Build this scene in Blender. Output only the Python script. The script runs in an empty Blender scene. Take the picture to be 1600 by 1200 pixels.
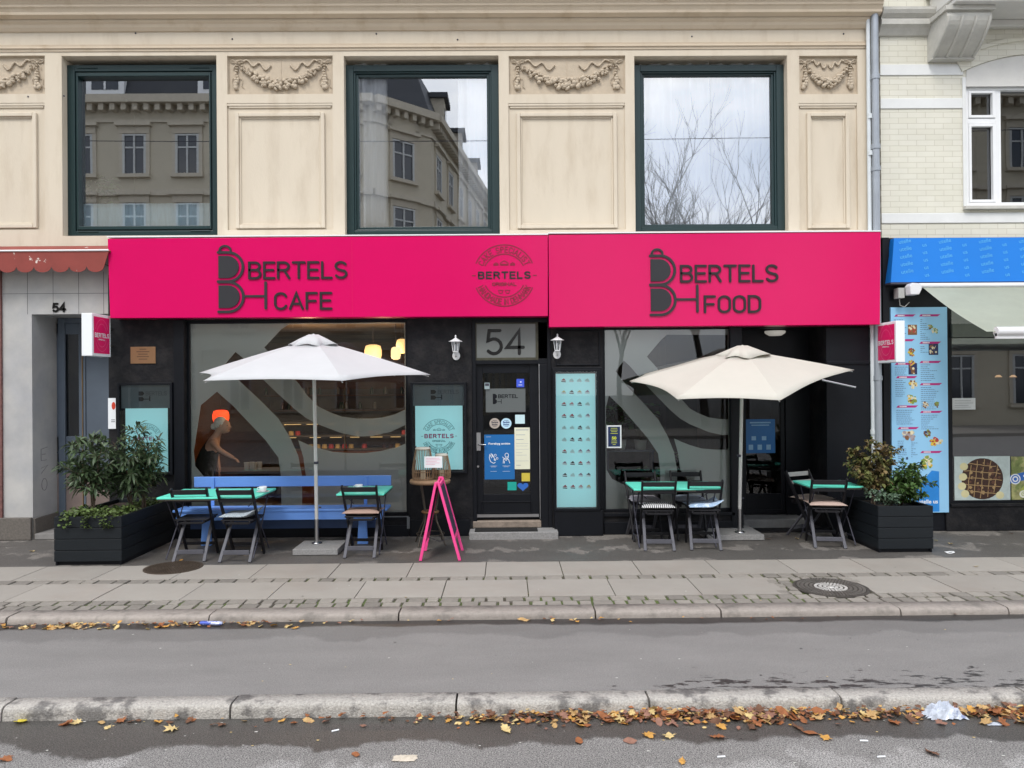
import bpy, math, random
from mathutils import Vector, Matrix, Euler
from math import sin, cos, pi, radians
random.seed(7)
S = bpy.context.scene
COL = S.collection
# ------------------------------------------------------------------ camera, world, sun, exposure
F = 1200.0                       # focal length in photo pixels (photo is 1600 x 1200)
CAM = Vector((0, -10, 1.93))
cd = bpy.data.cameras.new('camera'); cam = bpy.data.objects.new('camera', cd); COL.objects.link(cam)
cd.sensor_width = 36; cd.lens = 36*F/1600; cd.clip_end = 600; cd.clip_start = .05
RM = Matrix.Rotation(radians(-.48), 3, 'Z') @ Matrix.Rotation(radians(90.17), 3, 'X') @ Matrix.Rotation(radians(-.45), 3, 'Z')
cam.rotation_euler = RM.to_euler(); cam.location = CAM
S.camera = cam
SUN_EL, SUN_AZ = 52, 200         # degrees; azimuth measured so that the sun stands behind and left of the camera
w = bpy.data.worlds.new("World"); S.world = w; w.use_nodes = True
nt = w.node_tree; nt.nodes.clear()
out = nt.nodes.new('ShaderNodeOutputWorld'); mixs = nt.nodes.new('ShaderNodeMixShader')
b1 = nt.nodes.new('ShaderNodeBackground'); b2 = nt.nodes.new('ShaderNodeBackground')
sky = nt.nodes.new('ShaderNodeTexSky'); sky.sky_type = 'NISHITA'; sky.sun_disc = False
sky.sun_elevation = radians(SUN_EL); sky.sun_rotation = radians(SUN_AZ)
b1.inputs[1].default_value = .13
nt.links.new(sky.outputs[0], b1.inputs[0])
tc = nt.nodes.new('ShaderNodeTexCoord'); mp = nt.nodes.new('ShaderNodeMapping'); mp.inputs['Scale'].default_value = (1, 1, 2.2)
nz = nt.nodes.new('ShaderNodeTexNoise'); nz.inputs['Scale'].default_value = 2.3; nz.inputs['Detail'].default_value = 7; nz.inputs['Roughness'].default_value = .55
rp = nt.nodes.new('ShaderNodeValToRGB'); rp.color_ramp.elements[0].position = .36; rp.color_ramp.elements[1].position = .56
rp.color_ramp.elements[0].color = (.35, .35, .35, 1)
rc = nt.nodes.new('ShaderNodeValToRGB'); rc.color_ramp.elements[0].color = (.62, .67, .76, 1); rc.color_ramp.elements[1].color = (1, .99, .97, 1)
rc.color_ramp.elements[0].position = .4; rc.color_ramp.elements[1].position = .7
nz2 = nt.nodes.new('ShaderNodeTexNoise'); nz2.inputs['Scale'].default_value = 4; nz2.inputs['Detail'].default_value = 8
nt.links.new(tc.outputs['Generated'], mp.inputs[0]); nt.links.new(mp.outputs[0], nz.inputs[0]); nt.links.new(mp.outputs[0], nz2.inputs[0])
nt.links.new(nz.outputs[0], rp.inputs[0]); nt.links.new(nz2.outputs[0], rc.inputs[0]); nt.links.new(rc.outputs[0], b2.inputs[0])
b2.inputs[1].default_value = 1.7
nt.links.new(rp.outputs[0], mixs.inputs[0]); nt.links.new(b1.outputs[0], mixs.inputs[1]); nt.links.new(b2.outputs[0], mixs.inputs[2])
nt.links.new(mixs.outputs[0], out.inputs[0])
sl = bpy.data.lights.new('sun', 'SUN'); sl.energy = 1.4; sl.angle = radians(18); sl.color = (1, .96, .9)
so = bpy.data.objects.new('sun', sl); COL.objects.link(so); so.location = (0, -20, 30)
_a = radians(SUN_AZ); _e = radians(SUN_EL)
sdir = Vector((sin(_a)*cos(_e), cos(_a)*cos(_e), sin(_e)))     # towards the sun
so.rotation_euler = sdir.to_track_quat('Z', 'Y').to_euler()
S.view_settings.view_transform = 'Standard'; S.view_settings.look = 'None'; S.view_settings.gamma = 1
S.view_settings.exposure = .58
# ------------------------------------------------------------------ measuring: a pixel of the photo on a known plane
def ray(px, py):
    return RM @ Vector(((px-800)/F, (600-py)/F, -1))
def W(px, py, y=0.):
    d = ray(px, py); t = (y-CAM.y)/d.y; return CAM + d*t
def G(px, py, z=0.):
    d = ray(px, py); t = (z-CAM.z)/d.z; return CAM + d*t
def rect(px0, py0, px1, py1, y=0.):
    mx, my = (px0+px1)/2, (py0+py1)/2
    return W(px0, my, y).x, W(px1, my, y).x, W(mx, py1, y).z, W(mx, py0, y).z     # x0 x1 z0 z1
def X(px, y=0., py=600): return W(px, py, y).x
def Z(py, y=0., px=800): return W(px, py, y).z
# ------------------------------------------------------------------ materials
MT = {}
def nodes(name):
    m = bpy.data.materials.new(name); m.use_nodes = True; n = m.node_tree; n.nodes.clear()
    o = n.nodes.new('ShaderNodeOutputMaterial'); return m, n, o
def M(name, col, rough=.6, metal=0., var=.12, sc=5., bump=0., bsc=70., isl=0., spec=.4, coat=0., col2=None, c2pos=(.5, .65), c2sc=3., emit=None, trans=0., stretch=None):
    if name in MT: return MT[name]
    m, n, o = nodes(name); L = n.links.new
    p = n.nodes.new('ShaderNodeBsdfPrincipled'); L(p.outputs[0], o.inputs[0])
    p.inputs['Roughness'].default_value = rough; p.inputs['Metallic'].default_value = metal
    p.inputs['Specular IOR Level'].default_value = spec; p.inputs['Coat Weight'].default_value = coat
    p.inputs['Coat Roughness'].default_value = .08
    t = n.nodes.new('ShaderNodeTexCoord'); src = t.outputs['Object']
    if stretch:
        mpn = n.nodes.new('ShaderNodeMapping'); mpn.inputs['Scale'].default_value = stretch; L(src, mpn.inputs[0]); src = mpn.outputs[0]
    nn = n.nodes.new('ShaderNodeTexNoise'); nn.inputs['Scale'].default_value = sc; nn.inputs['Detail'].default_value = 8; nn.inputs['Roughness'].default_value = .65
    L(src, nn.inputs[0])
    ma = n.nodes.new('ShaderNodeMath'); ma.operation = 'MULTIPLY_ADD'; ma.inputs[1].default_value = 4*var; ma.inputs[2].default_value = 1-2*var
    L(nn.outputs[0], ma.inputs[0]); val = ma.outputs[0]
    if isl:
        g = n.nodes.new('ShaderNodeNewGeometry'); mb = n.nodes.new('ShaderNodeMath'); mb.operation = 'MULTIPLY_ADD'
        mb.inputs[1].default_value = 2*isl; mb.inputs[2].default_value = 1-isl; L(g.outputs['Random Per Island'], mb.inputs[0])
        mc = n.nodes.new('ShaderNodeMath'); mc.operation = 'MULTIPLY'; L(val, mc.inputs[0]); L(mb.outputs[0], mc.inputs[1]); val = mc.outputs[0]
    h = n.nodes.new('ShaderNodeHueSaturation'); h.inputs['Color'].default_value = (*col, 1)
    if col2:
        n2 = n.nodes.new('ShaderNodeTexNoise'); n2.inputs['Scale'].default_value = c2sc; n2.inputs['Detail'].default_value = 9; n2.inputs['Roughness'].default_value = .6; L(src, n2.inputs[0])
        mr = n.nodes.new('ShaderNodeMapRange'); mr.inputs[1].default_value = c2pos[0]; mr.inputs[2].default_value = c2pos[1]; L(n2.outputs[0], mr.inputs[0])
        mx = n.nodes.new('ShaderNodeMix'); mx.data_type = 'RGBA'; mx.inputs[6].default_value = (*col, 1); mx.inputs[7].default_value = (*col2, 1)
        L(mr.outputs[0], mx.inputs[0]); L(mx.outputs[2], h.inputs['Color'])
    L(val, h.inputs['Value']); L(h.outputs[0], p.inputs['Base Color'])
    if bump:
        nb = n.nodes.new('ShaderNodeTexNoise'); nb.inputs['Scale'].default_value = bsc; nb.inputs['Detail'].default_value = 5; L(src, nb.inputs[0])
        bp = n.nodes.new('ShaderNodeBump'); bp.inputs['Strength'].default_value = bump; bp.inputs['Distance'].default_value = .02
        L(nb.outputs[0], bp.inputs['Height']); L(bp.outputs[0], p.inputs['Normal'])
    if emit:
        p.inputs['Emission Color'].default_value = (*emit[:3], 1); p.inputs['Emission Strength'].default_value = emit[3]
    if trans:
        ts = n.nodes.new('ShaderNodeBsdfTranslucent'); L(h.outputs[0], ts.inputs[0])
        ms = n.nodes.new('ShaderNodeMixShader'); ms.inputs[0].default_value = trans; L(p.outputs[0], ms.inputs[1]); L(ts.outputs[0], ms.inputs[2]); L(ms.outputs[0], o.inputs[0])
    MT[name] = m; return m
def glass(name, fac, tint=(1, 1, 1), wav=.0, wsc=1.5, rough=0.):
    m, n, o = nodes(name); L = n.links.new
    t = n.nodes.new('ShaderNodeBsdfTransparent'); t.inputs[0].default_value = (*tint, 1)
    g = n.nodes.new('ShaderNodeBsdfGlossy'); g.inputs['Roughness'].default_value = rough; g.inputs['Color'].default_value = (.95, .97, 1, 1)
    f = n.nodes.new('ShaderNodeFresnel'); f.inputs[0].default_value = 1.5
    a = n.nodes.new('ShaderNodeMath'); a.operation = 'ADD'; a.use_clamp = True; a.inputs[1].default_value = fac; L(f.outputs[0], a.inputs[0])
    ms = n.nodes.new('ShaderNodeMixShader'); L(a.outputs[0], ms.inputs[0]); L(t.outputs[0], ms.inputs[1]); L(g.outputs[0], ms.inputs[2]); L(ms.outputs[0], o.inputs[0])
    if wav:
        tcn = n.nodes.new('ShaderNodeTexCoord'); nb = n.nodes.new('ShaderNodeTexNoise'); nb.inputs['Scale'].default_value = wsc; nb.inputs['Detail'].default_value = 1
        L(tcn.outputs['Object'], nb.inputs[0]); bp = n.nodes.new('ShaderNodeBump'); bp.inputs['Strength'].default_value = wav; bp.inputs['Distance'].default_value = .02
        L(nb.outputs[0], bp.inputs['Height']); L(bp.outputs[0], g.inputs['Normal'])
    MT[name] = m; return m
def film(name, col, op):
    m, n, o = nodes(name); L = n.links.new
    t = n.nodes.new('ShaderNodeBsdfTransparent'); d = n.nodes.new('ShaderNodeBsdfPrincipled'); d.inputs['Base Color'].default_value = (*col, 1); d.inputs['Roughness'].default_value = .35
    ms = n.nodes.new('ShaderNodeMixShader'); ms.inputs[0].default_value = op; L(t.outputs[0], ms.inputs[1]); L(d.outputs[0], ms.inputs[2]); L(ms.outputs[0], o.inputs[0])
    MT[name] = m; return m
def stripes(name, c1, c2, sc=60, axis='X', kind='BANDS', thr=(.4, .5), rough=.8):
    m, n, o = nodes(name); L = n.links.new
    p = n.nodes.new('ShaderNodeBsdfPrincipled'); p.inputs['Roughness'].default_value = rough; L(p.outputs[0], o.inputs[0])
    t = n.nodes.new('ShaderNodeTexCoord'); wv = n.nodes.new('ShaderNodeTexWave'); wv.inputs['Scale'].default_value = sc; wv.bands_direction = axis; wv.inputs['Distortion'].default_value = .3 if kind == 'BANDS' else 6
    r = n.nodes.new('ShaderNodeMapRange'); r.inputs[1].default_value = thr[0]; r.inputs[2].default_value = thr[1]
    mx = n.nodes.new('ShaderNodeMix'); mx.data_type = 'RGBA'; mx.inputs[6].default_value = (*c1, 1); mx.inputs[7].default_value = (*c2, 1)
    L(t.outputs['Object'], wv.inputs[0]); L(wv.outputs[1], r.inputs[0]); L(r.outputs[0], mx.inputs[0]); L(mx.outputs[2], p.inputs['Base Color'])
    MT[name] = m; return m
# ------------------------------------------------------------------ mesh building
class MB:
    def __init__(s): s.v = []; s.f = []; s.m = []; s.sm = []; s.marks = []
    def add(s, vs, fs, mi=0, sm=False):
        o = len(s.v); s.v += [tuple(v) for v in vs]
        f0 = len(s.f)
        for f in fs: s.f.append([i+o for i in f]); s.m.append(mi); s.sm.append(sm)
        s.marks.append((o, len(s.v), f0, len(s.f)))
        return s
    def box(s, x0, x1, y0, y1, z0, z1, mi=0):
        if x0 > x1: x0, x1 = x1, x0
        if y0 > y1: y0, y1 = y1, y0
        if z0 > z1: z0, z1 = z1, z0
        v = [(x0, y0, z0), (x1, y0, z0), (x1, y1, z0), (x0, y1, z0), (x0, y0, z1), (x1, y0, z1), (x1, y1, z1), (x0, y1, z1)]
        return s.add(v, [(0, 3, 2, 1), (4, 5, 6, 7), (0, 1, 5, 4), (1, 2, 6, 5), (2, 3, 7, 6), (3, 0, 4, 7)], mi)
    def bar(s, a, b, wx, wy, mi=0, up=(0, 0, 1)):
        """rectangular bar from a to b, wx across (horizontal), wy thick"""
        a, b = Vector(a), Vector(b); d = (b-a).normalized(); u = Vector(up)
        if abs(d.dot(u)) > .98: u = Vector((0, 1, 0))
        r = d.cross(u).normalized(); t = r.cross(d).normalized()
        v = [p + r*(i*wx/2) + t*(j*wy/2) for p in (a, b) for i, j in ((-1, -1), (1, -1), (1, 1), (-1, 1))]
        return s.add(v, [(0, 1, 2, 3), (7, 6, 5, 4), (0, 4, 5, 1), (1, 5, 6, 2), (2, 6, 7, 3), (3, 7, 4, 0)], mi)
    def tube(s, pts, r, n=8, mi=0, caps=True, closed=False):
        pts = [Vector(p) for p in pts]; k = len(pts); rr = r if isinstance(r, (list, tuple)) else [r]*k
        rings = []; prev = None
        for i, p in enumerate(pts):
            if closed: d = pts[(i+1) % k]-pts[i-1]
            else: d = pts[min(i+1, k-1)]-pts[max(i-1, 0)]
            d = d.normalized() if d.length > 1e-9 else Vector((0, 0, 1))
            if prev is None:
                u = Vector((0, 0, 1)) if abs(d.z) < .9 else Vector((1, 0, 0)); a = d.cross(u).normalized()
            else:
                a = (prev - d*prev.dot(d)); a = a.normalized() if a.length > 1e-6 else d.orthogonal().normalized()
            prev = a; b = d.cross(a)
            rings.append([p + (a*cos(2*pi*j/n)+b*sin(2*pi*j/n))*rr[i] for j in range(n)])
        vs = [v for rg in rings for v in rg]; fs = []
        for i in range(k if closed else k-1):
            i2 = (i+1) % k
            for j in range(n): fs.append((i*n+j, i*n+(j+1) % n, i2*n+(j+1) % n, i2*n+j))
        s.add(vs, fs, mi, True)
        if caps and not closed: s.add(rings[0], [tuple(range(n))[::-1]], mi); s.add(rings[-1], [tuple(range(n))], mi)
        return s
    def lathe(s, prof, c=(0, 0, 0), n=24, mi=0, sm=True, sq=None):
        """prof: [(r,z)...] about the z axis at c"""
        c = Vector(c); vs = []; fs = []
        for r, z in prof:
            for j in range(n):
                a = 2*pi*j/n; vs.append((c.x+r*cos(a), c.y+r*sin(a), c.z+z))
        for i in range(len(prof)-1):
            for j in range(n): fs.append((i*n+j, i*n+(j+1) % n, (i+1)*n+(j+1) % n, (i+1)*n+j))
        return s.add(vs, fs, mi, sm)
    def prism(s, poly, fn, d0, d1, mi=0, back=True):
        """poly of 2d points; fn(u,v,d)->3d; extruded from d0 to d1"""
        n = len(poly); vs = [fn(u, v, d0) for u, v in poly]+[fn(u, v, d1) for u, v in poly]
        fs = [tuple(range(n))] + ([tuple(range(n, 2*n))[::-1]] if back else []) + [(i, n+i, n+(i+1) % n, (i+1) % n) for i in range(n)]
        return s.add(vs, fs, mi)
    def blob(s, c, r, n=8, mi=0, rot=0., jit=0.):
        """an ellipsoid; r = (rx,ry,rz), rot about y"""
        c = Vector(c); vs = []; fs = []; m = max(4, n//2+1)
        R = Matrix.Rotation(rot, 3, 'Y')
        for i in range(m+1):
            t = pi*i/m
            for j in range(n):
                a = 2*pi*j/n; k = 1+random.uniform(-jit, jit)
                vs.append(c + R @ Vector((r[0]*sin(t)*cos(a)*k, r[1]*sin(t)*sin(a)*k, r[2]*cos(t)*k)))
        for i in range(m):
            for j in range(n): fs.append((i*n+j, (i+1)*n+j, (i+1)*n+(j+1) % n, i*n+(j+1) % n))
        return s.add(vs, fs, mi, True)
    def build(s, name, mats, parent=None, bevel=0., segs=2, loc=None):
        me = bpy.data.meshes.new(name); me.from_pydata(s.v, [], s.f); me.update()
        for m in (mats if isinstance(mats, (list, tuple)) else [mats]): me.materials.append(m)
        me.polygons.foreach_set('material_index', s.m); me.polygons.foreach_set('use_smooth', s.sm)
        o = bpy.data.objects.new(name, me); COL.objects.link(o)
        if parent: o.parent = parent
        if loc is not None: o.location = loc
        if bevel:
            b = o.modifiers.new('bevel', 'BEVEL'); b.width = bevel; b.segments = segs; b.limit_method = 'ANGLE'; b.angle_limit = radians(40)
        return o
def _each(mb, name, mats, parent, bevel=0.):
    """build every piece that was added to mb as a mesh of its own"""
    i0 = 0; k = 0; groups = getattr(mb, 'marks', [])
    for (v0, v1, f0, f1) in groups:
        m2 = MB(); m2.v = mb.v[v0:v1]; m2.f = [[i-v0 for i in f] for f in mb.f[f0:f1]]; m2.m = mb.m[f0:f1]; m2.sm = mb.sm[f0:f1]; m2.build(name, mats, parent, bevel)
def tag(o, label=None, cat=None, group=None, kind=None):
    if label: o['label'] = label
    if cat: o['category'] = cat
    if group: o['group'] = group
    if kind: o['kind'] = kind
    return o
def thing(name, label, cat, loc=(0, 0, 0), rz=0., group=None):
    o = bpy.data.objects.new(name, None); COL.objects.link(o); o.location = loc; o.rotation_euler = (0, 0, rz); o.empty_display_size = .1
    return tag(o, label, cat, group)
def copy_tree(o, parent=None):
    c = o.copy(); COL.objects.link(c); c.parent = parent
    for ch in list(o.children): copy_tree(ch, c)
    return c
def struct(name, mb, mats, bevel=0.): return tag(mb.build(name, mats, None, bevel), kind='structure')
def panel_holes(mb, x0, x1, z0, z1, holes, y, depth, mi=0, mi_rev=None, sub=None):
    """a wall face at y (facing -y) with rectangular holes whose reveals go back by depth"""
    xs = sorted({x0, x1, *[h[0] for h in holes], *[h[1] for h in holes]}); zs = sorted({z0, z1, *[h[2] for h in holes], *[h[3] for h in holes]})
    xs = [x for x in xs if x0 <= x <= x1]; zs = [z for z in zs if z0 <= z <= z1]
    for i in range(len(xs)-1):
        for j in range(len(zs)-1):
            cx, cz = (xs[i]+xs[i+1])/2, (zs[j]+zs[j+1])/2
            if any(h[0] < cx < h[1] and h[2] < cz < h[3] for h in holes): continue
            mb.add([(xs[i], y, zs[j]), (xs[i+1], y, zs[j]), (xs[i+1], y, zs[j+1]), (xs[i], y, zs[j+1])], [(0, 1, 2, 3)], mi)
    for h in holes:
        a, b, c, d = h[:4]; dd = h[4] if len(h) > 4 else depth; y2 = y+dd; r = mi if mi_rev is None else mi_rev
        mb.add([(a, y, c), (a, y2, c), (a, y2, d), (a, y, d)], [(0, 1, 2, 3)], r)
        mb.add([(b, y, c), (b, y, d), (b, y2, d), (b, y2, c)], [(0, 1, 2, 3)], r)
        mb.add([(a, y, d), (a, y2, d), (b, y2, d), (b, y, d)], [(0, 1, 2, 3)], r)
        mb.add([(a, y, c), (b, y, c), (b, y2, c), (a, y2, c)], [(0, 1, 2, 3)], r)
    return mb
def frame(mb, x0, x1, z0, z1, t, y0, y1, mi=0, tb=None):
    """four butted bars around a rectangle, inside it"""
    tb = t if tb is None else tb
    mb.box(x0, x0+t, y0, y1, z0, z1, mi); mb.box(x1-t, x1, y0, y1, z0, z1, mi)
    mb.box(x0+t, x1-t, y0, y1, z0, z0+tb, mi); mb.box(x0+t, x1-t, y0, y1, z1-tb, z1, mi)
    return mb
def profile_x(mb, prof, x0, x1, mi=0):
    """extrude an open (y,z) profile along x, caps as ngon"""
    n = len(prof); vs = [(x0, y, z) for y, z in prof]+[(x1, y, z) for y, z in prof]
    mb.add(vs, [(i, n+i, n+i+1, i+1) for i in range(n-1)], mi)
    mb.add([(x0, y, z) for y, z in prof], [tuple(range(n))[::-1]], mi); mb.add([(x1, y, z) for y, z in prof], [tuple(range(n))], mi)
    return mb
def shape2d(splines, fn, name='shape'):
    """fill 2d loops (holes allowed) into faces mapped by fn(u,v); returns verts, faces"""
    cu = bpy.data.curves.new('tmp', 'CURVE'); cu.dimensions = '2D'; cu.fill_mode = 'BOTH'
    for sp in splines:
        s = cu.splines.new('POLY'); s.points.add(len(sp)-1); s.use_cyclic_u = True
        for i, (u, v) in enumerate(sp): s.points[i].co = (u, v, 0, 1)
    o = bpy.data.objects.new('tmp', cu); COL.objects.link(o); bpy.context.view_layer.update()
    me = bpy.data.meshes.new_from_object(o.evaluated_get(bpy.context.evaluated_depsgraph_get()))
    vs = [fn(v.co.x, v.co.y) for v in me.vertices]; fs = [tuple(p.vertices) for p in me.polygons]
    bpy.data.objects.remove(o); bpy.data.curves.remove(cu); bpy.data.meshes.remove(me)
    return vs, fs
def text2d(txt, height, fn, bold=0., width=None, align='LEFT'):
    cu = bpy.data.curves.new('tmp', 'FONT'); cu.body = txt; cu.size = 1; cu.fill_mode = 'BOTH'; cu.offset = bold; cu.resolution_u = 3; cu.align_x = align
    o = bpy.data.objects.new('tmp', cu); COL.objects.link(o); bpy.context.view_layer.update()
    me = bpy.data.meshes.new_from_object(o.evaluated_get(bpy.context.evaluated_depsgraph_get()))
    xs = [v.co.x for v in me.vertices] or [0, 1]; ys = [v.co.y for v in me.vertices] or [0, 1]
    k = height/.70; kx = k if width is None else width/(max(xs)-min(xs)); x0 = min(xs) if align == 'LEFT' else 0
    vs = [fn((v.co.x-x0)*kx, v.co.y*k) for v in me.vertices]; fs = [tuple(p.vertices) for p in me.polygons]
    bpy.data.objects.remove(o); bpy.data.curves.remove(cu); bpy.data.meshes.remove(me)
    return vs, fs
# ------------------------------------------------------------------ stroke lettering of even width with round ends
def arc(cx, cy, rx, ry, a0, a1, n=9):
    return [(cx+rx*cos(radians(a0+(a1-a0)*i/n)), cy+ry*sin(radians(a0+(a1-a0)*i/n))) for i in range(n+1)]
GL = {
 'B': (.60, [[(0, 0), (0, 1), (.33, 1)]+arc(.33, .765, .235, .235, 90, -90)[1:]+[(.02, .53)], [(.33, .53)]+arc(.34, .265, .26, .265, 90, -90)[1:]+[(0, 0)]]),
 'E': (.54, [[(.54, 1), (0, 1), (0, 0), (.54, 0)], [(0, .52), (.48, .52)]]),
 'R': (.60, [[(0, 0), (0, 1), (.33, 1)]+arc(.33, .755, .25, .245, 90, -90)[1:]+[(.02, .51)], [(.33, .51), (.60, 0)]]),
 'T': (.62, [[(0, 1), (.62, 1)], [(.31, 1), (.31, 0)]]), 'L': (.50, [[(0, 1), (0, 0), (.50, 0)]]),
 'S': (.60, [arc(.30, .755, .28, .245, 25, 250, 10)+[(.44, .44)]+arc(.31, .25, .29, .25, 55, -155, 10)]),
 'C': (.56, [arc(.29, .70, .29, .30, 20, 180)+arc(.29, .30, .29, .30, 180, 340)]),
 'A': (.66, [[(0, 0), (.33, 1), (.66, 0)], [(.11, .32), (.55, .32)]]), 'F': (.52, [[(.52, 1), (0, 1), (0, 0)], [(0, .5), (.45, .5)]]),
 'O': (.58, [arc(.29, .71, .29, .29, 0, 180)+arc(.29, .29, .29, .29, 180, 360)+[(.58, .71)]]),
 'D': (.58, [[(0, 0), (0, 1), (.26, 1)]+arc(.26, .69, .32, .31, 90, 0)+arc(.26, .31, .32, .31, 0, -90)+[(0, 0)]]),
 'K': (.58, [[(0, 0), (0, 1)], [(.56, 1), (.02, .42)], [(.20, .60), (.58, 0)]]), 'P': (.56, [[(0, 0), (0, 1), (.31, 1)]+arc(.31, .745, .25, .255, 90, -90)[1:]+[(.02, .49)]]),
 'I': (0, [[(0, 0), (0, 1)]]), 'H': (.60, [[(0, 0), (0, 1)], [(.6, 0), (.6, 1)], [(0, .5), (.6, .5)]]), 'N': (.60, [[(0, 0), (0, 1), (.6, 0), (.6, 1)]]),
 'M': (.70, [[(0, 0), (0, 1), (.35, .35), (.7, 1), (.7, 0)]]), 'G': (.58, [arc(.29, .70, .29, .30, 20, 180)+arc(.29, .30, .29, .30, 180, 360)+[(.58, .48), (.33, .48)]]),
 '5': (.60, [[(.54, 1), (.10, 1), (.05, .56)]+arc(.29, .32, .30, .32, 120, -140, 12)]), '4': (.66, [[(.50, 0), (.50, 1), (0, .27), (.66, .27)]]),
 '-': (.3, [[(0, .5), (.3, .5)]]), ' ': (.3, [])}
def strip(mb, pts, w, fn, d, mi=0, caps=True, side=True):
    """2d polyline to a ribbon of width w; fn(u,v,depth)->3d, front at depth d"""
    P = [Vector(p) for p in pts]; Q = [P[0]]
    for p in P[1:]:
        if (p-Q[-1]).length > 1e-5: Q.append(p)
    P = Q; n = len(P); closed = (P[0]-P[-1]).length < 1e-4
    if closed: P = P[:-1]; n -= 1
    Lf, Rt = [], []
    for i in range(n):
        a = P[i-1] if (i > 0 or closed) else None; b = P[(i+1) % n] if (i < n-1 or closed) else None
        d1 = (P[i]-a).normalized() if a is not None else None; d2 = (b-P[i]).normalized() if b is not None else None
        if d1 is None: d1 = d2
        if d2 is None: d2 = d1
        n1 = Vector((-d1.y, d1.x)); n2 = Vector((-d2.y, d2.x)); m = (n1+n2)
        m = m.normalized() if m.length > 1e-6 else n1; k = min(1/max(m.dot(n1), .35), 2.2)
        Lf.append(P[i]+m*w/2*k); Rt.append(P[i]-m*w/2*k)
    loopc = n if closed else n-1
    for i in range(loopc):
        j = (i+1) % n
        mb.add([fn(*Lf[i], d), fn(*Rt[i], d), fn(*Rt[j], d), fn(*Lf[j], d)], [(0, 1, 2, 3)], mi)
        if side:
            for (u, v) in ((Lf[i], Lf[j]), (Rt[j], Rt[i])): mb.add([fn(*u, d), fn(*v, d), fn(*v, 0), fn(*u, 0)], [(0, 1, 2, 3)], mi)
    if caps and not closed:
        for e, dr, l, r in ((P[0], P[0]-P[1], Rt[0], Lf[0]), (P[-1], P[-1]-P[-2], Lf[-1], Rt[-1])):
            a0 = math.atan2((l-e).y, (l-e).x)
            pts2 = [e+Vector((cos(a0-pi*k/6), sin(a0-pi*k/6)))*w/2 for k in range(7)]
            mb.add([fn(*p, d) for p in pts2], [tuple(range(7))], mi)
            if side:
                for k in range(6): mb.add([fn(*pts2[k], d), fn(*pts2[k+1], d), fn(*pts2[k+1], 0), fn(*pts2[k], 0)], [(0, 1, 2, 3)], mi)
def strokes(mb, txt, u0, v0, height, width, wt, fn, d, mi=0, gap=.22, side=True):
    """lay a word out between u0 and u0+width at baseline v0; letters of stroke weight wt"""
    tot = sum(GL[c][0] for c in txt)+gap*(len(txt)-1); k = (width-wt)/tot; hh = height-wt; u = u0+wt/2
    e = 0
    for c in txt:
        for pl in GL[c][1]:
            e += 1; strip(mb, [(u+x*k, v0+wt/2+y*hh) for x, y in pl], wt, fn, d+(e % 3)*.0006, mi, side=side)
        u += (GL[c][0]+gap)*k
def strokes_arc(mb, txt, cx, cy, r, height, a0, a1, wt, fn, d, mi=0, inward=False):
    """letters standing on a circle from angle a0 to a1 (degrees)"""
    wd = [GL[c][0] for c in txt]; gap = .28; tot = sum(wd)+gap*(len(txt)-1); span = a1-a0; pos = 0
    for i, c in enumerate(txt):
        a = radians(a0+span*(pos+wd[i]/2)/tot); pos += wd[i]+gap
        kx = abs(radians(span))*r/tot
        rad = Vector((cos(a), sin(a))); tan = Vector((sin(a), -cos(a))) if not inward else Vector((-sin(a), cos(a)))
        up = rad if not inward else -rad; org = Vector((cx, cy))+rad*r
        for j, pl in enumerate(GL[c][1]):
            strip(mb, [tuple(org+tan*((x-wd[i]/2)*kx)+up*(y*height)) for x, y in pl], wt, fn, d+(j % 3)*.0006, mi, side=False)
def face_y(y):
    """2d (x,z) drawn on a plane at y facing -y; third = how far proud"""
    return lambda u, v, d=0.: (u, y-d, v)
# ------------------------------------------------------------------ the palette
stucco = M('stucco', (.62, .545, .435), .75, var=.04, sc=1.6, bump=.12, bsc=45, col2=(.52, .44, .335), c2pos=(.50, .78), c2sc=2.2, stretch=(2.2, 2.2, .5))
stucco_lt = M('stucco_trim', (.60, .505, .385), .75, var=.05, sc=3, bump=.12, bsc=60, col2=(.50, .40, .28), c2pos=(.55, .75), c2sc=4)
relief = M('relief_plaster', (.50, .42, .32), .8, var=.10, sc=14, bump=.2, bsc=60)
teal = M('teal_paint', (.012, .032, .034), .35, var=.05, sc=3)
black_plaster = M('black_plaster', (.009, .009, .011), .62, spec=.2, var=.25, sc=5, bump=.35, bsc=26, col2=(.019, .018, .019), c2pos=(.45, .62), c2sc=6)
black_paint = M('black_paint', (.006, .007, .010), .45, spec=.2, var=.15, sc=4, bump=.05, bsc=30)
black_gloss = M('black_gloss', (.007, .007, .008), .2, var=.1)
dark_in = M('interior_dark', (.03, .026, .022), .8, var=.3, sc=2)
pink = M('pink_acrylic', (.62, .001, .104), .22, var=.03, sc=1.2, spec=.26, bump=.012, bsc=1.6)
pink_edge = M('pink_edge', (.9, .25, .45), .4)
letter = M('letter_grey', (.022, .022, .026), .5, var=.05); letter_dark = M('letter_dark', (.11, .008, .02), .45, var=.05)
white_paint = M('white_paint', (.78, .79, .80), .35, var=.03)
white_metal = M('white_metal', (.72, .72, .73), .3, var=.04)
steel = M('steel', (.45, .45, .46), .28, 1., var=.06); iron = M('iron', (.10, .085, .07), .5, .7, var=.25, sc=12)
granite = M('granite', (.26, .255, .25), .75, var=.30, sc=55, bump=.15, bsc=120)
granite_kerb = M('kerb_granite', (.40, .375, .34), .8, var=.42, sc=75, bump=.6, bsc=90, isl=.06, col2=(.16, .15, .14), c2pos=(.50, .62), c2sc=7)
slab = M('slab_concrete', (.285, .262, .232), .82, var=.07, sc=2.2, bump=.15, bsc=180, isl=.06, col2=(.27, .24, .21), c2pos=(.5, .7), c2sc=1.3)
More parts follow.
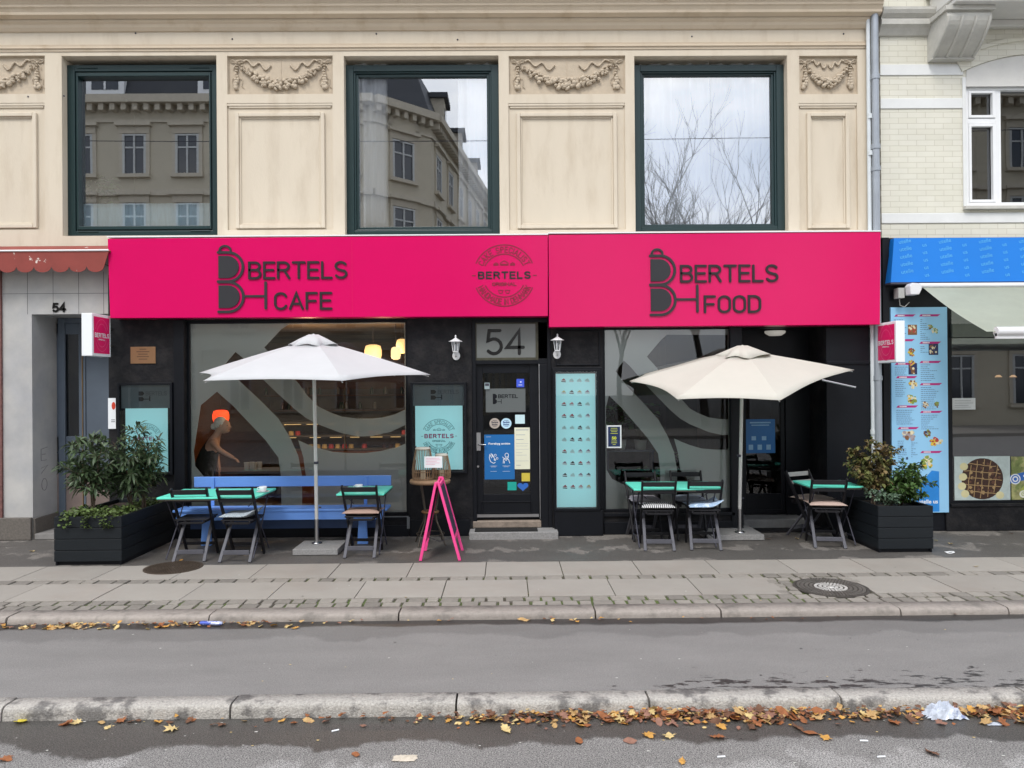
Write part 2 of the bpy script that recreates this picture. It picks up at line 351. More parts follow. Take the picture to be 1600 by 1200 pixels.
cobble = M('cobble_stone', (.22, .20, .175), .75, var=.15, sc=18, bump=.3, bsc=60, isl=.22)
joint = M('joint_earth', (.075, .065, .05), .95, var=.3, sc=20, col2=(.07, .085, .025), c2pos=(.42, .55), c2sc=1.3)
moss = M('joint_moss', (.08, .11, .03), .95, var=.4, sc=20, bump=.5, bsc=80, col2=(.07, .06, .045), c2pos=(.5, .6), c2sc=1.1)
mint = M('mint_enamel', (.14, .78, .60), .35, var=.03, sc=2)
bench_blue = M('bench_blue', (.15, .33, .80), .4, var=.05, sc=3, stretch=(1, 8, 8))
chair_black = M('chair_stain', (.012, .0115, .014), .45, spec=.25, var=.2, sc=9); chair_grey = M('chair_stain_lit', (.085, .085, .10), .55, var=.15, sc=9)  # chair_grey: light on the rear legs and crossbar, painted in as a paler stain
wood_brown = M('wood_brown', (.14, .07, .03), .6, var=.25, sc=6)
wicker = M('wicker', (.24, .15, .085), .7, var=.25, sc=20, isl=.3)
pink_paint = M('pink_paint', (.85, .07, .28), .4, var=.05)
chalk = M('chalkboard', (.04, .035, .06), .7, var=.2)
paper = M('paper', (.78, .80, .82), .7, var=.03); ink = M('ink', (.05, .05, .07), .6)
canvas_w = M('canvas_white', (.665, .67, .68), .85, var=.03, sc=3, bump=.25, bsc=5, trans=.30)
canvas_c = M('canvas_cream', (.66, .635, .565), .85, var=.03, sc=3, bump=.25, bsc=5, trans=.25)
planter_m = M('planter_paint', (.010, .013, .016), .5, spec=.25, var=.3, sc=6, stretch=(2, 2, 30), bump=.1, bsc=20)
soil = M('soil', (.035, .025, .018), .95, var=.4, sc=30, bump=.6, bsc=60)
leaf_dk = M('leaf_laurel', (.062, .095, .045), .38, var=.25, sc=10, isl=.55, trans=.15)
leaf_ivy = M('leaf_ivy', (.085, .125, .035), .5, var=.25, sc=10, isl=.5, trans=.15)
leaf_br = M('leaf_privet', (.055, .105, .028), .38, var=.25, sc=10, isl=.55, trans=.15)
leaf_dry = M('leaf_dry_shrub', (.16, .11, .045), .7, var=.3, sc=6, isl=.6, col2=(.10, .11, .03), c2pos=(.45, .55), c2sc=6, trans=.15)
stem_m = M('stem_bark', (.09, .065, .045), .85, var=.3, sc=20)
# ------------------------------------------------------------------ the ground
KX = -.45                       # the kerbs run very slightly off the facade's line
ground = MB(); ground.add([(-160, -160, -.24), (160, -160, -.24), (160, 160, -.24), (-160, 160, -.24)], [(0, 1, 2, 3)])
struct('ground', ground, M('far_asphalt', (.10, .10, .10), .9))
def asphalt(name, base, wet, rules, speck=.35, roughd=.85, splash=None):
    """asphalt with real wet/dirty bands: rules = [(y0, y1, wobble, strength)] along the street"""
    m, n, o = nodes(name); L = n.links.new
    p = n.nodes.new('ShaderNodeBsdfPrincipled'); L(p.outputs[0], o.inputs[0]); t = n.nodes.new('ShaderNodeTexCoord')
    def noise(sc, det=6, st=None):
        a = n.nodes.new('ShaderNodeTexNoise'); a.inputs['Scale'].default_value = sc; a.inputs['Detail'].default_value = det; a.inputs['Roughness'].default_value = .65
        if st:
            q = n.nodes.new('ShaderNodeMapping'); q.inputs['Scale'].default_value = st; L(t.outputs['Object'], q.inputs[0]); L(q.outputs[0], a.inputs[0])
        else: L(t.outputs['Object'], a.inputs[0])
        return a.outputs[0]
    def mth(op, a, b, clamp=False):
        q = n.nodes.new('ShaderNodeMath'); q.operation = op; q.use_clamp = clamp
        for i, v in enumerate((a, b)):
            if isinstance(v, (int, float)): q.inputs[i].default_value = v
            else: L(v, q.inputs[i])
        return q.outputs[0]
    sx = n.nodes.new('ShaderNodeSeparateXYZ'); L(t.outputs['Object'], sx.inputs[0])
    tot = None
    for (ya, yb, wob, st, sca) in rules:
        w_ = mth('MULTIPLY', mth('SUBTRACT', noise(sca, 6, (1, .5, 1)), .5), wob*2); yy = mth('ADD', sx.outputs[1], w_)
        def ss(lo, hi):
            r = n.nodes.new('ShaderNodeMapRange'); r.interpolation_type = 'SMOOTHSTEP'; r.inputs[1].default_value = lo; r.inputs[2].default_value = hi; L(yy, r.inputs[0]); return r.outputs[0]
        k = mth('MULTIPLY', mth('MULTIPLY', ss(ya-.03, ya+.05), mth('SUBTRACT', 1., ss(yb-.03, yb+.05))), st)
        tot = k if tot is None else mth('MAXIMUM', tot, k)
    if splash:      # wet splatter thrown up from the gutter: (x0, x1, y0, y1)
        def mr_(v, lo, hi):
            r = n.nodes.new('ShaderNodeMapRange'); r.inputs[1].default_value = lo; r.inputs[2].default_value = hi; L(v, r.inputs[0]); return r.outputs[0]
        q = n.nodes.new('ShaderNodeMapping'); q.inputs['Rotation'].default_value = (0, 0, .30); q.inputs['Scale'].default_value = (1, 2.6, 1); L(t.outputs['Object'], q.inputs[0])
        a = n.nodes.new('ShaderNodeTexNoise'); a.inputs['Scale'].default_value = 6.5; a.inputs['Detail'].default_value = 5; a.inputs['Roughness'].default_value = .7; L(q.outputs[0], a.inputs[0])
        x0, x1, y0, y1 = splash
        msk = mth('MULTIPLY', mth('MULTIPLY', mr_(sx.outputs[0], x0, x0+.8), mr_(sx.outputs[0], x1, x1-.5)), mr_(sx.outputs[1], y1, y0))
        k = mth('MULTIPLY', mr_(mth('ADD', a.outputs[0], mth('MULTIPLY', msk, .16)), .655, .68), mr_(msk, .0, .1)); tot = mth('MAXIMUM', tot, k)
    sr = n.nodes.new('ShaderNodeMapRange'); L(noise(130, 2), sr.inputs[0]); sr.inputs[1].default_value = .34; sr.inputs[2].default_value = .66; sr.inputs[3].default_value = 1-speck; sr.inputs[4].default_value = 1+speck; sp = sr.outputs[0]
    big = mth('MULTIPLY_ADD', noise(1.1, 8, (1, 2.5, 1)), .5); n.nodes[-1].inputs[2].default_value = .75
    mx = n.nodes.new('ShaderNodeMix'); mx.data_type = 'RGBA'; mx.inputs[6].default_value = (*base, 1); mx.inputs[7].default_value = (*wet, 1)
    if tot is not None: L(tot, mx.inputs[0])
    else: mx.inputs[0].default_value = 0
    h = n.nodes.new('ShaderNodeHueSaturation'); L(mx.outputs[2], h.inputs['Color']); L(mth('MULTIPLY', sp, big), h.inputs['Value']); L(h.outputs[0], p.inputs['Base Color'])
    if tot is not None:
        rr = n.nodes.new('ShaderNodeMapRange'); rr.inputs[3].default_value = roughd; rr.inputs[4].default_value = .42; L(tot, rr.inputs[0]); L(rr.outputs[0], p.inputs['Roughness'])
    else: p.inputs['Roughness'].default_value = roughd
    b = n.nodes.new('ShaderNodeBump'); b.inputs['Strength'].default_value = .35; b.inputs['Distance'].default_value = .006; L(noise(190, 3), b.inputs['Height']); L(b.outputs[0], p.inputs['Normal'])
    return m
yA, yB, yC, yD, yE, yF, yG = -1.55, -2.17, -2.33, -2.94, -3.23, -3.46, -5.02   # bands from the wall to the street
yH = -5.19
XL, XR = -40, 40
mb = MB(); mb.add([(XL, yA, -.004), (XR, yA, -.004), (XR, 6, -.004), (XL, 6, -.004)], [(0, 1, 2, 3)]); mb.box(XL, XR, yE-.02, yA, -.2, -.016, 1)
m_cafe = asphalt('pavement_asphalt', (.165, .15, .135), (.045, .043, .04), [(-1.62, -1.0, .8, .65, 1.6), (-.9, -.2, 1.0, .6, 2.6)], .4)
struct('pavement', mb, [m_cafe, joint])
# two rows of concrete slabs, a narrow sett strip between them, a mossy double sett strip and the kerb
def slabs(y0, y1, xo, skip=()):
    mb = MB(); k = -30
    while k < 32:
        a = xo+.8*k; k += 1
        if any(s0 < a+.4 < s1 for s0, s1 in skip): continue
        dz = random.uniform(-.002, .002); mb.box(a+.004, a+.796, y0+.004, y1-.004, -.06, dz)
    return mb
struct('paving_slabs', slabs(yB, yA, -.225), slab, .004)
struct('paving_slabs', slabs(yD, yC, -.603, [(2.6, 3.39)]), slab, .004)
def setts(x0, x1, y0, y1, rows, wmin, wmax, hole=None):
    mb = MB(); rd = (y1-y0)/rows
    for r in range(rows):
        x = x0-random.random()*.1
        while x < x1:
            wd = random.uniform(wmin, wmax); ya = y0+r*rd
            cx, cy = x+wd/2, ya+rd/2
            if not (hole and math.hypot(cx-hole[0], cy-hole[1]) < hole[2]):
                j = lambda s=.006: random.uniform(-s, s)
                g = .011; z = random.uniform(-.004, .003)
                v = [(x+g+j(), ya+g+j(), -.05), (x+wd-g+j(), ya+g+j(), -.05), (x+wd-g+j(), ya+rd-g+j(), -.05), (x+g+j(), ya+rd-g+j(), -.05)]
                v += [(a_, b_, z+random.uniform(-.002, .002)) for a_, b_, _ in v]
                mb.add(v, [(0, 3, 2, 1), (4, 5, 6, 7), (0, 1, 5, 4), (1, 2, 6, 5), (2, 3, 7, 6), (3, 0, 4, 7)])
            x += wd
    return mb
struct('sett_strip', setts(-14, 15, yC, yB, 1, .12, .2), cobble, .006)
struct('sett_strip', setts(-14, 15, yE, yD, 2, .11, .19), cobble, .006)
MH2 = G(1298, 918); mm = MB(); 
struct('sett_surround', setts(2.60, 3.36, yD, yC, 5, .09, .14, (MH2.x, MH2.y, .34)), cobble, .006)
mb = MB(); mb.add([(-14, yE, -.0135), (15, yE, -.0135), (15, yD+.0, -.0135), (-14, yD+.0, -.0135)], [(0, 1, 2, 3)]); struct('moss', mb, moss)
def kerb(x0, x1, ya, yb, ztop, zbot, xs, chip=.02):
    """kerb stones (y front ya < yb) with a rounded front edge, each an island of one strip"""
    mb = MB()
    for a, b in zip(xs[:-1], xs[1:]):
        dz = random.uniform(-.003, .003); dy = random.uniform(-.006, .006); n = 14; r = .028
        prof = [(0, zbot), (.008, ztop-r*1.4), (.014, ztop-r*.7), (.024, ztop-r*.2), (.045, ztop), (yb-ya, ztop), (yb-ya, zbot)]
        vs = []
        for i in range(n+1):
            x = a+.007+(b-a-.014)*i/n; e = random.uniform(-.0025, .0025)
            for (py_, pz_) in prof: vs.append((x, ya+dy+py_+(e if py_ < .05 else 0), pz_+dz+(e*.6 if py_ > .01 and py_ < .05 else 0)))
        m = len(prof); fs = [(i*m+j, (i+1)*m+j, (i+1)*m+j+1, i*m+j+1) for i in range(n) for j in range(m-1)]
        mb.add(vs, fs, 0, True); mb.add(vs[:m], [tuple(range(m))[::-1]]); mb.add(vs[-m:], [tuple(range(m))])
    return mb
BZ = -.055                      # bicycle lane below the pavement
fj = [G(p, 950).x for p in (78-640, 78-320, 43, 342, 627, 928, 1123, 1405, 1577, 1577+230, 1577+520)]
struct('kerb', kerb(-14, 14, yF, yE, 0, -.12, [-14]+fj+[14]), M('kerb_far', (.30, .265, .235), .8, var=.16, sc=30, bump=.3, bsc=90, isl=.08, col2=(.19, .17, .15), c2pos=(.5, .66), c2sc=5))
nj = [G(p, 1090, BZ).x for p in (20-1040, 20-690, 20-345, 30, 371, 714, 1012, 1313, 1313+300, 1313+600, 1313+900)]
struct('kerb', kerb(-14, 14, yH, yG, BZ+.006, -.25, [-14]+nj+[14]), granite_kerb)
mb = MB(); mb.add([(XL, yG, BZ), (XR, yG, BZ), (XR, yF, BZ), (XL, yF, BZ)], [(0, 1, 2, 3)])
struct('bike_lane', mb, asphalt('lane_asphalt', (.180, .171, .163), (.035, .032, .03), [(-3.62, -3.3, .12, 1., 1.4), (-3.9, -3.3, .5, .25, 1.), ], .22, .78, (.6, 6.5, -5.02, -4.55)))
RZ = BZ-.075
mb = MB(); mb.add([(XL, -19, RZ), (XR, -19, RZ), (XR, yH, RZ), (XL, yH, RZ)], [(0, 1, 2, 3)])
struct('road', mb, asphalt('road_asphalt', (.235, .225, .215), (.052, .048, .042), [(-5.60, -5.0, .38, .95, 1.1), (-5.9, -5.0, .8, .35, 2.)], .85, .85))
mb = MB(); mb.box(XL, XR, -24, -19, -.3, 0); struct('opposite_pavement', mb, slab)
# splashes of water on the lane and the near kerb, thin irregular films
def puddle(cx, cy, rx, ry, z, n=16, sl=0):
    p = []
    for i in range(n):
        a = 2*pi*i/n; k = random.uniform(.55, 1.1); u, v = rx*k*cos(a), ry*k*sin(a); p.append((cx+u+sl*v, cy+v, z))
    return p
# manhole covers
def manhole(c, r, label, mats, z):
    t = thing('manhole_cover', label, 'manhole cover', (c.x, c.y, 0)); mb = MB()
    mb.lathe([(0, z), (r*.90, z), (r*.90, z-.01), (0.001, z-.01)][::-1], n=48, sm=False); mb.build('cover_plate', mats[0], t)
    mb = MB(); mb.lathe([(r*.91, z-.012), (r*.91, z+.001), (r, z+.001), (r, z-.012)], n=48, sm=False); mb.build('rim', mats[0], t)
    mb = MB(); mb.lathe([(0, z+.004), (r*.09, z+.004), (r*.09, z)], n=12)
    for k, rr in enumerate((.16, .28, .40, .52, .64, .76, .86)):
        mk = 0 if rr < .5 else 1
        nn = int(10+k*9)
        for i in range(nn):
            a = 2*pi*(i+.5*(k % 2))/nn; w_ = pi*rr*r/nn*.66
            cx, cy = cos(a)*rr*r, sin(a)*rr*r; tx, ty = -sin(a), cos(a)
            mb.bar((cx-tx*w_, cy-ty*w_, z+.003), (cx+tx*w_, cy+ty*w_, z+.003), .022*r/.3, .006, mk)
    mb.build('tread_pattern', [mats[1], mats[2]], t); return t
cast = M('cast_iron', (.10, .09, .08), .5, .5, var=.3, sc=20); castw = M('cast_worn', (.60, .58, .55), .45, .3, var=.2, sc=6); castb = M('cast_brown', (.075, .055, .04), .6, .4, var=.3, sc=12)
manhole(Vector((MH2.x, MH2.y, 0)), .34, 'round cast iron manhole cover worn bright in the middle, set in small stones', (cast, castw, M('cast_mid', (.24, .22, .20), .4, .6, var=.3)), .004)
q = G(271, 887); manhole(Vector((q.x, q.y, 0)), .30, 'brown manhole cover in the asphalt in front of the left chair', (castb, castb, castb), .006)

# ------------------------------------------------------------------ the shop building, upper floor
bld = thing('shop_building', 'cream stucco building with garland reliefs above a black cafe front', 'building')
WL, WR = -9.2, W(1357, 300).x
zTop, zBase = 7.6, Z(425)+.9
wins = [(97, 87, 339, 368), (538, 87, 780, 367), (992, 87, 1231, 361)]
holes = []
for a in wins:
    x0, x1, z0, z1 = rect(*a); holes.append((x0, x1, z0, z1, .30))
pan = []      # recessed panels: garland field and lower panel
for (a, b) in ((-95, 70), (355, 520), (795, 977), (1249, 1340)):
    g_ = rect(a, 87, b, 147); l_ = rect(a, 161, b, 359); pan.append((g_, l_))
    holes += [(g_[0], g_[1], g_[2], g_[3], .045), (l_[0], l_[1], l_[2], l_[3], .03)]
mb = MB(); panel_holes(mb, WL, WR, zBase-.9, zTop, holes, 0, .3)
mb.box(WL, WR, .36, .55, zTop-.3, zTop, 0)
mb.add([(WR, 0, 0), (WR, 8, 0), (WR, 8, zTop), (WR, 0, zTop)], [(0, 1, 2, 3)]); mb.add([(WL, 0, 0), (WL, 0, zTop), (WL, 8, zTop), (WL, 8, 0)], [(0, 1, 2, 3)])
for (g_, l_) in pan:
    mb.add([(g_[0], .045, g_[2]), (g_[1], .045, g_[2]), (g_[1], .045, g_[3]), (g_[0], .045, g_[3])], [(0, 1, 2, 3)], 1)
mb.build('wall', [stucco, relief], bld)
for k, (g_, l_) in enumerate(pan):
    mb = MB(); x0, x1, z0, z1 = l_; y = .03
    mb.add([(x0, y, z0), (x1, y, z0), (x1, y, z1), (x0, y, z1)], [(0, 1, 2, 3)])
    t = .105; a, b, c, d = x0+t, x1-t, z0+.02, z1-t-.02
    frame(mb, a, b, c, d, .05, -.012, .029); frame(mb, a+.05, b-.05, c+.05, d-.05, .022, .012, .0295)
    profile_x(mb, [(.029, d+.02), (-.004, d+.02), (-.022, d+.045), (-.022, d+.06), (.0, d+.075), (.029, d+.08)], a-.04, b+.04) if False else None
    mb.box(x0, x1, .004, .029, z1-.035, z1-.0005)
    mb.box(x0+.02, x1-.02, .012, .0295, z1-.06, z1-.036)
    mb.build('wall_panel', stucco, bld, .008)
# the mouldings run along the front and return at the right corner
zc = lambda p: Z(p)
def course(prof, name, x1=None):
    mb = MB(); profile_x(mb, [(-y, z) for y, z in prof], WL, x1 if x1 else WR+.001); return mb.build(name, stucco_lt, bld)
z28, z22, z8, z0_ = zc(33), zc(24), zc(9), zc(-4)
course([(-.02, zc(28)), (.10, zc(30)), (.10, zc(33)-.0), (.17, zc(30)), (.17, zc(26)), (.19, zc(22)), (.21, zc(20)), (.21, zc(17)), (.235, zc(14)), (.27, zc(11)), (.27, zc(5)), (.30, zc(2)), (.32, zc(-3)), (.42, zc(-10)), (.42, zc(-22)), (-.02, zc(-30))], 'cornice', WR+.12)
course([(-.01, zc(78)), (.012, zc(78)), (.012, zc(74.5)), (.03, zc(74)), (.03, zc(71.5)), (.016, zc(71)), (.022, zc(68)), (-.01, zc(67.5))], 'string_course')
course([(-.01, zc(48)), (.02, zc(47.5)), (.05, zc(43)), (.06, zc(39)), (.09, zc(36)), (.09, zc(31)), (-.01, zc(30))], 'string_course')
mb = MB()
for (px, py) in ((212, 52), (363, 61), (588, 53), (715, 62), (1081, 57), (1318, 53), (100, 150), (44, 151)):
    q = W(px, py); mb.lathe([(0, 0), (.011, 0)], n=8) if False else mb.blob((q.x, -.002, q.z), (.011, .012, .011), 8)
_each(mb, 'anchor_bolt', ink, bld)
# garland reliefs
def garland(x0, x1, z0, z1, y):
    mb = MB(); w_ = x1-x0; h = z1-z0; s = 1 if w_ > 1 else .82
    ex = .075*s+w_*.03; xa, xb = x0+ex+.02, x1-ex-.02; zt = z1-h*.16
    n = int(15*w_/1.3)+5
    for i in range(n+1):
        t = i/n; x = xa+(xb-xa)*t; sag = 1-(2*t-1)**2; z = zt-(h*.56)*sag**.85; th = (.030+.042*sag)*s**.5
        for j in range(7):
            mb.blob((x+random.uniform(-.5, .5)*th, y-.022-random.random()*.02*sag, z+random.uniform(-.9, .9)*th), (th*random.uniform(.3, .6), .03, th*random.uniform(.22, .45)), 8, rot=random.uniform(-1, 1), jit=.08)
    for e, sg in ((x0+ex, 1), (x1-ex, -1)):
        mb.blob((e, y-.02, zt), (.02, .02, .02), 8)
        for a in (-1, 1):   # bow loops and tails
            mb.tube([(e, y-.012, zt), (e+a*.05, y-.026, zt+.035), (e+a*.085, y-.018, zt+.03), (e+a*.075, y-.012, zt+.008), (e, y-.01, zt-.005)], .007, 6)
            mb.tube([(e, y-.012, zt), (e+a*.035, y-.012, zt-.05), (e+a*.05, y-.012, zt-.09)], [.006, .008, .004], 6)
        for k in range(9):
            t = k/8; rr = .016+.028*t**1.4; zz = zt-.04-h*.56*t
            for q in range(3): mb.blob((e+random.uniform(-.7, .7)*rr, y-.02, zz), (rr*.6, .024, rr*.8), 8, rot=random.uniform(-.5, .5), jit=.1)
        if w_ > .9:
            mb.tube([(e-.02, y-.01, zt-h*.35), (e-.07*1, y-.012, zt-h*.45), (e-.055, y-.01, zt-h*.58), (e-.02, y-.01, zt-h*.62)], .005, 5)
            mb.tube([(e+.02, y-.01, zt-h*.4), (e+.07, y-.012, zt-h*.42), (e+.06, y-.01, zt-h*.6), (e+.09, y-.01, zt-h*.66)], .005, 5)
        # fluttering ribbon above the swag
        L_ = w_*.28; NP = 40
        P_ = [Vector((e+sg*(.09+L_*k/NP), y-.016, zt+.02-.10*k/NP*s+.040*s*sin(k/NP*15)*(.6+.5*k/NP))) for k in range(NP+1)]
        for k in range(0, NP-3, 1): mb.tube(P_[k:k+2], [.012 if k % 4 else .015, .012], 6)
    mb.build('garland_relief', relief, bld)
for (g_, l_) in pan: garland(*g_, .045)
mb = MB()
for (g_, l_) in pan[1:3]:
    c = (g_[0]+g_[1])/2; mb.bar((c, .043, g_[2]+.16), (c+.004, .043, g_[3]-.02), .006, .006)
    frame(mb, g_[0], g_[1], g_[2], g_[3], .012, .035, .0445)
mb.build('panel_trim', relief, bld)
# upper windows
up_glass = glass('window_glass_upper', .33, (.98, .99, 1), .012, 1.2)
for k, a in enumerate(wins):
    x0, x1, z0, z1 = rect(a[0], a[1]+8, a[2], a[3]); y = .12
    mb = MB(); frame(mb, x0, x1, z0, z1, .10, y, y+.12, tb=.085); 
    g = [rect(116, 114, 328, 353, y), rect(560, 120, 760, 353, y), rect(1008, 118, 1207, 350, y)][k]
    frame(mb, x0+.10, x1-.10, z0+.085, z1-.085, .024, y+.02, y+.12, tb=.02)
    frame(mb, x0+.124, x1-.124, z0+.105, z1-.105, max(.02, g[0]-x0-.124), y+.045 if k else y-.004, y+.12, tb=max(.02, g[2]-z0-.105))
    if k == 0:
        for xx in (x0+.14, x1-.40):
            for zz in (z0+.07, z1-.05): mb.box(xx, xx+.26, y-.012, y, zz, zz+.016)
    wn = mb.build('window', teal, bld, .005)
    mb = MB(); mb.add([(x0+.08, y+.085, z0+.08), (x1-.08, y+.085, z0+.08), (x1-.08, y+.085, z1-.08), (x0+.08, y+.085, z1-.08)], [(0, 1, 2, 3)]); mb.build('pane', up_glass, wn)
    mb = MB(); bx = [(x0-.1, .301), (x1+.1, 3.2)]
    A, B, C, D = x0-.6, x1+.6, z0-.9, z1+.6; y0, y1 = .301, 3.2
    v = [(A, y0, C), (B, y0, C), (B, y1, C), (A, y1, C), (A, y0, D), (B, y0, D), (B, y1, D), (A, y1, D)]
    mb.add(v, [(0, 1, 2, 3), (4, 7, 6, 5), (1, 5, 6, 2), (2, 6, 7, 3), (3, 7, 4, 0)])
    mb.build('room_interior', dark_in, bld)
# curtains
curt = M('curtain_sheer', (.88, .90, .92), .8, var=.08, sc=3, trans=.08, stretch=(12, 1, 1)); curt2 = M('curtain_linen', (.62, .82, .88), .85, var=.15, sc=5, trans=.05, stretch=(8, 1, 1))
def curtain(px0, py0, px1, py1, y, label, m=curt, amp=.024, grp=None):
    x0, x1, z0, z1 = rect(px0, py0, px1, py1, y); mb = MB(); n = max(24, int((x1-x0)*60)); vs = []
    ph = [random.uniform(0, 6) for _ in range(4)]
    for r in range(7):
        z = z1+(z0-z1)*r/6
        for i in range(n+1):
            t = i/n*(x1-x0); yy = y+amp*(sin(t*26+ph[0]+.3*sin(r))+.6*sin(t*47+ph[1])+.4*sin(t*11+ph[2]))*(1+r*.05); vs.append((x0+(x1-x0)*i/n+.006*sin(r*2+i), yy, z))
    mb.add(vs, [(r*(n+1)+i, r*(n+1)+i+1, (r+1)*(n+1)+i+1, (r+1)*(n+1)+i) for r in range(6) for i in range(n)], 0, True)
    o = mb.build('curtain', m); o.location = (0, 0, 0); tag(o, label, 'curtain', grp)
    sd = o.modifiers.new('thick', 'SOLIDIFY'); sd.thickness = .002; return o
curtain(119, 318, 330, 372, 0.262, 'short pale blue cafe curtain across the bottom of the left upper window', curt2, .008)
curtain(112, 100, 130, 330, 0.27, 'narrow white curtain gathered at the left side of the left upper window')
curtain(552, 100, 606, 365, 0.262, 'white curtain hanging at the left side of the middle upper window')
curtain(716, 100, 770, 365, 0.262, 'white curtain hanging at the right side of the middle upper window')
curtain(1000, 100, 1108, 365, 0.262, 'white sheer curtain covering the left half of the right upper window')
curtain(1110, 100, 1218, 365, 0.262, 'white sheer curtain covering the right half of the right upper window')
# the two pipes at the right corner of the building
pipe_m = M('downpipe_zinc', (.33, .36, .40), .45, .35, var=.12, sc=4); white_pipe = M('white_pipe', (.62, .66, .68), .4, var=.08)
def pipe(pts, r, m, label, clips, nm='downpipe'):
    t = thing(nm, label, 'pipe', (pts[0][0], pts[0][1], 0)); o = Vector((pts[0][0], pts[0][1], 0)); mb = MB(); mb.tube([Vector(p)-o for p in pts], r, 14); mb.build('pipe_run', m, t)
    mb = MB()
    for z in clips: mb.lathe([(r+.001, z-.03), (r+.009, z-.03), (r+.009, z+.03), (r+.001, z+.03)], n=16, sm=False)
    _each(mb, 'joint_collar', m, t)
    mb = MB()
    for z in clips: mb.box(-.01, .01, .0, .16, z-.08, z-.06)
    _each(mb, 'wall_bracket', m, t)
px_ = W(1369, 300, -.1); pipe([(px_.x, -.10, .1), (px_.x, -.10, 7.4)], .047, pipe_m, 'thick grey zinc downpipe between the two buildings', [1.0, 2.0, Z(270), Z(236), 5.9])
px_ = W(1355, 300, -.06); q_ = W(1363, 620, -.06)
pipe([(q_.x, -.07, .1), (q_.x, -.07, Z(470)), (px_.x+.03, -.06, Z(400)), (px_.x+.03, -.06, Z(30))], .026, white_pipe, 'thin pale pipe running down beside the thick downpipe', [1.3, Z(245), 5.4])
# ------------------------------------------------------------------ ground floor front
zS = Z(500)
def R(a, b, c, d, y=0.): return rect(a, b, c, d, y)
wl = R(291, 500, 638, 807); dr = R(738, 498, 862, 822); wr = R(942, 510, 1146, 800); rd = R(1152, 510, 1292, 838)
SL = X(172, 0, 650)
mb = MB(); front_holes = [(wl[0], wl[1], wl[2], wl[3], .18), (dr[0], dr[1], .05, dr[3], .16), (wr[0], wr[1], wr[2], wr[3], .14), (rd[0], rd[1], 0.02, rd[3], .9)]
panel_holes(mb, SL, WR-.02, 0, Z(430), front_holes, -.03, .15, 0)
mb.build('shop_front', black_plaster, bld)
# pilasters, plinths and panel mouldings of the black front
mb = MB()
a = R(272, 500, 291, 836, -.06); mb.box(a[0], a[1]-.02, -.075, -.0305, 0, a[3])
a = R(641, 812, 738, 834, -.05); mb.box(a[0], a[1]-.03, -.065, -.0305, 0, a[3])
a = R(865, 797, 942, 834, -.1); mb.box(a[0]+.01, a[1], -.13, -.0305, 0, a[3])
a = R(862, 512, 942, 797, -.05); mb.box(a[0]+.01, a[1], -.055, -.0305, Z(797, -.05), Z(575, -.05) )
a = R(868, 516, 938, 571, -.05); frame(mb, a[0], a[1], a[2], a[3], .02, -.045, -.0305)
a = R(1292, 512, 1362, 836, -.05); mb.box(a[0], a[1], -.05, -.0305, 0, a[3]); 
a = R(1292, 564, 1362, 569, -.06); mb.box(a[0], a[1], -.07, -.0505, a[2], a[3])
a = R(1142, 510, 1164, 836, -.05); mb.box(a[0], a[1]-.03, -.06, -.0305, 0, a[3])
a = R(184, 500, 184, 500); mb.box(wl[0], wl[1], -.045, -.0305, wl[2]-.05, wl[2])
mb.box(wl[0], wl[1], -.05, -.0305, 0, .14)
mb.box(wr[0], wr[1], -.06, -.0305, wr[2]-.045, wr[2]); mb.box(wr[0], wr[1], -.055, -.0305, 0, .16)
_each(mb, 'pilaster', black_paint, bld, .006)
mb = MB(); a = R(291, 808, 638, 811, -.05)
mb.box(wl[0], wl[1], -.055, -.046, wl[2]-.012, wl[2]-.001); mb.box(wl[1]-.02, wl[1]+.015, -.06, -.0455, wl[2]-.16, wl[2]-.012)
mb.build('window_sill', M('sill_grey', (.16, .17, .18), .4, var=.1), bld)
shop_glass = glass('shop_glass', .018, (.96, .97, .96), .02, .8)
def shopwin(r_, y, nm='shop_window'):
    mb = MB(); frame(mb, r_[0]+.002, r_[1]-.002, r_[2]+.002, r_[3]-.002, .035, y-.03, y+.03); f = mb.build(nm, black_paint, bld, .004)
    mb = MB(); mb.add([(r_[0]+.03, y, r_[2]+.03), (r_[1]-.03, y, r_[2]+.03), (r_[1]-.03, y, r_[3]-.03), (r_[0]+.03, y, r_[3]-.03)], [(0, 1, 2, 3)]); mb.build('pane', shop_glass, f); return f
f1 = shopwin(wl, .06); f2 = shopwin(wr, .06)
frost = film('frosted_film', (.40, .44, .425), .85)
def smooth(pts, k=3):
    return pts
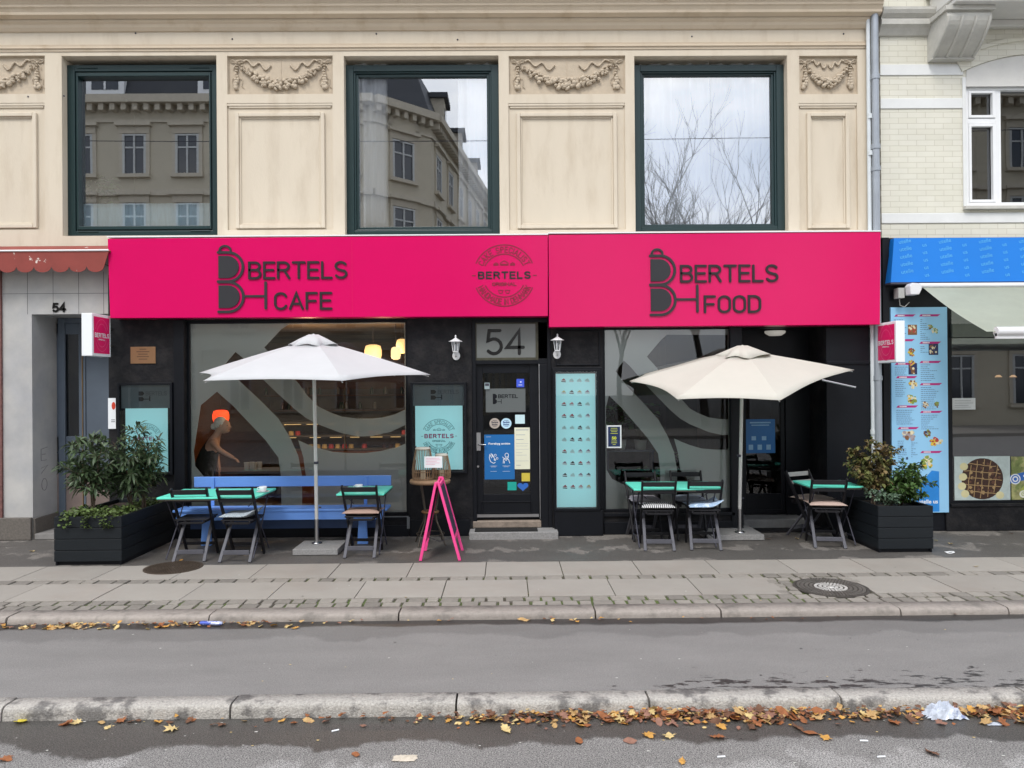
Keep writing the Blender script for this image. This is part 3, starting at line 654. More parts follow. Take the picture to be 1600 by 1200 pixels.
def frostfilm(r_, tr, par, y):
    inv = []
    def arcpts(ps): return ps
    A = [(314, 633), (339, 612), (365, 635), (415, 688), (435, 715), (439, 745), (440, 797), (430, 797), (345, 760), (318, 744), (305, 728), (303, 705)]
    B = [(352, 569), (368, 550), (379, 559), (412, 594), (435, 616), (459, 638), (478, 653), (497, 663), (534, 677), (560, 682), (582, 681), (610, 675), (641, 664), (641, 693), (620, 699), (594, 705), (570, 708), (546, 708), (520, 706), (497, 700), (480, 694), (466, 688), (472, 715), (475, 744), (476, 797), (443, 797), (443, 745), (435, 700), (415, 672), (390, 645), (373, 622), (395, 615), (373, 594)]
    B = [(352, 569), (368, 550), (379, 559), (412, 594), (435, 616), (459, 638), (478, 653), (497, 663), (534, 677), (560, 682), (582, 681), (610, 675), (641, 664), (641, 693), (620, 699), (594, 705), (570, 708), (546, 708), (520, 706), (497, 700), (480, 694), (466, 688), (474, 715), (478, 744), (492, 760), (492, 797), (472, 797), (472, 744), (466, 712), (453, 683), (435, 654), (406, 625), (373, 594)]
    C = [(413, 543), (440, 514), (452, 504), (641, 504), (641, 640), (618, 647), (600, 652), (582, 654), (558, 654), (534, 651), (515, 644), (497, 635), (480, 618), (468, 601), (445, 575)]
    loops = [[(r_[0]+.036, r_[2]+.036), (r_[1]-.036, r_[2]+.036), (r_[1]-.036, r_[3]-.036), (r_[0]+.036, r_[3]-.036)]]
    for P in (A, B, C):
        q = []
        for p in P:
            w_ = W(*tr(*p), y); q.append((min(max(w_.x, r_[0]+.05), r_[1]-.05), min(max(w_.z, r_[2]+.05), r_[3]-.05)))
        loops.append(q)
    vs, fs = shape2d(loops, lambda u, v: (u, y, v)); mb = MB(); mb.add(vs, fs); mb.build('frosted_film', frost, par)
frostfilm(wl, lambda x, y: (x, y), f1, .066)
frostfilm(wr, lambda x, y: (951.5+(x-339)*.80, 618+(y-612)*.88), f2, .066)
# interiors behind the glass
inw = M('interior_wall', (.13, .10, .075), .8, var=.3, sc=1.5, col2=(.05, .045, .04), c2sc=.8); inf = M('interior_floor', (.12, .10, .085), .6, var=.2)
inwood = M('interior_wood', (.13, .05, .02), .55, var=.3, sc=3, stretch=(1, 1, 12))
def room(x0, x1, y0, y1, z1, nm):
    mb = MB(); v = [(x0, y0, .05), (x1, y0, .05), (x1, y1, .05), (x0, y1, .05), (x0, y0, z1), (x1, y0, z1), (x1, y1, z1), (x0, y1, z1)]
    mb.add(v, [(0, 1, 2, 3)], 1); mb.add(v, [(4, 7, 6, 5), (1, 5, 6, 2), (2, 6, 7, 3), (3, 7, 4, 0)], 0)
    mb.box(x0+.01, x0+.06, .6, y1-.1, .3, 2.2, 2); mb.box(x0+.3, x1-1.2, y1-.06, y1-.01, 1.9, 2.7, 2)
    return mb.build(nm, [inw, inf, inwood], bld)
room(SL+.2, X(737), .19, 6, Z(497)+.05, 'cafe_room'); room(X(864), X(1150), .19, 5, Z(505)+.05, 'dining_room')
mb = MB(); a, b = dr[0]-.0, dr[1]+.0; v = [(a, .19, .05), (b, .19, .05), (b, 3, .05), (a, 3, .05), (a, .19, 2.8), (b, .19, 2.8), (b, 3, 2.8), (a, 3, 2.8)]
mb.add(v, [(0, 1, 2, 3), (4, 7, 6, 5), (1, 5, 6, 2), (2, 6, 7, 3), (3, 7, 4, 0)]); mb.build('hall', dark_in, bld)
# entrance door in the middle
y = .05
d0 = R(741, 569, 842, 810, y); mb = MB()
oz = d0[2]
frame(mb, dr[0]+.002, dr[1]-.002, .05, dr[3]-.002, .05, -.02, .12)
mb.box(dr[0]+.052, dr[1]-.052, -.01, .12, Z(569, 0), Z(563, 0)+.02); mb.box(d0[1]+.012, dr[1]-.052, -.012, .12, .05, Z(569, 0)-.001)
mb.build('door_frame', black_paint, bld, .004)
mb = MB(); mb.box(d0[0]-.012, d0[0]-.004, -.015, -.008, d0[2], d0[3]); mb.box(d0[1]+.003, d0[1]+.010, -.018, -.0125, d0[2], d0[3]); mb.build('metal_strip', steel, bld)
mb = MB(); g0 = R(755, 583, 828, 772, y)
mb.box(d0[0], g0[0], y-.02, y+.03, d0[2], d0[3]); mb.box(g0[1], d0[1], y-.02, y+.03, d0[2], d0[3]); mb.box(g0[0], g0[1], y-.02, y+.03, g0[3], d0[3]); mb.box(g0[0], g0[1], y-.02, y+.03, d0[2], g0[2])
a = R(752, 783, 831, 802, y); frame(mb, a[0], a[1], a[2], a[3], .012, y-.032, y-.0205)
door = mb.build('door', black_paint, bld, .004)
mb = MB(); mb.add([(g0[0], y, g0[2]), (g0[1], y, g0[2]), (g0[1], y, g0[3]), (g0[0], y, g0[3])], [(0, 1, 2, 3)]); mb.build('pane', shop_glass, door)
mb = MB(); h = R(744, 676, 751, 704, y-.03); mb.box(h[0], h[1], y-.028, y-.0205, h[2], h[3]); c = W(750, 695, y-.06); mb.tube([(h[0]+.03, y-.03, c.z), (h[0]+.03, y-.065, c.z), (h[1]+.07, y-.065, c.z)], .008, 8)
c = W(747, 729, y-.03); mb.tube([(c.x, y-.03, c.z), (c.x, y-.02, c.z)], .014, 12); mb.build('handle', steel, door)
mb = MB(); kp = R(741, 805, 842, 808, y-.03); mb.box(kp[0], kp[1], y-.03, y-.0205, kp[2]+.0, kp[3]+.012); mb.build('kick_strip', steel, door)
# frosted name band on the door glass
mb = MB(); a = R(759, 607, 821, 644, y-.004); mb.add([(a[0], y-.003, a[2]), (a[1], y-.003, a[2]), (a[1], y-.003, a[3]), (a[0], y-.003, a[3])], [(0, 1, 2, 3)]); mb.build('frosted_band', film('film_door', (.13, .145, .145), .85), door)
# glass transom with the house number
a = R(738, 502, 841, 563, 0); mb = MB(); frame(mb, a[0]+.02, a[1]-.0, a[2], a[3], .035, -.012, .06); tr_ = mb.build('transom', M('transom_frame', (.05, .048, .03), .5, var=.5, sc=14), bld, .003)
mb = MB(); mb.add([(a[0]+.05, .0, a[2]+.03), (a[1]-.03, .0, a[2]+.03), (a[1]-.03, .0, a[3]-.03), (a[0]+.05, .0, a[3]-.03)], [(0, 1, 2, 3)]); mb.build('pane', M('frosted_pane', (.15, .16, .155), .3, var=.1, sc=3, coat=.3), tr_)
mb = MB(); b_ = R(758, 514, 820, 555, 0); strokes(mb, '54', b_[0], b_[2], b_[3]-b_[2], b_[1]-b_[0], .042, face_y(-.001), .002, side=False); mb.build('house_number', black_gloss, tr_)
# steps
mb = MB(); a = G(735, 836, 0.0); mb.box(X(733, -.25, 830), X(872, -.25, 830), -.30, -.035, -.05, .088); mb.box(X(738), X(862), -.029, .15, 0, .090); mb.build('doorstep', granite, bld, .01)
mb = MB(); mb.box(d0[0]-.03, d0[1]+.02, -.028, .10, .0905, d0[2]-.02); mb.build('threshold', M('threshold_stone', (.26, .21, .17), .8, var=.35, sc=10, bump=.4, bsc=30), bld, .012)
mt = MB(); mt.box(X(742, -.2, 825), X(840, -.2, 825), -.27, -.04, .0885, .101); tag(mt.build('door_mat', M('mat_rubber', (.015, .015, .015), .9, var=.3, sc=60, bump=.6, bsc=160), None, .004), 'black ribbed door mat on the granite step of the middle door', 'doormat')
# recessed door at the right
y = .55
a = R(1160, 590, 1228, 795, y); mb = MB(); v = [(rd[0], .87, 0), (rd[1], .87, 0), (rd[1], .87, rd[3]), (rd[0], .87, rd[3])]
mb.box(a[1], rd[1]-.002, y, .86, .02, rd[3]); mb.box(rd[0]+.002, a[0], y, .86, .02, rd[3]); mb.box(a[0], a[1], y, .86, a[3], rd[3]); mb.build('side_wall', black_paint, bld)
mb = MB(); frame(mb, a[0]+.002, a[1]-.002, .14, a[3]-.002, .06, y+.03, y+.08, tb=.06); mb.box(a[0]+.062, a[1]-.062, y+.035, y+.08, .2, .42); d2 = mb.build('door', black_paint, bld, .004)
mb = MB(); mb.add([(a[0]+.06, y+.05, .42), (a[1]-.06, y+.05, .42), (a[1]-.06, y+.05, a[3]-.06), (a[0]+.06, y+.05, a[3]-.06)], [(0, 1, 2, 3)]); mb.build('pane', shop_glass, d2)
mb = MB(); A_, B_ = rd[0]-.3, rd[1]+.3; v = [(A_, .89, 0), (B_, .89, 0), (B_, 3, 0), (A_, 3, 0), (A_, .89, 3), (B_, .89, 3), (B_, 3, 3), (A_, 3, 3)]; mb.add(v, [(0, 1, 2, 3), (4, 7, 6, 5), (1, 5, 6, 2), (2, 6, 7, 3), (3, 7, 4, 0)]); mb.build('back_hall', dark_in, bld)
mb = MB(); mb.box(a[0]-.1, a[1]+.15, .2, .6, 0, .13); mb.build('doorstep', M('step_concrete', (.17, .17, .17), .85, var=.25, sc=6), bld, .01)
# ------------------------------------------------------------------ left entrance (number 54) with its scalloped awning
tile = M('grey_tile', (.46, .45, .43), .45, var=.12, sc=2.5, col2=(.37, .37, .38), c2pos=(.4, .7), c2sc=2)
mb = MB(); ex0, ex1 = X(52, 0, 650), X(172, 0, 650); ez = Z(491, 0, 110); l0 = X(-260)
TD = .62
panel_holes(mb, l0, SL-.001, 0, Z(395, 0, 80), [(ex0, ex1-.0005, .0, ez, TD)], -.02, TD); mb.build('entrance_wall', tile, bld)
mb = MB()
for px in (43, 83, 123, 162): q = W(px, 460, -.02); mb.box(q.x-.003, q.x+.003, -.0215, -.0195, ez, Z(425, 0, 80))
for py in (459,): mb.box(l0, SL-.01, -.0215, -.0195, Z(py, 0, 80)-.003, Z(py, 0, 80)+.003)
mb.build('tile_joint', M('grout', (.14, .14, .14), .9), bld)
mb = MB(); mb.box(l0, ex0-.0, -.07, -.0205, 0, Z(808, 0, 20)); mb.box(ex0+.0005, ex0+.03, -.02, TD-.01, 0, .27); mb.build('base_stone', M('base_granite', (.13, .115, .10), .7, var=.3, sc=40), bld, .008)
q = rect(5, 495, 50, 806); mb = MB(); mb.box(l0, X(6), -.05, -.0205, .0, Z(395, 0, 80)); mb.build('red_edge', M('red_granite', (.16, .07, .06), .6, var=.4, sc=25), bld)
step_m = M('entrance_step', (.22, .21, .20), .8, var=.2, sc=8)
mb = MB(); mb.box(ex0+.031, ex1-.002, -.04, TD, 0, .075); mb.build('entrance_step', step_m, bld, .006)
bluegrey = M('bluegrey_paint', (.10, .125, .16), .4, var=.10, sc=3)
y = TD-.12; a = (ex0+.031, ex1-.003, .076, ez-.002); mb = MB()
xs_ = [a[0], W(84, 650, y).x, W(140, 650, y).x, a[1]]
frame(mb, a[0], a[1], a[2], a[3], .09, y, TD-.01, tb=.07)
dl0, dl1 = a[0]+.09, a[1]-.09; mb.build('entrance_frame', bluegrey, bld, .006)
mb = MB(); gz = Z(682, y, 100); gt = Z(522, y, 100); ga, gb = W(80, 600, y).x, W(121, 600, y).x
mb.box(dl0, ga, y+.03, y+.08, a[2], a[3]-.07); mb.box(gb, dl1, y+.03, y+.08, a[2], a[3]-.07); mb.box(ga, gb, y+.03, y+.08, gt, a[3]-.07); mb.box(ga, gb, y+.03, y+.08, a[2], gz)
mb.box(gb+.07, gb+.10, y+.01, y+.0295, a[2], a[3]-.07)
p_ = (ga, gb, Z(730, y, 100), Z(706, y, 100)); frame(mb, *p_, .02, y+.018, y+.0295)
d3 = mb.build('door', bluegrey, bld, .005)
mb = MB(); mb.add([(ga, y+.05, gz), (gb, y+.05, gz), (gb, y+.05, gt), (ga, y+.05, gt)], [(0, 1, 2, 3)]); mb.build('pane', glass('dark_glass', .10, (.25, .27, .25), .03, 2), d3)
mb = MB(); mb.box(ga-.02, dl1, y+.02, y+.0295, a[2], Z(740, y, 100)); mb.build('kick_plate', M('kick_brown', (.20, .155, .14), .5, var=.15), d3, .003)
mb = MB(); mb.box(gb+.06, gb+.068, y+.0, y+.0295, a[2], a[3]-.08); mb.build('brass_strip', M('brass_dull', (.30, .19, .09), .4, .6, var=.2), d3)
mb = MB(); mb.box(ga, dl1, TD+.2, TD+.22, 0, 3); mb.build('stair_hall', dark_in, bld)
q = rect(81, 473, 103, 488, -.03); mb = MB(); strokes(mb, '54', q[0], q[2], q[3]-q[2], q[1]-q[0], .027, face_y(-.021), .008); mb.build('house_number', black_gloss, bld)
mb = MB(); vs, fs = text2d('E1 O', .09, lambda u, v: (ex0+.002+.0, .12+u*.55, .95-v)); 
for (pts) in ([(0.10, 1.15), (0.10, 1.0), (.22, 1.0)], [(.10, 1.15), (.24, 1.17)], [(.12, 1.08), (.2, 1.08)], [(.1, .9), (.25, .93), (.1, .83)], [(.17+.06*cos(t*.6), .68+.08*sin(t*.6)) for t in range(12)]):
    mb.tube([(ex0+.001, .06+u, v) for u, v in pts], .003, 5)
mb.build('graffiti', M('marker', (.12, .11, .12), .6), bld)
# scalloped awning
red_aw = M('awning_red_metal', (.24, .045, .035), .55, var=.15, sc=4, col2=(.62, .55, .5), c2pos=(.66, .68), c2sc=5)
t = thing('scalloped_awning', 'faded red metal awning with scalloped edge and peeling paint above the left entrance', 'awning', (0, 0, 0))
mb = MB(); yb = -.30; zt_ = Z(393, yb, 80); zb_ = Z(417, yb, 80); r_ = (W(28+27.5, 400, yb).x-W(28, 400, yb).x)/2; xa = X(-250, yb); xe = X(170, yb, 410); N = 0
x = W(0, 400, yb).x-20*2*r_
loop = []; xx = xa; k = 0
pts = [(xa, zt_)]; 
c0 = W(39, 400, yb).x
ks = [k for k in range(-14, 8) if c0+k*2*r_-r_ > xa and c0+k*2*r_+r_*.3 < xe]
bot = []
for k in ks:
    c = c0+k*2*r_
    for i in range(9):
        a_ = pi+pi*i/8; px = c+r_*.97*cos(a_); bot.append((min(px, xe), zb_+r_*.62*sin(a_)))
poly = bot+[(xe, zt_), (bot[0][0], zt_)]
vs, fs = shape2d([poly], lambda u, v: (u, yb, v)); mb.add(vs, fs)
mb.add([(bot[0][0], yb, zt_), (xe, yb, zt_), (xe, -.02, zt_+.12), (bot[0][0], -.02, zt_+.12)], [(0, 1, 2, 3)]); mb.add([(xe, yb, zt_), (xe, -.02, zt_+.12), (xe, -.02, zt_-.1)], [(0, 1, 2)])
o = mb.build('canopy_sheet', red_aw, t); sd = o.modifiers.new('t', 'SOLIDIFY'); sd.thickness = .006
mb = MB(); mb.tube([(bot[0][0], yb-.005, zt_+.012), (xe, yb-.005, zt_+.012)], .012, 8); mb.build('top_rail', white_paint, t)
mb = MB()
for k in ks: mb.tube([(c0+k*2*r_+r_, yb+.02, zb_+.03), (c0+k*2*r_+r_, -.02, zb_+.02)], .007, 6)
_each(mb, 'bracket', iron, t)
# ------------------------------------------------------------------ the two big pink fascia signs
YP = -.26
def sign(corners, label, marks):
    t = thing('fascia_sign', label, 'sign', (0, 0, 0))
    (ax, az), (bx, bz), (cx, cz), (dx, dz) = [(W(px, py, YP).x, W(px, py, YP).z) for px, py in corners]   # TL BL BR TR
    mb = MB(); f = lambda u, v, d: (u, YP+d, v)
    mb.prism([(ax, az), (bx, bz), (cx, cz), (dx, dz)], f, 0, .22)
    mb.build('panel', pink, t, .004)
    mb = MB(); mb.box(ax-.004, dx+.004, YP-.008, -.02, max(az, dz)+.001, max(az, dz)+.016); mb.build('top_flashing', white_paint, t)
    mb = MB(); mb.box(ax+.02, dx-.02, YP+.221, -.031, bz+.02, bz+.06); mb.build('backing_batten', black_paint, t)
    return t
s1 = sign([(168, 373), (172, 497), (856, 494), (856, 367)], 'left glossy pink sign with dark cup logo and BERTELS CAFE lettering', 0)
s2 = sign([(857, 367), (858, 511), (1375, 507), (1376, 362)], 'right glossy pink sign with dark cup logo and BERTELS FOOD lettering', 0)
P2 = lambda px, py: (lambda q: (q.x, q.z))(W(px, py, YP))
def logo(par, dx, dy):
    # maps layout pixels to the sign plane as a straight similarity (no perspective)
    o = W(450+dx, 440+dy, YP); k = (YP-CAM.y)/F
    L2 = lambda x, y: (o.x+(x-450)*k, o.z-(y-440)*k)
    fn = face_y(YP); mb = MB(); wt = 4.0*k
    def half(x0, y0, x1, y1):        # D shape: flat at left, round at right
        h = (y1-y0)/2; r = min(h, x1-x0); p = [L2(x0, y1), L2(x0, y0)]
        p += [L2(x1-r+r*sin(radians(a)), (y0+h)-h*cos(radians(a))) for a in range(0, 181, 15)]; return p
    mb.prism(half(342.5, 399.5, 374, 434), fn, .016, 0, back=False); mb.prism(half(342.5, 445.5, 375, 480.5), fn, .016, 0, back=False)
    def darc(x0, y0, x1, y1):
        h = (y1-y0)/2; r = h; return [L2(x0, y0)]+[L2(x1-r+r*sin(radians(a)), (y0+h)-h*cos(radians(a))) for a in range(0, 181, 12)]+[L2(x0, y1)]
    strip(mb, darc(342, 394, 380.5, 439.3), wt, fn, .016); strip(mb, darc(342.5, 440.2, 381, 486.5), wt, fn, .0168)
    strip(mb, [L2(345, 391.2)]+[L2(353+8.5*cos(radians(a)), 391-7*sin(radians(a))) for a in range(180, -1, -20)], wt*.8, fn, .0176)
    strip(mb, [L2(381, 462.5), L2(413.5, 462.5)], 3.4*k, fn, .0152); strip(mb, [L2(415.5, 441.5), L2(415.5, 481.5)], wt, fn, .016)
    mb.build('logo_mark', letter, par)
    def word(txt, x0, y0, x1, y1, w_):
        mb = MB(); a = L2(x0, y1); b = L2(x1, y0); strokes(mb, txt, a[0], a[1], b[1]-a[1], b[0]-a[0], w_*k, fn, .016); mb.build('lettering', letter_dark2, par)
    word('BERTELS', 388.5, 408.5, 543, 436.5, 3.7); return word
letter_dark2 = M('letter_charcoal', (.018, .012, .016), .45, var=.05)
wd = logo(s1, 0, 0); wd('CAFE', 428.5, 456.5, 519, 484.5, 3.7)
wd = logo(s2, 673.5, 5); wd('FOOD', 425.5, 456.5, 515.5, 484.5, 3.7)
def seal(par, cx, cy, R_, fn, m1, m2, nm='round_emblem', d=.003, bold=True):
    """the round cake emblem: two arcs of writing round the name; R_ = outer radius; squashed never"""
    mb = MB(); w_ = R_*.035
    for r in (1., .70):
        lim = 24 if r == 1. else 28
        strip(mb, [(cx+R_*r*cos(radians(a)), cy+R_*r*sin(radians(a))) for a in range(lim, 181-lim, 4)], w_, fn, d, side=False)
        strip(mb, [(cx+R_*r*cos(radians(-a)), cy+R_*r*sin(radians(-a))) for a in range(lim, 181-lim, 4)], w_, fn, d, side=False)
    strokes_arc(mb, 'CAKE SPECIALIST', cx, cy, R_*.76, R_*.17, 155, 25, w_*.9, fn, d)
    strokes_arc(mb, 'HANDMADE IN DENMARK', cx, cy, R_*.94, R_*.17, 205, 335, w_*.9, fn, d, inward=True)
    strokes(mb, 'ORIGINAL', cx-R_*.40, cy-R_*.34, R_*.12, R_*.80, w_*.8, fn, d, side=False)
    strip(mb, [(cx-R_*1.04, cy), (cx-R_*.95, cy)], w_, fn, d, side=False); strip(mb, [(cx+R_*.95, cy), (cx+R_*1.04, cy)], w_, fn, d, side=False)
    for (x, s) in ((0, .15), (-.27, .08), (.27, .08)):       # little cakes
        q = [(cx+R_*(x-s/1.2), cy+R_*.34), (cx+R_*(x+s/1.2), cy+R_*.34), (cx+R_*(x+s/1.2), cy+R_*(.34+s*.45)), (cx+R_*x, cy+R_*(.34+s*.95)), (cx+R_*(x-s/1.2), cy+R_*(.34+s*.45)), (cx+R_*(x-s/1.2), cy+R_*.34)]
        strip(mb, q, w_*.8, fn, d, side=False)
        strip(mb, [(cx+R_*(x-s/1.2), cy+R_*(.34+s*.2)), (cx+R_*(x+s/1.2), cy+R_*(.34+s*.2))], w_*.7, fn, d+.0006, side=False)
    for x in (-.12, .10):
        strip(mb, [(cx+R_*(x-.07), cy-R_*.48), (cx+R_*(x+.07), cy-R_*.48), (cx+R_*(x+.04), cy-R_*.58), (cx+R_*(x-.04), cy-R_*.58), (cx+R_*(x-.07), cy-R_*.48)], w_*.8, fn, d, side=False)
    mb.build(nm, m1, par)
    mb = MB(); strokes(mb, 'BERTELS', cx-R_*.86, cy-R_*.115, R_*.25, R_*1.72, w_*1.5 if bold else w_*1.2, fn, d+.001, side=False, gap=.34); mb.build('lettering', m2, par)
c = P2(788, 430.5); seal(s1, c[0], c[1], 48*(10+YP)/F, face_y(YP), M('emblem_ink', (.22, .008, .03), .45), letter_dark2)
mb = MB(); q = W(550, 430, YP); mb.box(q.x-.002, q.x+.002, YP-.0012, YP-.0002, W(550, 493, YP).z, W(550, 376, YP).z); mb.build('panel_joint', M('pink_joint', (.62, .004, .08), .3), s1)
# ------------------------------------------------------------------ the two small signs that stand out from the wall
def blade(x, yn, yf, z0, z1, th, side, label):
    t = thing('projecting_sign', label, 'sign', (x, yf, z0)); mb = MB(); xs = (x-th, x) if side > 0 else (x, x+th)
    mb.box(xs[0]-x, xs[1]-x, yn-yf, 0, 0, z1-z0); mb.build('box', M('sign_white', (.80, .83, .86), .4, var=.03), t, .006)
    mb = MB(); fx = .0015*side; b = .035
    mb.add([(fx, yn-yf+b, b), (fx, -b, b), (fx, -b, z1-z0-b), (fx, yn-yf+b, z1-z0-b)], [(0, 1, 2, 3)]); mb.build('pink_face', M('pink_sign', (.72, .012, .13), .35), t)
    L_ = yf-yn; fn = (lambda u, v, d=0.: (.002+d, u, v)) if side > 0 else (lambda u, v, d=0.: (-.002-d, -u, v))
    # u runs left to right as seen
    cy = -L_/2 if side > 0 else L_/2
    off = (z1-z0)/2
    e = MB(); Rr = L_*.36; sq = 1.25
    for r in (1., .72):
        for s0 in (1, -1):
            strip(e, [(cy+Rr*r*cos(radians(s0*a)), off+Rr*sq*r*sin(radians(s0*a))) for a in range(22, 159, 8)], .004, fn, .0005, side=False)
    e.build('round_emblem', M('pale_pink', (.85, .25, .38), .5), t)
    e = MB(); strokes(e, 'BERTELS', cy-L_*.38, off-.028, .056, L_*.76, .011, fn, .0012, side=False, gap=.3); strokes(e, 'ORIGINAL', cy-L_*.18, off-.062, .018, L_*.36, .004, fn, .0012, side=False); e.build('lettering', paper, t)
    mb = MB(); mb.bar((xs[0]-x+th/2, 0, .15), (xs[0]-x+th/2, -yf-.02, .15), .02, .02); mb.bar((xs[0]-x+th/2, 0, z1-z0-.15), (xs[0]-x+th/2, -yf-.02, z1-z0-.15), .02, .02); mb.build('bracket', iron, t)
blade(W(144, 520, -.62).x, -.62, -.18, W(136, 556, -.62).z, W(136, 489, -.62).z, .13, 1, 'white box sign with pink BERTELS face standing out by the left entrance')
blade(W(1400, 520, -.60).x, -.60, -.10, W(1400, 566, -.6).z, W(1400, 501, -.6).z, .11, -1, 'white box sign with pink BERTELS face standing out beside the blue menu board')
# ------------------------------------------------------------------ wall lanterns
lamp_glass = glass('lantern_glass', .12, (.85, .87, .9))
def lantern(px, py0, py1, label):
    q = W(px, (py0+py1)/2, -.14); z0, z1 = W(px, py1, -.14).z, W(px, py0, -.14).z; h = z1-z0; t = thing('wall_lantern', label, 'wall lamp', (q.x, -.032, z0+h*.25), 0, 'white wall lanterns either side of the door')
    Z_ = lambda f: h*(f-.25); cy = -.115
    mb = MB(); mb.lathe([(0, 1.0*h-.25*h), (.008, .97*h-.25*h), (.012, .93*h-.25*h), (.006, .90*h-.25*h), (.012, .87*h-.25*h), (.035, .82*h-.25*h), (.085, .735*h-.25*h), (.088, .72*h-.25*h), (.05, .715*h-.25*h)], (0, cy, 0), 8, sm=False); mb.build('lamp_roof', white_metal, t)
    mb = MB()
    for i in range(6):
        a = pi*i/3+.2; mb.bar((.052*cos(a), cy+.052*sin(a), Z_(.72)), (.032*cos(a), cy+.032*sin(a), Z_(.30)), .008, .008)
    mb.lathe([(0, Z_(.26)), (.03, Z_(.28)), (.038, Z_(.31)), (.03, Z_(.33))], (0, cy, 0), 12); mb.lathe([(.055, Z_(.70)), (.055, Z_(.725)), (.03, Z_(.72))], (0, cy, 0), 12); mb.build('cage', white_metal, t)
    mb = MB(); mb.lathe([(.030, Z_(.33)), (.049, Z_(.70))], (0, cy, 0), 12); mb.build('lamp_glass', lamp_glass, t)
    mb = MB(); mb.lathe([(0, Z_(.33)), (.012, Z_(.34)), (.014, Z_(.5)), (.009, Z_(.6)), (0, Z_(.62))], (0, cy, 0), 10); mb.build('bulb', white_paint, t)
    mb = MB(); mb.tube([(0, cy, Z_(.28)), (0, cy+.01, Z_(.16)), (0, cy+.06, Z_(.13)), (0, -.01, Z_(.2))], .012, 8); mb.build('arm', white_metal, t)
    mb = MB(); vs = []; n = 16
    mb.prism([(.05*cos(2*pi*i/n), Z_(.17)+.07*h/.33*sin(2*pi*i/n)*.85) for i in range(n)], lambda u, v, d: (u, d, v), -.022, 0); mb.build('wall_plate', white_metal, t, .004)
lantern(712, 523, 562, 'white lantern on the black wall left of the middle door'); lantern(871, 521, 560, 'white lantern on the black wall right of the middle door')
# ------------------------------------------------------------------ display cases
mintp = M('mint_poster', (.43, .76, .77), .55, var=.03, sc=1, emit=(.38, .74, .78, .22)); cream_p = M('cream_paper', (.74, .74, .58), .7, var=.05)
em1 = M('emblem_grey', (.18, .42, .44), .6); magenta = M('magenta_ink', (.42, .015, .13), .5)
case_glass = glass('case_glass', .0, (.97, .99, .99), .02, 1.)
def case(r_, y, depth, fr, label, poster, top=None):
    t = thing('display_case', label, 'display case', (r_[0], y, r_[2])); w_, h = r_[1]-r_[0], r_[3]-r_[2]
    mb = MB(); frame(mb, 0, w_, 0, h, fr, -depth, 0); mb.box(fr, w_-fr, -.008, 0, fr, h-fr); mb.build('case_frame', black_paint, t, .004)
    mb = MB(); mb.add([(fr, -depth+.008, fr), (w_-fr, -depth+.008, fr), (w_-fr, -depth+.008, h-fr), (fr, -depth+.008, h-fr)], [(0, 1, 2, 3)]); mb.build('case_glass', case_glass, t)
    return t, w_, h
greyfilm = M('grey_backing', (.11, .14, .15), .5, var=.1)
def mintcase(r_, pr, label, topfrac):
    t, w_, h = case(r_, -.032, .07, .03, label, None)
    a, b, c, d = pr[0]-r_[0], pr[1]-r_[0], pr[2]-r_[2], pr[3]-r_[2]
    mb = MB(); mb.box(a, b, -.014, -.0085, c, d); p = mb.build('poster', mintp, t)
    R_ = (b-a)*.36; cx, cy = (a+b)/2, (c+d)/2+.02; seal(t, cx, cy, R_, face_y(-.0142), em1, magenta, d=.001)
    mb = MB(); mb.box(.03, w_-.03, -.016, -.0085, d+.002, h-.03); mb.build('top_band', greyfilm, t)
    fn = face_y(-.0165); k = .55*(9.9/F); ox, oz = w_*.36, (d+h)/2-.01; mb = MB()
    for (x0, y0, x1, y1) in ((0, 2, 11, 14), (0, -14, 11, -2)):
        mb.add([fn(ox+x0*k*1.1, oz+y0*k, .0005), fn(ox+x1*k, oz+y0*k, .0005), fn(ox+x1*1.5*k, oz+(y0+y1)/2*k, .0005), fn(ox+x1*k, oz+y1*k, .0005), fn(ox+x0*k, oz+y1*k, .0005)], [(0, 1, 2, 3, 4)])
    mb.bar((ox+16*k, -.017, oz-8*k), (ox+30*k, -.017, oz-8*k), .002, .01); mb.box(ox+30*k, ox+33*k, -.018, -.0165, oz-14*k, oz); mb.build('logo_mark', black_paint, t)
    mb = MB(); strokes(mb, 'BERTELS', ox+20*k, oz+2*k, 12*k, 60*k, 2*k, fn, .0005, side=False); mb.build('lettering', M('faint_ink', (.07, .085, .09), .6), t)
mintcase(R(183, 598, 269, 742, -.1), R(196, 638, 262, 738, -.05), 'black display case with mint BERTELS poster, partly behind the left shrub', 0)
mintcase(R(641, 597, 729, 740, -.1), R(649, 634, 723, 734, -.05), 'black display case with mint BERTELS poster above the wicker lanterns', 0)
q = R(865, 577, 937, 798, -.13); t, w_, h = case(q, -.056, .09, .032, 'tall narrow black display case with mint poster of cake slices right of the door', None)
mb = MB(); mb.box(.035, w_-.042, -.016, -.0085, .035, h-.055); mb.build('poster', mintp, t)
cakec = [M('cake_'+n_, c_, .7) for n_, c_ in (('red', (.55, .08, .09)), ('white', (.72, .78, .78)), ('dark', (.05, .03, .04)), ('cream', (.70, .55, .25)), ('mauve', (.35, .22, .30)), ('pale', (.55, .72, .70)), ('pinkish', (.70, .28, .28)))]
rows = ['RPPP', 'CDCM', 'RKDP', 'RRPM', 'PPDP', 'PDDP', 'RPMM', 'MDRM', 'DPMD', 'RRKC']; mb = MB(); fn = face_y(-.0165)
X0, X1, Z0_, Z1_ = .035, w_-.042, .035, h-.055
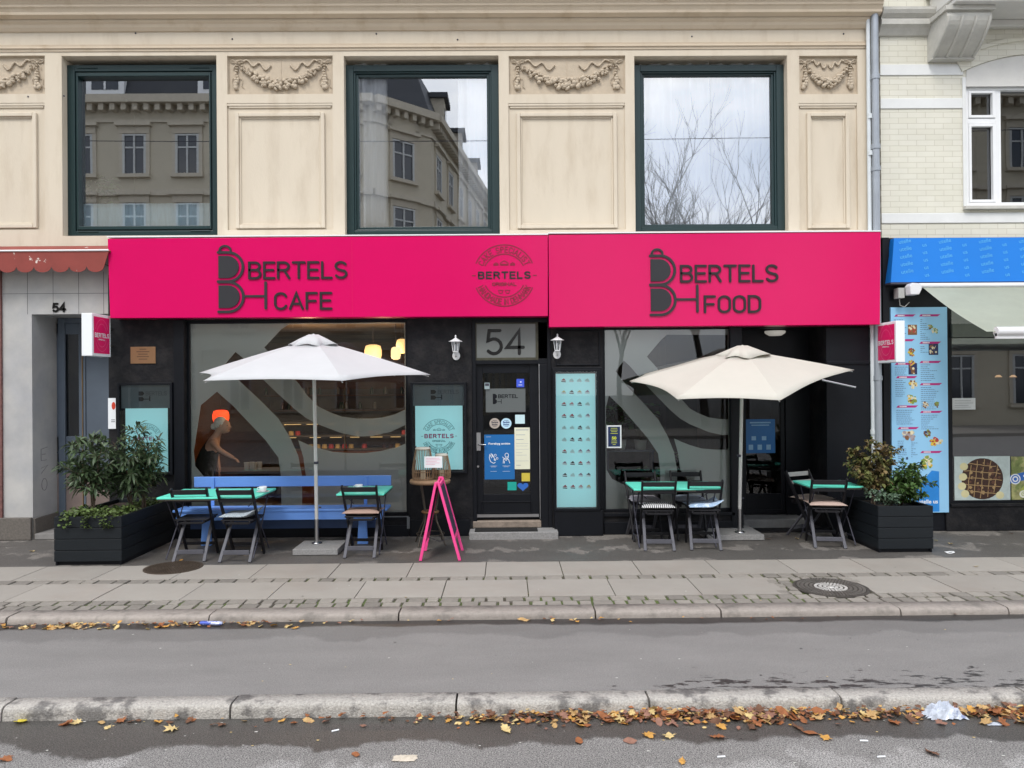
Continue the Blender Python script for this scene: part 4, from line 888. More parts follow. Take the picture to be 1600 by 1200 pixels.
for i, rw in enumerate(rows):
    for j, ch in enumerate(rw):
        cx = X0+(X1-X0)*(.20+.198*j)+.008*(i/9); cz = Z1_-(Z1_-Z0_)*(.048+.0885*i); top = dict(R=0, P=5, C=3, D=2, M=4, K=6)[ch]; s = .029
        mb.add([fn(cx-s, cz, .0004), fn(cx+s, cz-.006, .0004), fn(cx+s*.2, cz+.024, .0004)], [(0, 1, 2)], top)
        mb.add([fn(cx-s, cz-.012, .0004), fn(cx+s, cz-.018, .0004), fn(cx+s, cz-.0065, .0004), fn(cx-s, cz-.0005, .0004)], [(0, 1, 2, 3)], 1 if ch != 'P' else 5)
        mb.add([fn(cx-s, cz-.022, .0004), fn(cx+s*.95, cz-.028, .0004), fn(cx+s, cz-.0185, .0004), fn(cx-s, cz-.0125, .0004)], [(0, 1, 2, 3)], 2 if ch in 'RD' and j < 3 else (0 if ch == 'R' else 1))
mb.build('cake_pictures', cakec, t)
mb = MB()
for r_, ya, yb in ((q, 0, 0),): mb.box(.035, .04, -.0172, -.0165, Z0_, Z1_); mb.box(X1-.005, X1, -.0172, -.0165, Z0_, Z1_); mb.box(.04, X1-.005, -.0172, -.0165, Z0_, Z0_+.004)
mb.build('poster_border', paper, t)
# plaque, small papers and stickers
mb = MB(); a = R(204, 542, 243, 568, -.04); mb.box(a[0], a[1], -.042, -.0305, a[2], a[3])
pl = mb.build('wall_plaque', M('bronze_plate', (.30, .17, .09), .4, .5, var=.08), None, .002); tag(pl, 'small bronze plaque on the black wall between entrance and cafe window', 'plaque')
mb = MB()
for i, f_ in enumerate((.4, .75, .55, .7, .5)): zz = a[3]-.035-.032*i; c_ = (a[0]+a[1])/2; mb.box(c_-.11*f_, c_+.11*f_, -.0432, -.0421, zz, zz+.010)
mb.build('engraving', M('engraved', (.10, .05, .03), .5), pl)
def sheet(px0, py0, px1, py1, y, name, m, label, cat, lines=None, grp=None, sp=None):
    a = R(px0, py0, px1, py1, y); mb = MB(); mb.box(a[0], a[1], y-.002, y, a[2], a[3]); o = mb.build(name, m); tag(o, label, cat, grp)
    if lines:
        mb = MB()
        for (u0, v0, u1, v1, *mi) in lines: mb.box(a[0]+(a[1]-a[0])*u0, a[0]+(a[1]-a[0])*u1, y-.0034, y-.0022, a[3]-(a[3]-a[2])*v1, a[3]-(a[3]-a[2])*v0)
        mb.build('print', sp or ink, o)
    return o, a
yd = .029
bluep = M('poster_blue', (.008, .13, .38), .4, var=.04); o, a = sheet(757, 679, 804, 749, yd, 'poster', bluep, 'blue poster with two white hand symbols on the glass of the middle door', 'poster')
fn = face_y(yd-.0024); mb = MB(); w_ = a[1]-a[0]; h = a[3]-a[2]
vs, fs = text2d('Forebyg smitte', .024, lambda u, v: fn(a[0]+w_*.14+u, a[3]-h*.22+v, .0005), bold=.03, width=w_*.72); mb.add(vs, fs)
def ln(pts, wt=.0075): strip(mb, [(a[0]+w_*u, a[3]-h*v) for u, v in pts], wt, fn, .0006+random.random()*.0004, side=False)
ln([(.18, .44), (.16, .52), (.20, .60), (.30, .64), (.36, .62)]); ln([(.18, .44), (.24, .52)]); ln([(.22, .42), (.28, .5)]); ln([(.26, .44), (.32, .52), (.36, .58)])
for (u, v, r) in ((.36, .46, .035), (.42, .53, .03), (.34, .56, .025)): ln([(u+r*cos(k*pi/5), v+r*.7*sin(k*pi/5)) for k in range(11)], .005)
ln([(.74+.06*cos(k*pi/5), .46+.045*sin(k*pi/5)) for k in range(11)]); ln([(.62, .64), (.63, .56), (.70, .52), (.80, .56), (.84, .64)]); ln([(.60, .50), (.72, .58), (.80, .50)]); ln([(.66, .64), (.66, .59)])
for (u0, u1, v) in ((.18, .42, .70), (.22, .38, .72), (.6, .85, .70), (.64, .8, .72), (.2, .4, .82), (.6, .84, .82), (.06, .22, .05)): ln([(u0, v), (u1, v)], .003)
mb.build('print', paper, o)
o, a = sheet(804, 668, 828, 733, yd, 'notice', cream_p, 'long cream notice with small print, right side of the middle door', 'notice', [(.1, .05, .9, .065), (.1, .17, .7, .18), (.1, .28, .6, .29), (.1, .38, .9, .385), (.1, .44, .85, .445), (.1, .52, .9, .525), (.1, .6, .5, .605), (.1, .66, .8, .665), (.1, .8, .9, .805), (.1, .9, .4, .91)], sp=M('grey_print', (.3, .33, .4), .6))
sheet(805, 648, 820, 662, yd, 'notice', M('paper_blue', (.55, .74, .78), .6), 'small blank pale blue square paper on the middle door', 'notice')
sheet(807, 592, 819, 605, yd, 'sticker', M('sticker_blue', (.05, .10, .62), .4), 'bright blue square sticker at the top right of the door glass', 'sticker', [(.25, .7, .75, .76), (.45, .3, .65, .45)], sp=paper)
sheet(757, 598, 765, 608, yd, 'sticker', M('sticker_grey', (.30, .38, .40), .5), 'small grey sticker at the top left of the door glass', 'sticker', [(.1, .1, .9, .5)], sp=ink)
def disc(px, py, r, y, col, label, pr):
    c = W(px, py, y); mb = MB(); k = r*(y+10)/F; n = 24; mb.prism([(c.x+k*cos(2*pi*i/n), c.z+k*sin(2*pi*i/n)) for i in range(n)], lambda u, v, d: (u, y+d, v), -.002, 0); o = mb.build('sticker', col); tag(o, label, 'sticker'); mb = MB()
    vs, fs = text2d('Bedste', k*.34, lambda u, v: (c.x-k*.62+u, y-.0028, c.z+k*.08+v), bold=.04, width=k*1.24); mb.add(vs, fs)
    vs, fs = text2d('Bedst', k*.34, lambda u, v: (c.x-k*.55+u, y-.0028, c.z-k*.38+v), bold=.04, width=k*1.1); mb.add(vs, fs)
    mb.box(c.x-k*.4, c.x+k*.4, y-.0028, y-.0021, c.z+k*.52, c.z+k*.60); mb.box(c.x-k*.35, c.x+k*.35, y-.0028, y-.0021, c.z-k*.62, c.z-k*.56); mb.build('print', pr, o)
disc(773, 661.5, 8.2, yd, M('sticker_beige', (.42, .36, .31), .5), 'round beige sticker with dark writing on the middle door', ink)
disc(791, 661.5, 8.2, yd, M('sticker_pale', (.50, .72, .85), .5), 'round pale blue sticker with dark writing on the middle door', M('navy', (.02, .07, .25), .5))
sheet(793, 753, 807, 766, yd, 'sticker', M('sticker_green', (.01, .36, .30), .4), 'small green square sticker near the bottom of the door glass', 'sticker')
sheet(815, 739, 828, 752, yd+.0, 'sticker', M('sticker_yellow', (.60, .48, .06), .5), 'small yellow sticker at the lower right of the door glass', 'sticker')
c = W(817, 760, yd-.003); mb = MB(); n = 20; k = .0048
mb.prism([(c.x+k*(16*sin(t)**3)*.95, c.z+k*(13*cos(t)-5*cos(2*t)-2*cos(3*t)-cos(4*t))*.8) for t in [2*pi*i/n for i in range(n)]], lambda u, v, d: (u, yd-.003+d, v), -.002, 0)
tag(mb.build('sticker', M('sticker_heart', (.03, .14, .50), .4)), 'blue heart shaped sticker low on the door glass', 'sticker')
# logo on the frosted band of the door
fn = face_y(.0465); c = W(770, 625, .046); k = .46*10/F; mb = MB()
for dz in (0, -17): mb.add([fn(c.x+x*k, c.z+(y_+dz+12)*k, .0006) for x, y_ in ((0, -9), (8, -9), (14, -4), (14, 4), (8, 9), (0, 9))], [(0, 1, 2, 3, 4, 5)])
strokes(mb, 'BERTEL', c.x+18*k, c.z+6*k, 13*k, 68*k, 2.4*k, fn, .0006, side=False); strip(mb, [(c.x+16*k, c.z-6*k), (c.x+28*k, c.z-6*k)], 2*k, fn, .0008, side=False); strip(mb, [(c.x+29*k, c.z-12*k), (c.x+29*k, c.z+2*k)], 2*k, fn, .0006, side=False)
mb.build('logo_mark', black_paint, door)
# paper in the right window and the red board / notice inside the left doorway
o, a = sheet(948, 664.5, 971, 700, .055, 'notice', paper, 'small navy notice with yellow 50 and white border in the right window', 'notice')
mb = MB(); mb.box(a[0]+.018, a[1]-.018, .0515, .0529, a[2]+.018, a[3]-.018); mb.build('navy_field', M('navy2', (.01, .025, .10), .5), o)
mb = MB(); w_ = a[1]-a[0]; h = a[3]-a[2]; vs, fs = text2d('50', .036, lambda u, v: (a[0]+w_*.34+u, .0508, a[2]+h*.38+v), bold=.04, width=w_*.32); mb.add(vs, fs)
for i, (u0, u1, v) in enumerate(((.28, .72, .12), (.25, .75, .2), (.3, .7, .27), (.25, .75, .35), (.3, .7, .68), (.3, .7, .76), (.4, .6, .84))): mb.box(a[0]+w_*u0, a[0]+w_*u1, .0505, .0514, a[3]-h*v-.006, a[3]-h*v)
mb.build('print', M('yellow_ink', (.65, .70, .05), .6), o)
o, a = sheet(169, 622, 181, 670, -.045, 'notice', paper, 'white notice with red dot on the wall strip between entrance door and display case', 'notice', [(.4, .7, .9, .72), (.4, .76, .9, .78)])
mb = MB(); n = 14; c_ = (a[0]+(a[1]-a[0])*.72, a[3]-.1); mb.prism([(c_[0]+.025*cos(2*pi*i/n), c_[1]+.05*sin(2*pi*i/n)) for i in range(n)], lambda u, v, d: (u, -.0482+d, v), 0, .001); mb.build('red_dot', M('red_dot', (.6, .05, .02), .5), o)
# blue poster inside the recessed door
o, a = sheet(1165, 655, 1211, 708, .585, 'poster', bluep, 'blue poster with white symbols behind the glass of the right recessed door', 'poster', [(.15, .08, .85, .12), (.2, .16, .8, .19), (.2, .5, .35, .62), (.55, .5, .7, .62), (.1, .75, .25, .9), (.4, .75, .55, .9), (.7, .75, .85, .9)], sp=M('pale_print', (.25, .45, .65), .5))
mb = MB(); c = W(1211, 517, .4); mb.lathe([(0, -.05), (.08, -.045), (.13, -.015), (.14, .01), (.13, .02)], (c.x, .4, rd[3]-.05), 24); tag(mb.build('ceiling_lamp', M('opal', (.6, .6, .58), .4, emit=(1, .95, .85, .15))), 'round opal ceiling lamp in the recess over the right door', 'ceiling lamp')
# ------------------------------------------------------------------ inside the cafe
lamp_y = M('lamp_paper', (.75, .60, .35), .6, emit=(1, .62, .24, .75)); lamp_w = M('lamp_bright', (.8, .6, .3), .6, emit=(1, .75, .38, .9)); lamp_r = M('lamp_red', (.8, .1, .03), .6, emit=(1, .07, .012, .85))
def pendant(px, py, r, hz, y, m, label, squareish=True):
    c = W(px, py, y); t = thing('pendant_lamp', label, 'pendant lamp', (c.x, y, c.z), 0, 'lit pendant lamps in the cafe'); mb = MB()
    mb.lathe([(r*.45, -hz), (r*.85, -hz*.85), (r, -hz*.3), (r, hz*.3), (r*.85, hz*.85), (r*.45, hz)], n=20); mb.build('lamp_shade', m, t)
    mb = MB(); mb.tube([(0, 0, hz), (0, 0, Z(497)+.04-c.z)], .004, 5); mb.build('cord', ink, t)
    if m is not lamp_r: l_ = None
pendant(618.5, 552, .068, .088, .7, lamp_w, 'small bright cream pendant lamp, lowest of the cluster in the left window')
pendant(628, 541, .085, .105, 1.2, lamp_y, 'amber pendant lamp behind the small bright one, at the right edge of the left window')
pendant(583, 551, .13, .12, 1.6, lamp_y, 'wide amber pendant lamp just above the white parasol edge')
pendant(345, 651, .12, .10, 1.6, lamp_r, 'glowing red drum lamp above the person in the left window')
for px, py, y in ((480, 560, 1.4), (600, 560, 1.0), (345, 660, 1.2)):
    l = bpy.data.lights.new('lamp_glow', 'POINT'); l.energy = 20 if px != 345 else .45; l.color = (1, .62, .32) if px != 345 else (1, .3, .12); l.shadow_soft_size = .12
    lo = bpy.data.objects.new('lamp_glow', l); COL.objects.link(lo); c = W(px, py, y); lo.location = (c.x, y, c.z-.1)
t = thing('display_counter', 'long cafe display counter with lit cake shelves behind the left window', 'counter', (X(440, 2.5), 2.5, .05)); L_ = 3.0
mb = MB(); mb.box(0, L_, 0, .7, 0, .85); mb.build('counter_body', inwood, t)
mb = MB(); 
for z in (.86, 1.08, 1.30): mb.box(0, L_, .05, .65, z, z+.02)
for x in (0, 1, 2, L_-.02): mb.box(x, x+.02, .02, .05, .87, 1.32)
mb.build('shelf', M('shelf_grey', (.12, .12, .11), .4), t)
mb = MB(); 
for k in range(9): mb.box(.05+k*.33, .05+k*.33+random.uniform(.1, .28), .07, .10, 1.28, 1.288); mb.box(.1+k*.33, .1+k*.33+random.uniform(.06, .2), .07, .1, 1.064, 1.072)
mb.box(.02, .04, .07, .10, 1.275, 1.29); mb.build('strip_light', M('strip_emit', (.8, .7, .4), .5, emit=(1, .62, .22, .45)), t)
mb = MB()
for k in range(26): x = .08+k*.11; z = random.choice((.88, 1.10)); mb.lathe([(0, .07), (.04, .065), (.045, 0)], (x, .25, z), 10, random.randrange(3))
mb.build('cakes', [cakec[3], cakec[2], cakec[0]], t)
mb = MB()
for k in range(60):
    x = X(300, 5.5)+random.random()*5.5; z = random.choice((1.2, 1.5, 1.8)); mb.lathe([(0, .14), (.02, .13), (.035, .08), (.035, 0)], (x, 5.6, z), 8, random.randrange(3))
for z in (1.18, 1.48, 1.78): mb.box(X(300, 5.5), X(300, 5.5)+5.6, 5.5, 5.75, z-.02, z, 3)
tag(mb.build('bottle_shelf', [M('bottle_a', (.3, .3, .28), .3), M('bottle_b', (.05, .08, .05), .2), M('bottle_c', (.2, .1, .05), .3), inwood]), 'dark wall shelf of bottles and jars at the back of the cafe', 'shelf')
t = thing('side_table', 'dark cafe table with glasses beside the person in the left window', 'table', (X(375, .95), .95, .05))
mb = MB(); mb.box(-.55, .75, -.3, .3, .70, .73); mb.build('table_top', M('table_dark', (.09, .085, .08), .35), t)
for sx in (-.5, .7):
    for sy in (-.25, .25): mb = MB(); mb.box(sx-.02, sx+.02, sy-.02, sy+.02, 0, .70); mb.build('leg', ink, t)
gl = glass('tumbler', .25, (.9, .9, .9))
for k in range(4): mb = MB(); mb.lathe([(.03, 0), (.036, .11)], (0, 0, 0), 12); mb.lathe([(0, .002), (.03, .002)], n=12); o = mb.build('drinking_glass', M('glass_frost', (.45, .47, .45), .2, trans=.3), None, loc=(X(388+k*6, .95), .85+.06*(k % 2), .78)); tag(o, 'drinking glass in the row on the dark table behind the left window', 'glass', 'glasses on the inside table')
# potted plants behind the right window
def leafcard(mb, c, d, L_, wd, droop=.25, mi=0, fold=.25):
    """one leaf: 6 faces, folded along the midrib; c base, d direction"""
    d = Vector(d).normalized(); s = d.cross(Vector((0, 0, 1))); s = s.normalized() if s.length > .1 else Vector((1, 0, 0)); u = s.cross(d).normalized()
    tw = random.uniform(-.6, .6); s, u = s*cos(tw)+u*sin(tw), u*cos(tw)-s*sin(tw); c = Vector(c); st = [(0, .0), (.3, .85), (.62, 1.), (1., 0)]
    mid = [c+d*L_*t-Vector((0, 0, 1))*droop*L_*t*t for t, _ in st]
    le = [mid[i]+s*wd/2*st[i][1]+u*wd*fold*st[i][1] for i in (1, 2)]; ri = [mid[i]-s*wd/2*st[i][1]+u*wd*fold*st[i][1] for i in (1, 2)]
    v = mid+le+ri
    mb.add(v, [(0, 1, 4), (1, 2, 5, 4), (2, 3, 5), (0, 6, 1), (1, 6, 7, 2), (2, 7, 3)], mi, True)
def potplant(x, y, z, h, n, label, L_=.12):
    t = thing('pot_plant', label, 'plant', (x, y, z)); mb = MB(); mb.lathe([(0, 0), (.07, 0), (.09, .14), (.08, .14), (.07, .12), (0, .12)], n=16); mb.build('pot', M('pot_grey', (.25, .24, .22), .7), t)
    mb = MB(); sm = MB()
    for i in range(n):
        a = random.random()*6.28; el = random.uniform(.3, 1.3); p = Vector((0, 0, .12)); q = p+Vector((cos(a)*h*.5*cos(el), sin(a)*h*.5*cos(el), h*random.uniform(.3, .9)))
        sm.tube([p, (p+q)/2+Vector((0, 0, .04)), q], .003, 4); leafcard(mb, q, (cos(a), sin(a), .1), L_*random.uniform(.7, 1.2), L_*.6, .3)
    sm.build('stem', stem_m, t); mb.build('foliage', M('leaf_indoor', (.10, .19, .06), .35, var=.25, isl=.4), t)
mb = MB(); mb.box(wr[0]+.05, wr[1]-.05, .25, .55, .05, .42); tag(mb.build('window_bench', M('bench_in', (.05, .045, .04), .6), None, .01), 'low dark bench along the inside of the right window', 'bench')
t = thing('plant_stand', 'dark stand inside the left edge of the right window', 'stand', (X(968, .5), .5, .05)); mb = MB(); mb.box(-.2, .45, -.12, .12, .98, 1.0); mb.build('shelf', ink, t)
for sx in (-.18, .43): mb = MB(); mb.box(sx-.01, sx+.01, -.1, .1, 0, .98); mb.build('leg', ink, t)
potplant(X(968, .5), .5, 1.05, .62, 60, 'leafy pot plant nearest the left edge of the right window', .15)
potplant(X(1000, .5), .5, 1.05, .55, 44, 'leafy pot plant on the stand, second from the left edge of the right window', .13)
potplant(X(1075, .5), .5, .42, .5, 60, 'bushy pot plant low on the inside bench of the right window', .09)
potplant(X(1015, .4), .4, .42, .32, 34, 'small pot plant on the inside bench behind the striped cushion chair', .08)
c0 = W(150, 300, .55); potplant(c0.x-.1, .6, W(150, 345, .6).z, .55, 70, 'leafy plant on the sill inside the left upper window', .16)
mb = MB(); c = W(1015, 345, .36); mb.blob((c.x, .36, c.z), (.035, .03, .04), 10); tag(mb.build('yellow_ornament', M('neon_yellow', (.75, .8, .1), .5)), 'small yellow ornament in the corner of the right upper window', 'ornament')
# ------------------------------------------------------------------ the person behind the left window
skin = M('skin', (.42, .25, .18), .55, var=.04)
def skinned(name, J, E, m, parent, sub=2, root=0):
    me = bpy.data.meshes.new(name); me.from_pydata([j[0] for j in J], E, []); me.update(); me.materials.append(m)
    o = bpy.data.objects.new(name, me); COL.objects.link(o)
    if parent: o.parent = parent
    s = o.modifiers.new('skin', 'SKIN'); s.use_smooth_shade = True
    for i, j in enumerate(J):
        r = j[1]; me.skin_vertices[0].data[i].radius = (r, r) if isinstance(r, float) else r
        me.skin_vertices[0].data[i].use_root = (i == root)
    b = o.modifiers.new('sub', 'SUBSURF'); b.levels = sub; b.render_levels = sub; return o
yp = .62
def Q(px, py, dy=0.): q = W(px, py, yp+dy); return Vector((q.x, q.y, q.z))
pt = thing('person', 'person with grey-white hair and sleeveless black top leaning over a table behind the left window', 'person', (Q(318, 760).x, yp, .05)); off = Vector(pt.location)
q = lambda px, py, dy=0.: tuple(Q(px, py, dy)-off)
hip = Vector(q(316, 752)); 
J = [(tuple(hip), .13), (q(322, 722), .115), (q(330, 697), .12), (q(340, 678), .045), (q(347, 664), .088), (q(353, 668), .058),
     (q(334, 690, -.14), .05), (q(341, 702, -.19), .038), (q(360, 713, -.16), .028), (q(366, 716, -.15), .022),
     (q(334, 690, .14), .05), (q(339, 714, .12), .036), (q(342, 730, .05), .026), (q(342.5, 736, .03), .022),
     (tuple(hip+Vector((0, -.09, -.05))), .095), (tuple(hip+Vector((.05, -.1, -.42))), .065), (tuple(hip+Vector((.0, -.1, -hip.z+.05))), .045), (tuple(hip+Vector((.1, -.1, -hip.z+.03))), .035),
     (tuple(hip+Vector((0, .09, -.05))), .095), (tuple(hip+Vector((.02, .1, -.42))), .065), (tuple(hip+Vector((-.03, .1, -hip.z+.05))), .045), (tuple(hip+Vector((.07, .1, -hip.z+.03))), .035)]
E = [(0, 1), (1, 2), (2, 3), (3, 4), (4, 5), (2, 6), (6, 7), (7, 8), (8, 9), (2, 10), (10, 11), (11, 12), (12, 13), (0, 14), (14, 15), (15, 16), (16, 17), (0, 18), (18, 19), (19, 20), (20, 21)]
skinned('body', J, E, skin, pt)
for base, dirv in ((Vector(J[9][0]), Vector((.06, 0, -.045))), (Vector(J[13][0]), Vector((.012, 0, -.07)))):
    mb = MB()
    for k in range(4): o_ = Vector((0, (k-1.5)*.017, 0)); mb.tube([base+o_, base+o_+dirv*.6, base+o_+dirv*(1+.12*(1-abs(k-1.5)))+Vector((0, 0, -.012))], [.0095, .009, .006], 6)
    mb.tube([base+Vector((0, -.03, 0)), base+dirv*.5+Vector((.02, -.045, 0))], [.010, .007], 6); mb.build('fingers', skin, pt)
topm = M('black_top', (.012, .013, .014), .8, var=.4, sc=30)
skinned('black_top', [(tuple(hip+Vector((0, 0, -.05))), .155), (J[1][0], .15), (J[2][0], .15), (tuple((Vector(J[2][0])+Vector(J[3][0]))/2), .075), (tuple(Vector(J[2][0])*.35+Vector(J[6][0])*.65), .066), (tuple(Vector(J[2][0])*.35+Vector(J[10][0])*.65), .066)], [(0, 1), (1, 2), (2, 3), (2, 4), (2, 5)], topm, pt)
skinned('trousers', [(tuple(hip), .15), (tuple(hip+Vector((0, -.1, -.08))), .105), (tuple(hip+Vector((.05, -.1, -.42))), .08), (tuple(hip+Vector((.0, -.1, -hip.z+.09))), .06), (tuple(hip+Vector((0, .1, -.08))), .105), (tuple(hip+Vector((.02, .1, -.42))), .08), (tuple(hip+Vector((-.03, .1, -hip.z+.09))), .06)], [(0, 1), (1, 2), (2, 3), (0, 4), (4, 5), (5, 6)], topm, pt)
hd = Vector(q(347, 663)); hair = M('hair_grey', (.55, .56, .54), .7, var=.25, sc=40)
mb = MB(); mb.blob(hd+Vector((-.025, 0, .022)), (.088, .09, .085), 16, jit=.04); mb.blob(hd+Vector((-.115, 0, -.03)), (.042, .045, .045), 12, jit=.06); mb.blob(hd+Vector((-.06, 0, -.005)), (.055, .075, .06), 12, jit=.05); mb.build('hair', hair, pt)
mb = MB(); mb.blob(hd+Vector((.032, 0, -.030)), (.078, .072, .098), 18, rot=.15); mb.blob(hd+Vector((.060, 0, -.085)), (.045, .045, .035), 12); mb.blob(hd+Vector((.112, 0, -.040)), (.016, .011, .018), 8, rot=.4); mb.blob(hd+Vector((.098, -.0, -.075)), (.018, .02, .008), 8, 1); mb.blob(hd+Vector((.005, -.075, -.02)), (.016, .01, .026), 8)
mb.blob(hd+Vector((.088, -.045, -.015)), (.008, .008, .006), 8, 2); mb.blob(hd+Vector((.088, .045, -.015)), (.008, .008, .006), 8, 2); mb.build('face', [skin, M('lips', (.35, .12, .1), .5), ink], pt)
# ------------------------------------------------------------------ the neighbouring building at the right
nb = thing('brick_building', 'cream glazed brick building with white bands and a balcony at the right edge', 'building')
def brick():
    m, n, o = nodes('cream_brick'); L = n.links.new; p = n.nodes.new('ShaderNodeBsdfPrincipled'); L(p.outputs[0], o.inputs[0]); p.inputs['Roughness'].default_value = .45
    t = n.nodes.new('ShaderNodeTexCoord'); sx = n.nodes.new('ShaderNodeSeparateXYZ'); cx = n.nodes.new('ShaderNodeCombineXYZ'); L(t.outputs['Object'], sx.inputs[0]); L(sx.outputs[0], cx.inputs[0]); L(sx.outputs[2], cx.inputs[1])
    b = n.nodes.new('ShaderNodeTexBrick'); L(cx.outputs[0], b.inputs[0]); b.inputs['Scale'].default_value = 1; b.inputs['Brick Width'].default_value = .235; b.inputs['Row Height'].default_value = .073; b.inputs['Mortar Size'].default_value = .004
    b.inputs['Color1'].default_value = (.68, .66, .57, 1); b.inputs['Color2'].default_value = (.65, .63, .53, 1); b.inputs['Mortar'].default_value = (.52, .49, .40, 1); b.inputs['Mortar Smooth'].default_value = .4; b.inputs['Bias'].default_value = -.2
    nn = n.nodes.new('ShaderNodeTexNoise'); nn.inputs['Scale'].default_value = 2.2; nn.inputs['Detail'].default_value = 8; L(t.outputs['Object'], nn.inputs[0])
    h = n.nodes.new('ShaderNodeHueSaturation'); mr = n.nodes.new('ShaderNodeMapRange'); mr.inputs[3].default_value = .84; mr.inputs[4].default_value = 1.12; L(nn.outputs[0], mr.inputs[0]); L(mr.outputs[0], h.inputs['Value']); L(b.outputs[0], h.inputs['Color']); L(h.outputs[0], p.inputs['Base Color'])
    # vertical joints nearly vanish under the glaze: only the courses show in relief
    bp = n.nodes.new('ShaderNodeBump'); bp.inputs['Strength'].default_value = .35; bp.inputs['Distance'].default_value = .01; bp.invert = True; L(b.outputs['Fac'], bp.inputs['Height']); L(bp.outputs[0], p.inputs['Normal'])
    return m
bk = brick(); plw = M('white_plaster', (.64, .63, .60), .65, var=.06, sc=5, bump=.1, bsc=50); plg = M('grey_plaster', (.50, .49, .45), .7, var=.12, sc=8, bump=.15, bsc=50)
NX = X(1377, 0, 300); NR = 12; wz = rect(1509, 121, 1640, 322, 0)
wx1 = wz[0]+1.9
mb = MB(); sz = Z(372, 0, 1450)
panel_holes(mb, NX, NR, sz-.3, 7.6, [(wz[0], wx1, wz[2], wz[3]+.0, .22)], 0, .22)
mb.add([(NX, 0, 0), (NX, 0, 7.6), (NX, 6, 7.6), (NX, 6, 0)], [(0, 1, 2, 3)]); mb.build('wall', bk, nb)
mb = MB()
for (p0, p1) in ((101, 118), (154, 170), (333, 349)):
    a = rect(1377, p0, 1500, p1, 0); mb.box(NX-.004, wz[0]-.03 if p0 < 300 else NR, -.014, -.0005, a[2], a[3])
mb.box(wz[0]-.045, wz[0], -.020, -.0006, wz[2]-.02, wz[3]); mb.build('white_band', M('white_glaze', (.70, .71, .70), .5, var=.06, sc=3), nb, .006)
# arched lintel over the window
mb = MB(); cx = (wz[0]+wx1)/2; Rr = 2.3; zc_ = wz[3]+.30-Rr
for (r0, r1, yy) in ((Rr, Rr+.17, -.03), (Rr+.17, Rr+.22, -.05)):
    ha = math.asin((wx1-wz[0])/2/Rr)*1.06; n = 14
    p = [(cx+r1*sin(-ha+2*ha*i/n), zc_+r1*cos(-ha+2*ha*i/n)) for i in range(n+1)]+[(cx+r0*sin(ha-2*ha*i/n), zc_+r0*cos(ha-2*ha*i/n)) for i in range(n+1)]
    mb.prism(p, lambda u, v, d: (u, d, v), yy, -.0007)
mb.build('arch_lintel', bk, nb)
mb = MB(); p = [(wz[0]-.0, wz[3]-.12)]+[(cx+(Rr-.004)*sin(-ha*.93+2*ha*.93*i/n), zc_+(Rr-.004)*cos(-ha*.93+2*ha*.93*i/n)) for i in range(n+1)]+[(wx1, wz[3]-.12)]
mb.prism(p, lambda u, v, d: (u, d, v), -.010, -.0004); mb.build('arch_infill', plw, nb)
mb = MB(); A, B, C, D = wz[0], wx1, wz[2], wz[3]-.0; y = .06; fw = .055
frame(mb, A+.002, B-.002, C+.002, D-.1, fw, y-.03, y+.05)
mx1 = W(1556, 220, y).x; mx2 = W(1561, 220, y).x; tz = W(1530, 190, y).z
mb.box(mx1-.02, mx1+.055, y-.02, y+.05, C+fw, D-.1-fw); mb.box(B-(mx1-A)-.055, B-(mx1-A)+.02, y-.02, y+.05, C+fw, D-.1-fw)
mb.box(A+fw, mx1-.0205, y-.022, y+.05, tz-.035, tz+.035)
frame(mb, A+fw+.004, mx1-.024, tz+.04, D-.1-fw-.004, .035, y-.035, y+.02); frame(mb, A+fw+.004, mx1-.024, C+fw+.004, tz-.04, .035, y-.035, y+.02)
nw = mb.build('window', white_paint, nb, .004)
mb = MB(); mb.add([(A+.05, y+.03, C+.05), (B-.05, y+.03, C+.05), (B-.05, y+.03, D-.12), (A+.05, y+.03, D-.12)], [(0, 1, 2, 3)]); mb.build('pane', glass('neighbour_glass', .14, (.6, .6, .6), .02, 1.5), nw)
mb = MB(); mb.box(A-.05, B+.05, -.07, -.001, C-.05, C-.005); mb.build('window_sill', plg, nb, .005)
mb = MB(); v = [(A-.1, .23, C-.2), (B+.1, .23, C-.2), (B+.1, 3, C-.2), (A-.1, 3, C-.2), (A-.1, .23, D+.2), (B+.1, .23, D+.2), (B+.1, 3, D+.2), (A-.1, 3, D+.2)]
mb.add(v, [(0, 1, 2, 3), (4, 7, 6, 5), (1, 5, 6, 2), (2, 6, 7, 3), (3, 7, 4, 0)]); mb.build('room_interior', dark_in, nb)
# balcony slab, its mouldings and the fluted console
bx0 = W(1452, 40, 0).x; bz = W(1452, 36, 0).z
mb = MB()
def wrap(z0, z1, d, x0): mb.box(x0, NR, -d, -.0005, z0, z1)
zw = lambda p: W(1410, p, 0).z
profile_x(mb, [(0, zw(58)), (-.03, zw(57)), (-.05, zw(53)), (-.08, zw(48)), (-.12, zw(44)), (-.12, zw(37)), (-.10, zw(34)), (-.15, zw(29)), (-.17, zw(24)), (-.17, zw(20)), (0, zw(19))], NX-.03, bx0)
mb.build('string_course', plg, nb)
mb = MB(); mb.box(bx0, NR, -.62, -.0005, bz+.06, bz+.30); mb.box(bx0+.02, NR, -.58, -.0006, bz, bz+.0595); mb.box(bx0+.05, NR, -.10, -.0007, bz-.09, bz-.0005); mb.box(bx0-.05, NR, -.70, -.0004, bz+.3005, bz+.50)
mb.build('balcony_slab', plw, nb, .012)
ca = W(1462, 60, -.2).x; cb = ca+.56; zt2 = bz-.0005; hh = .52; n = 16
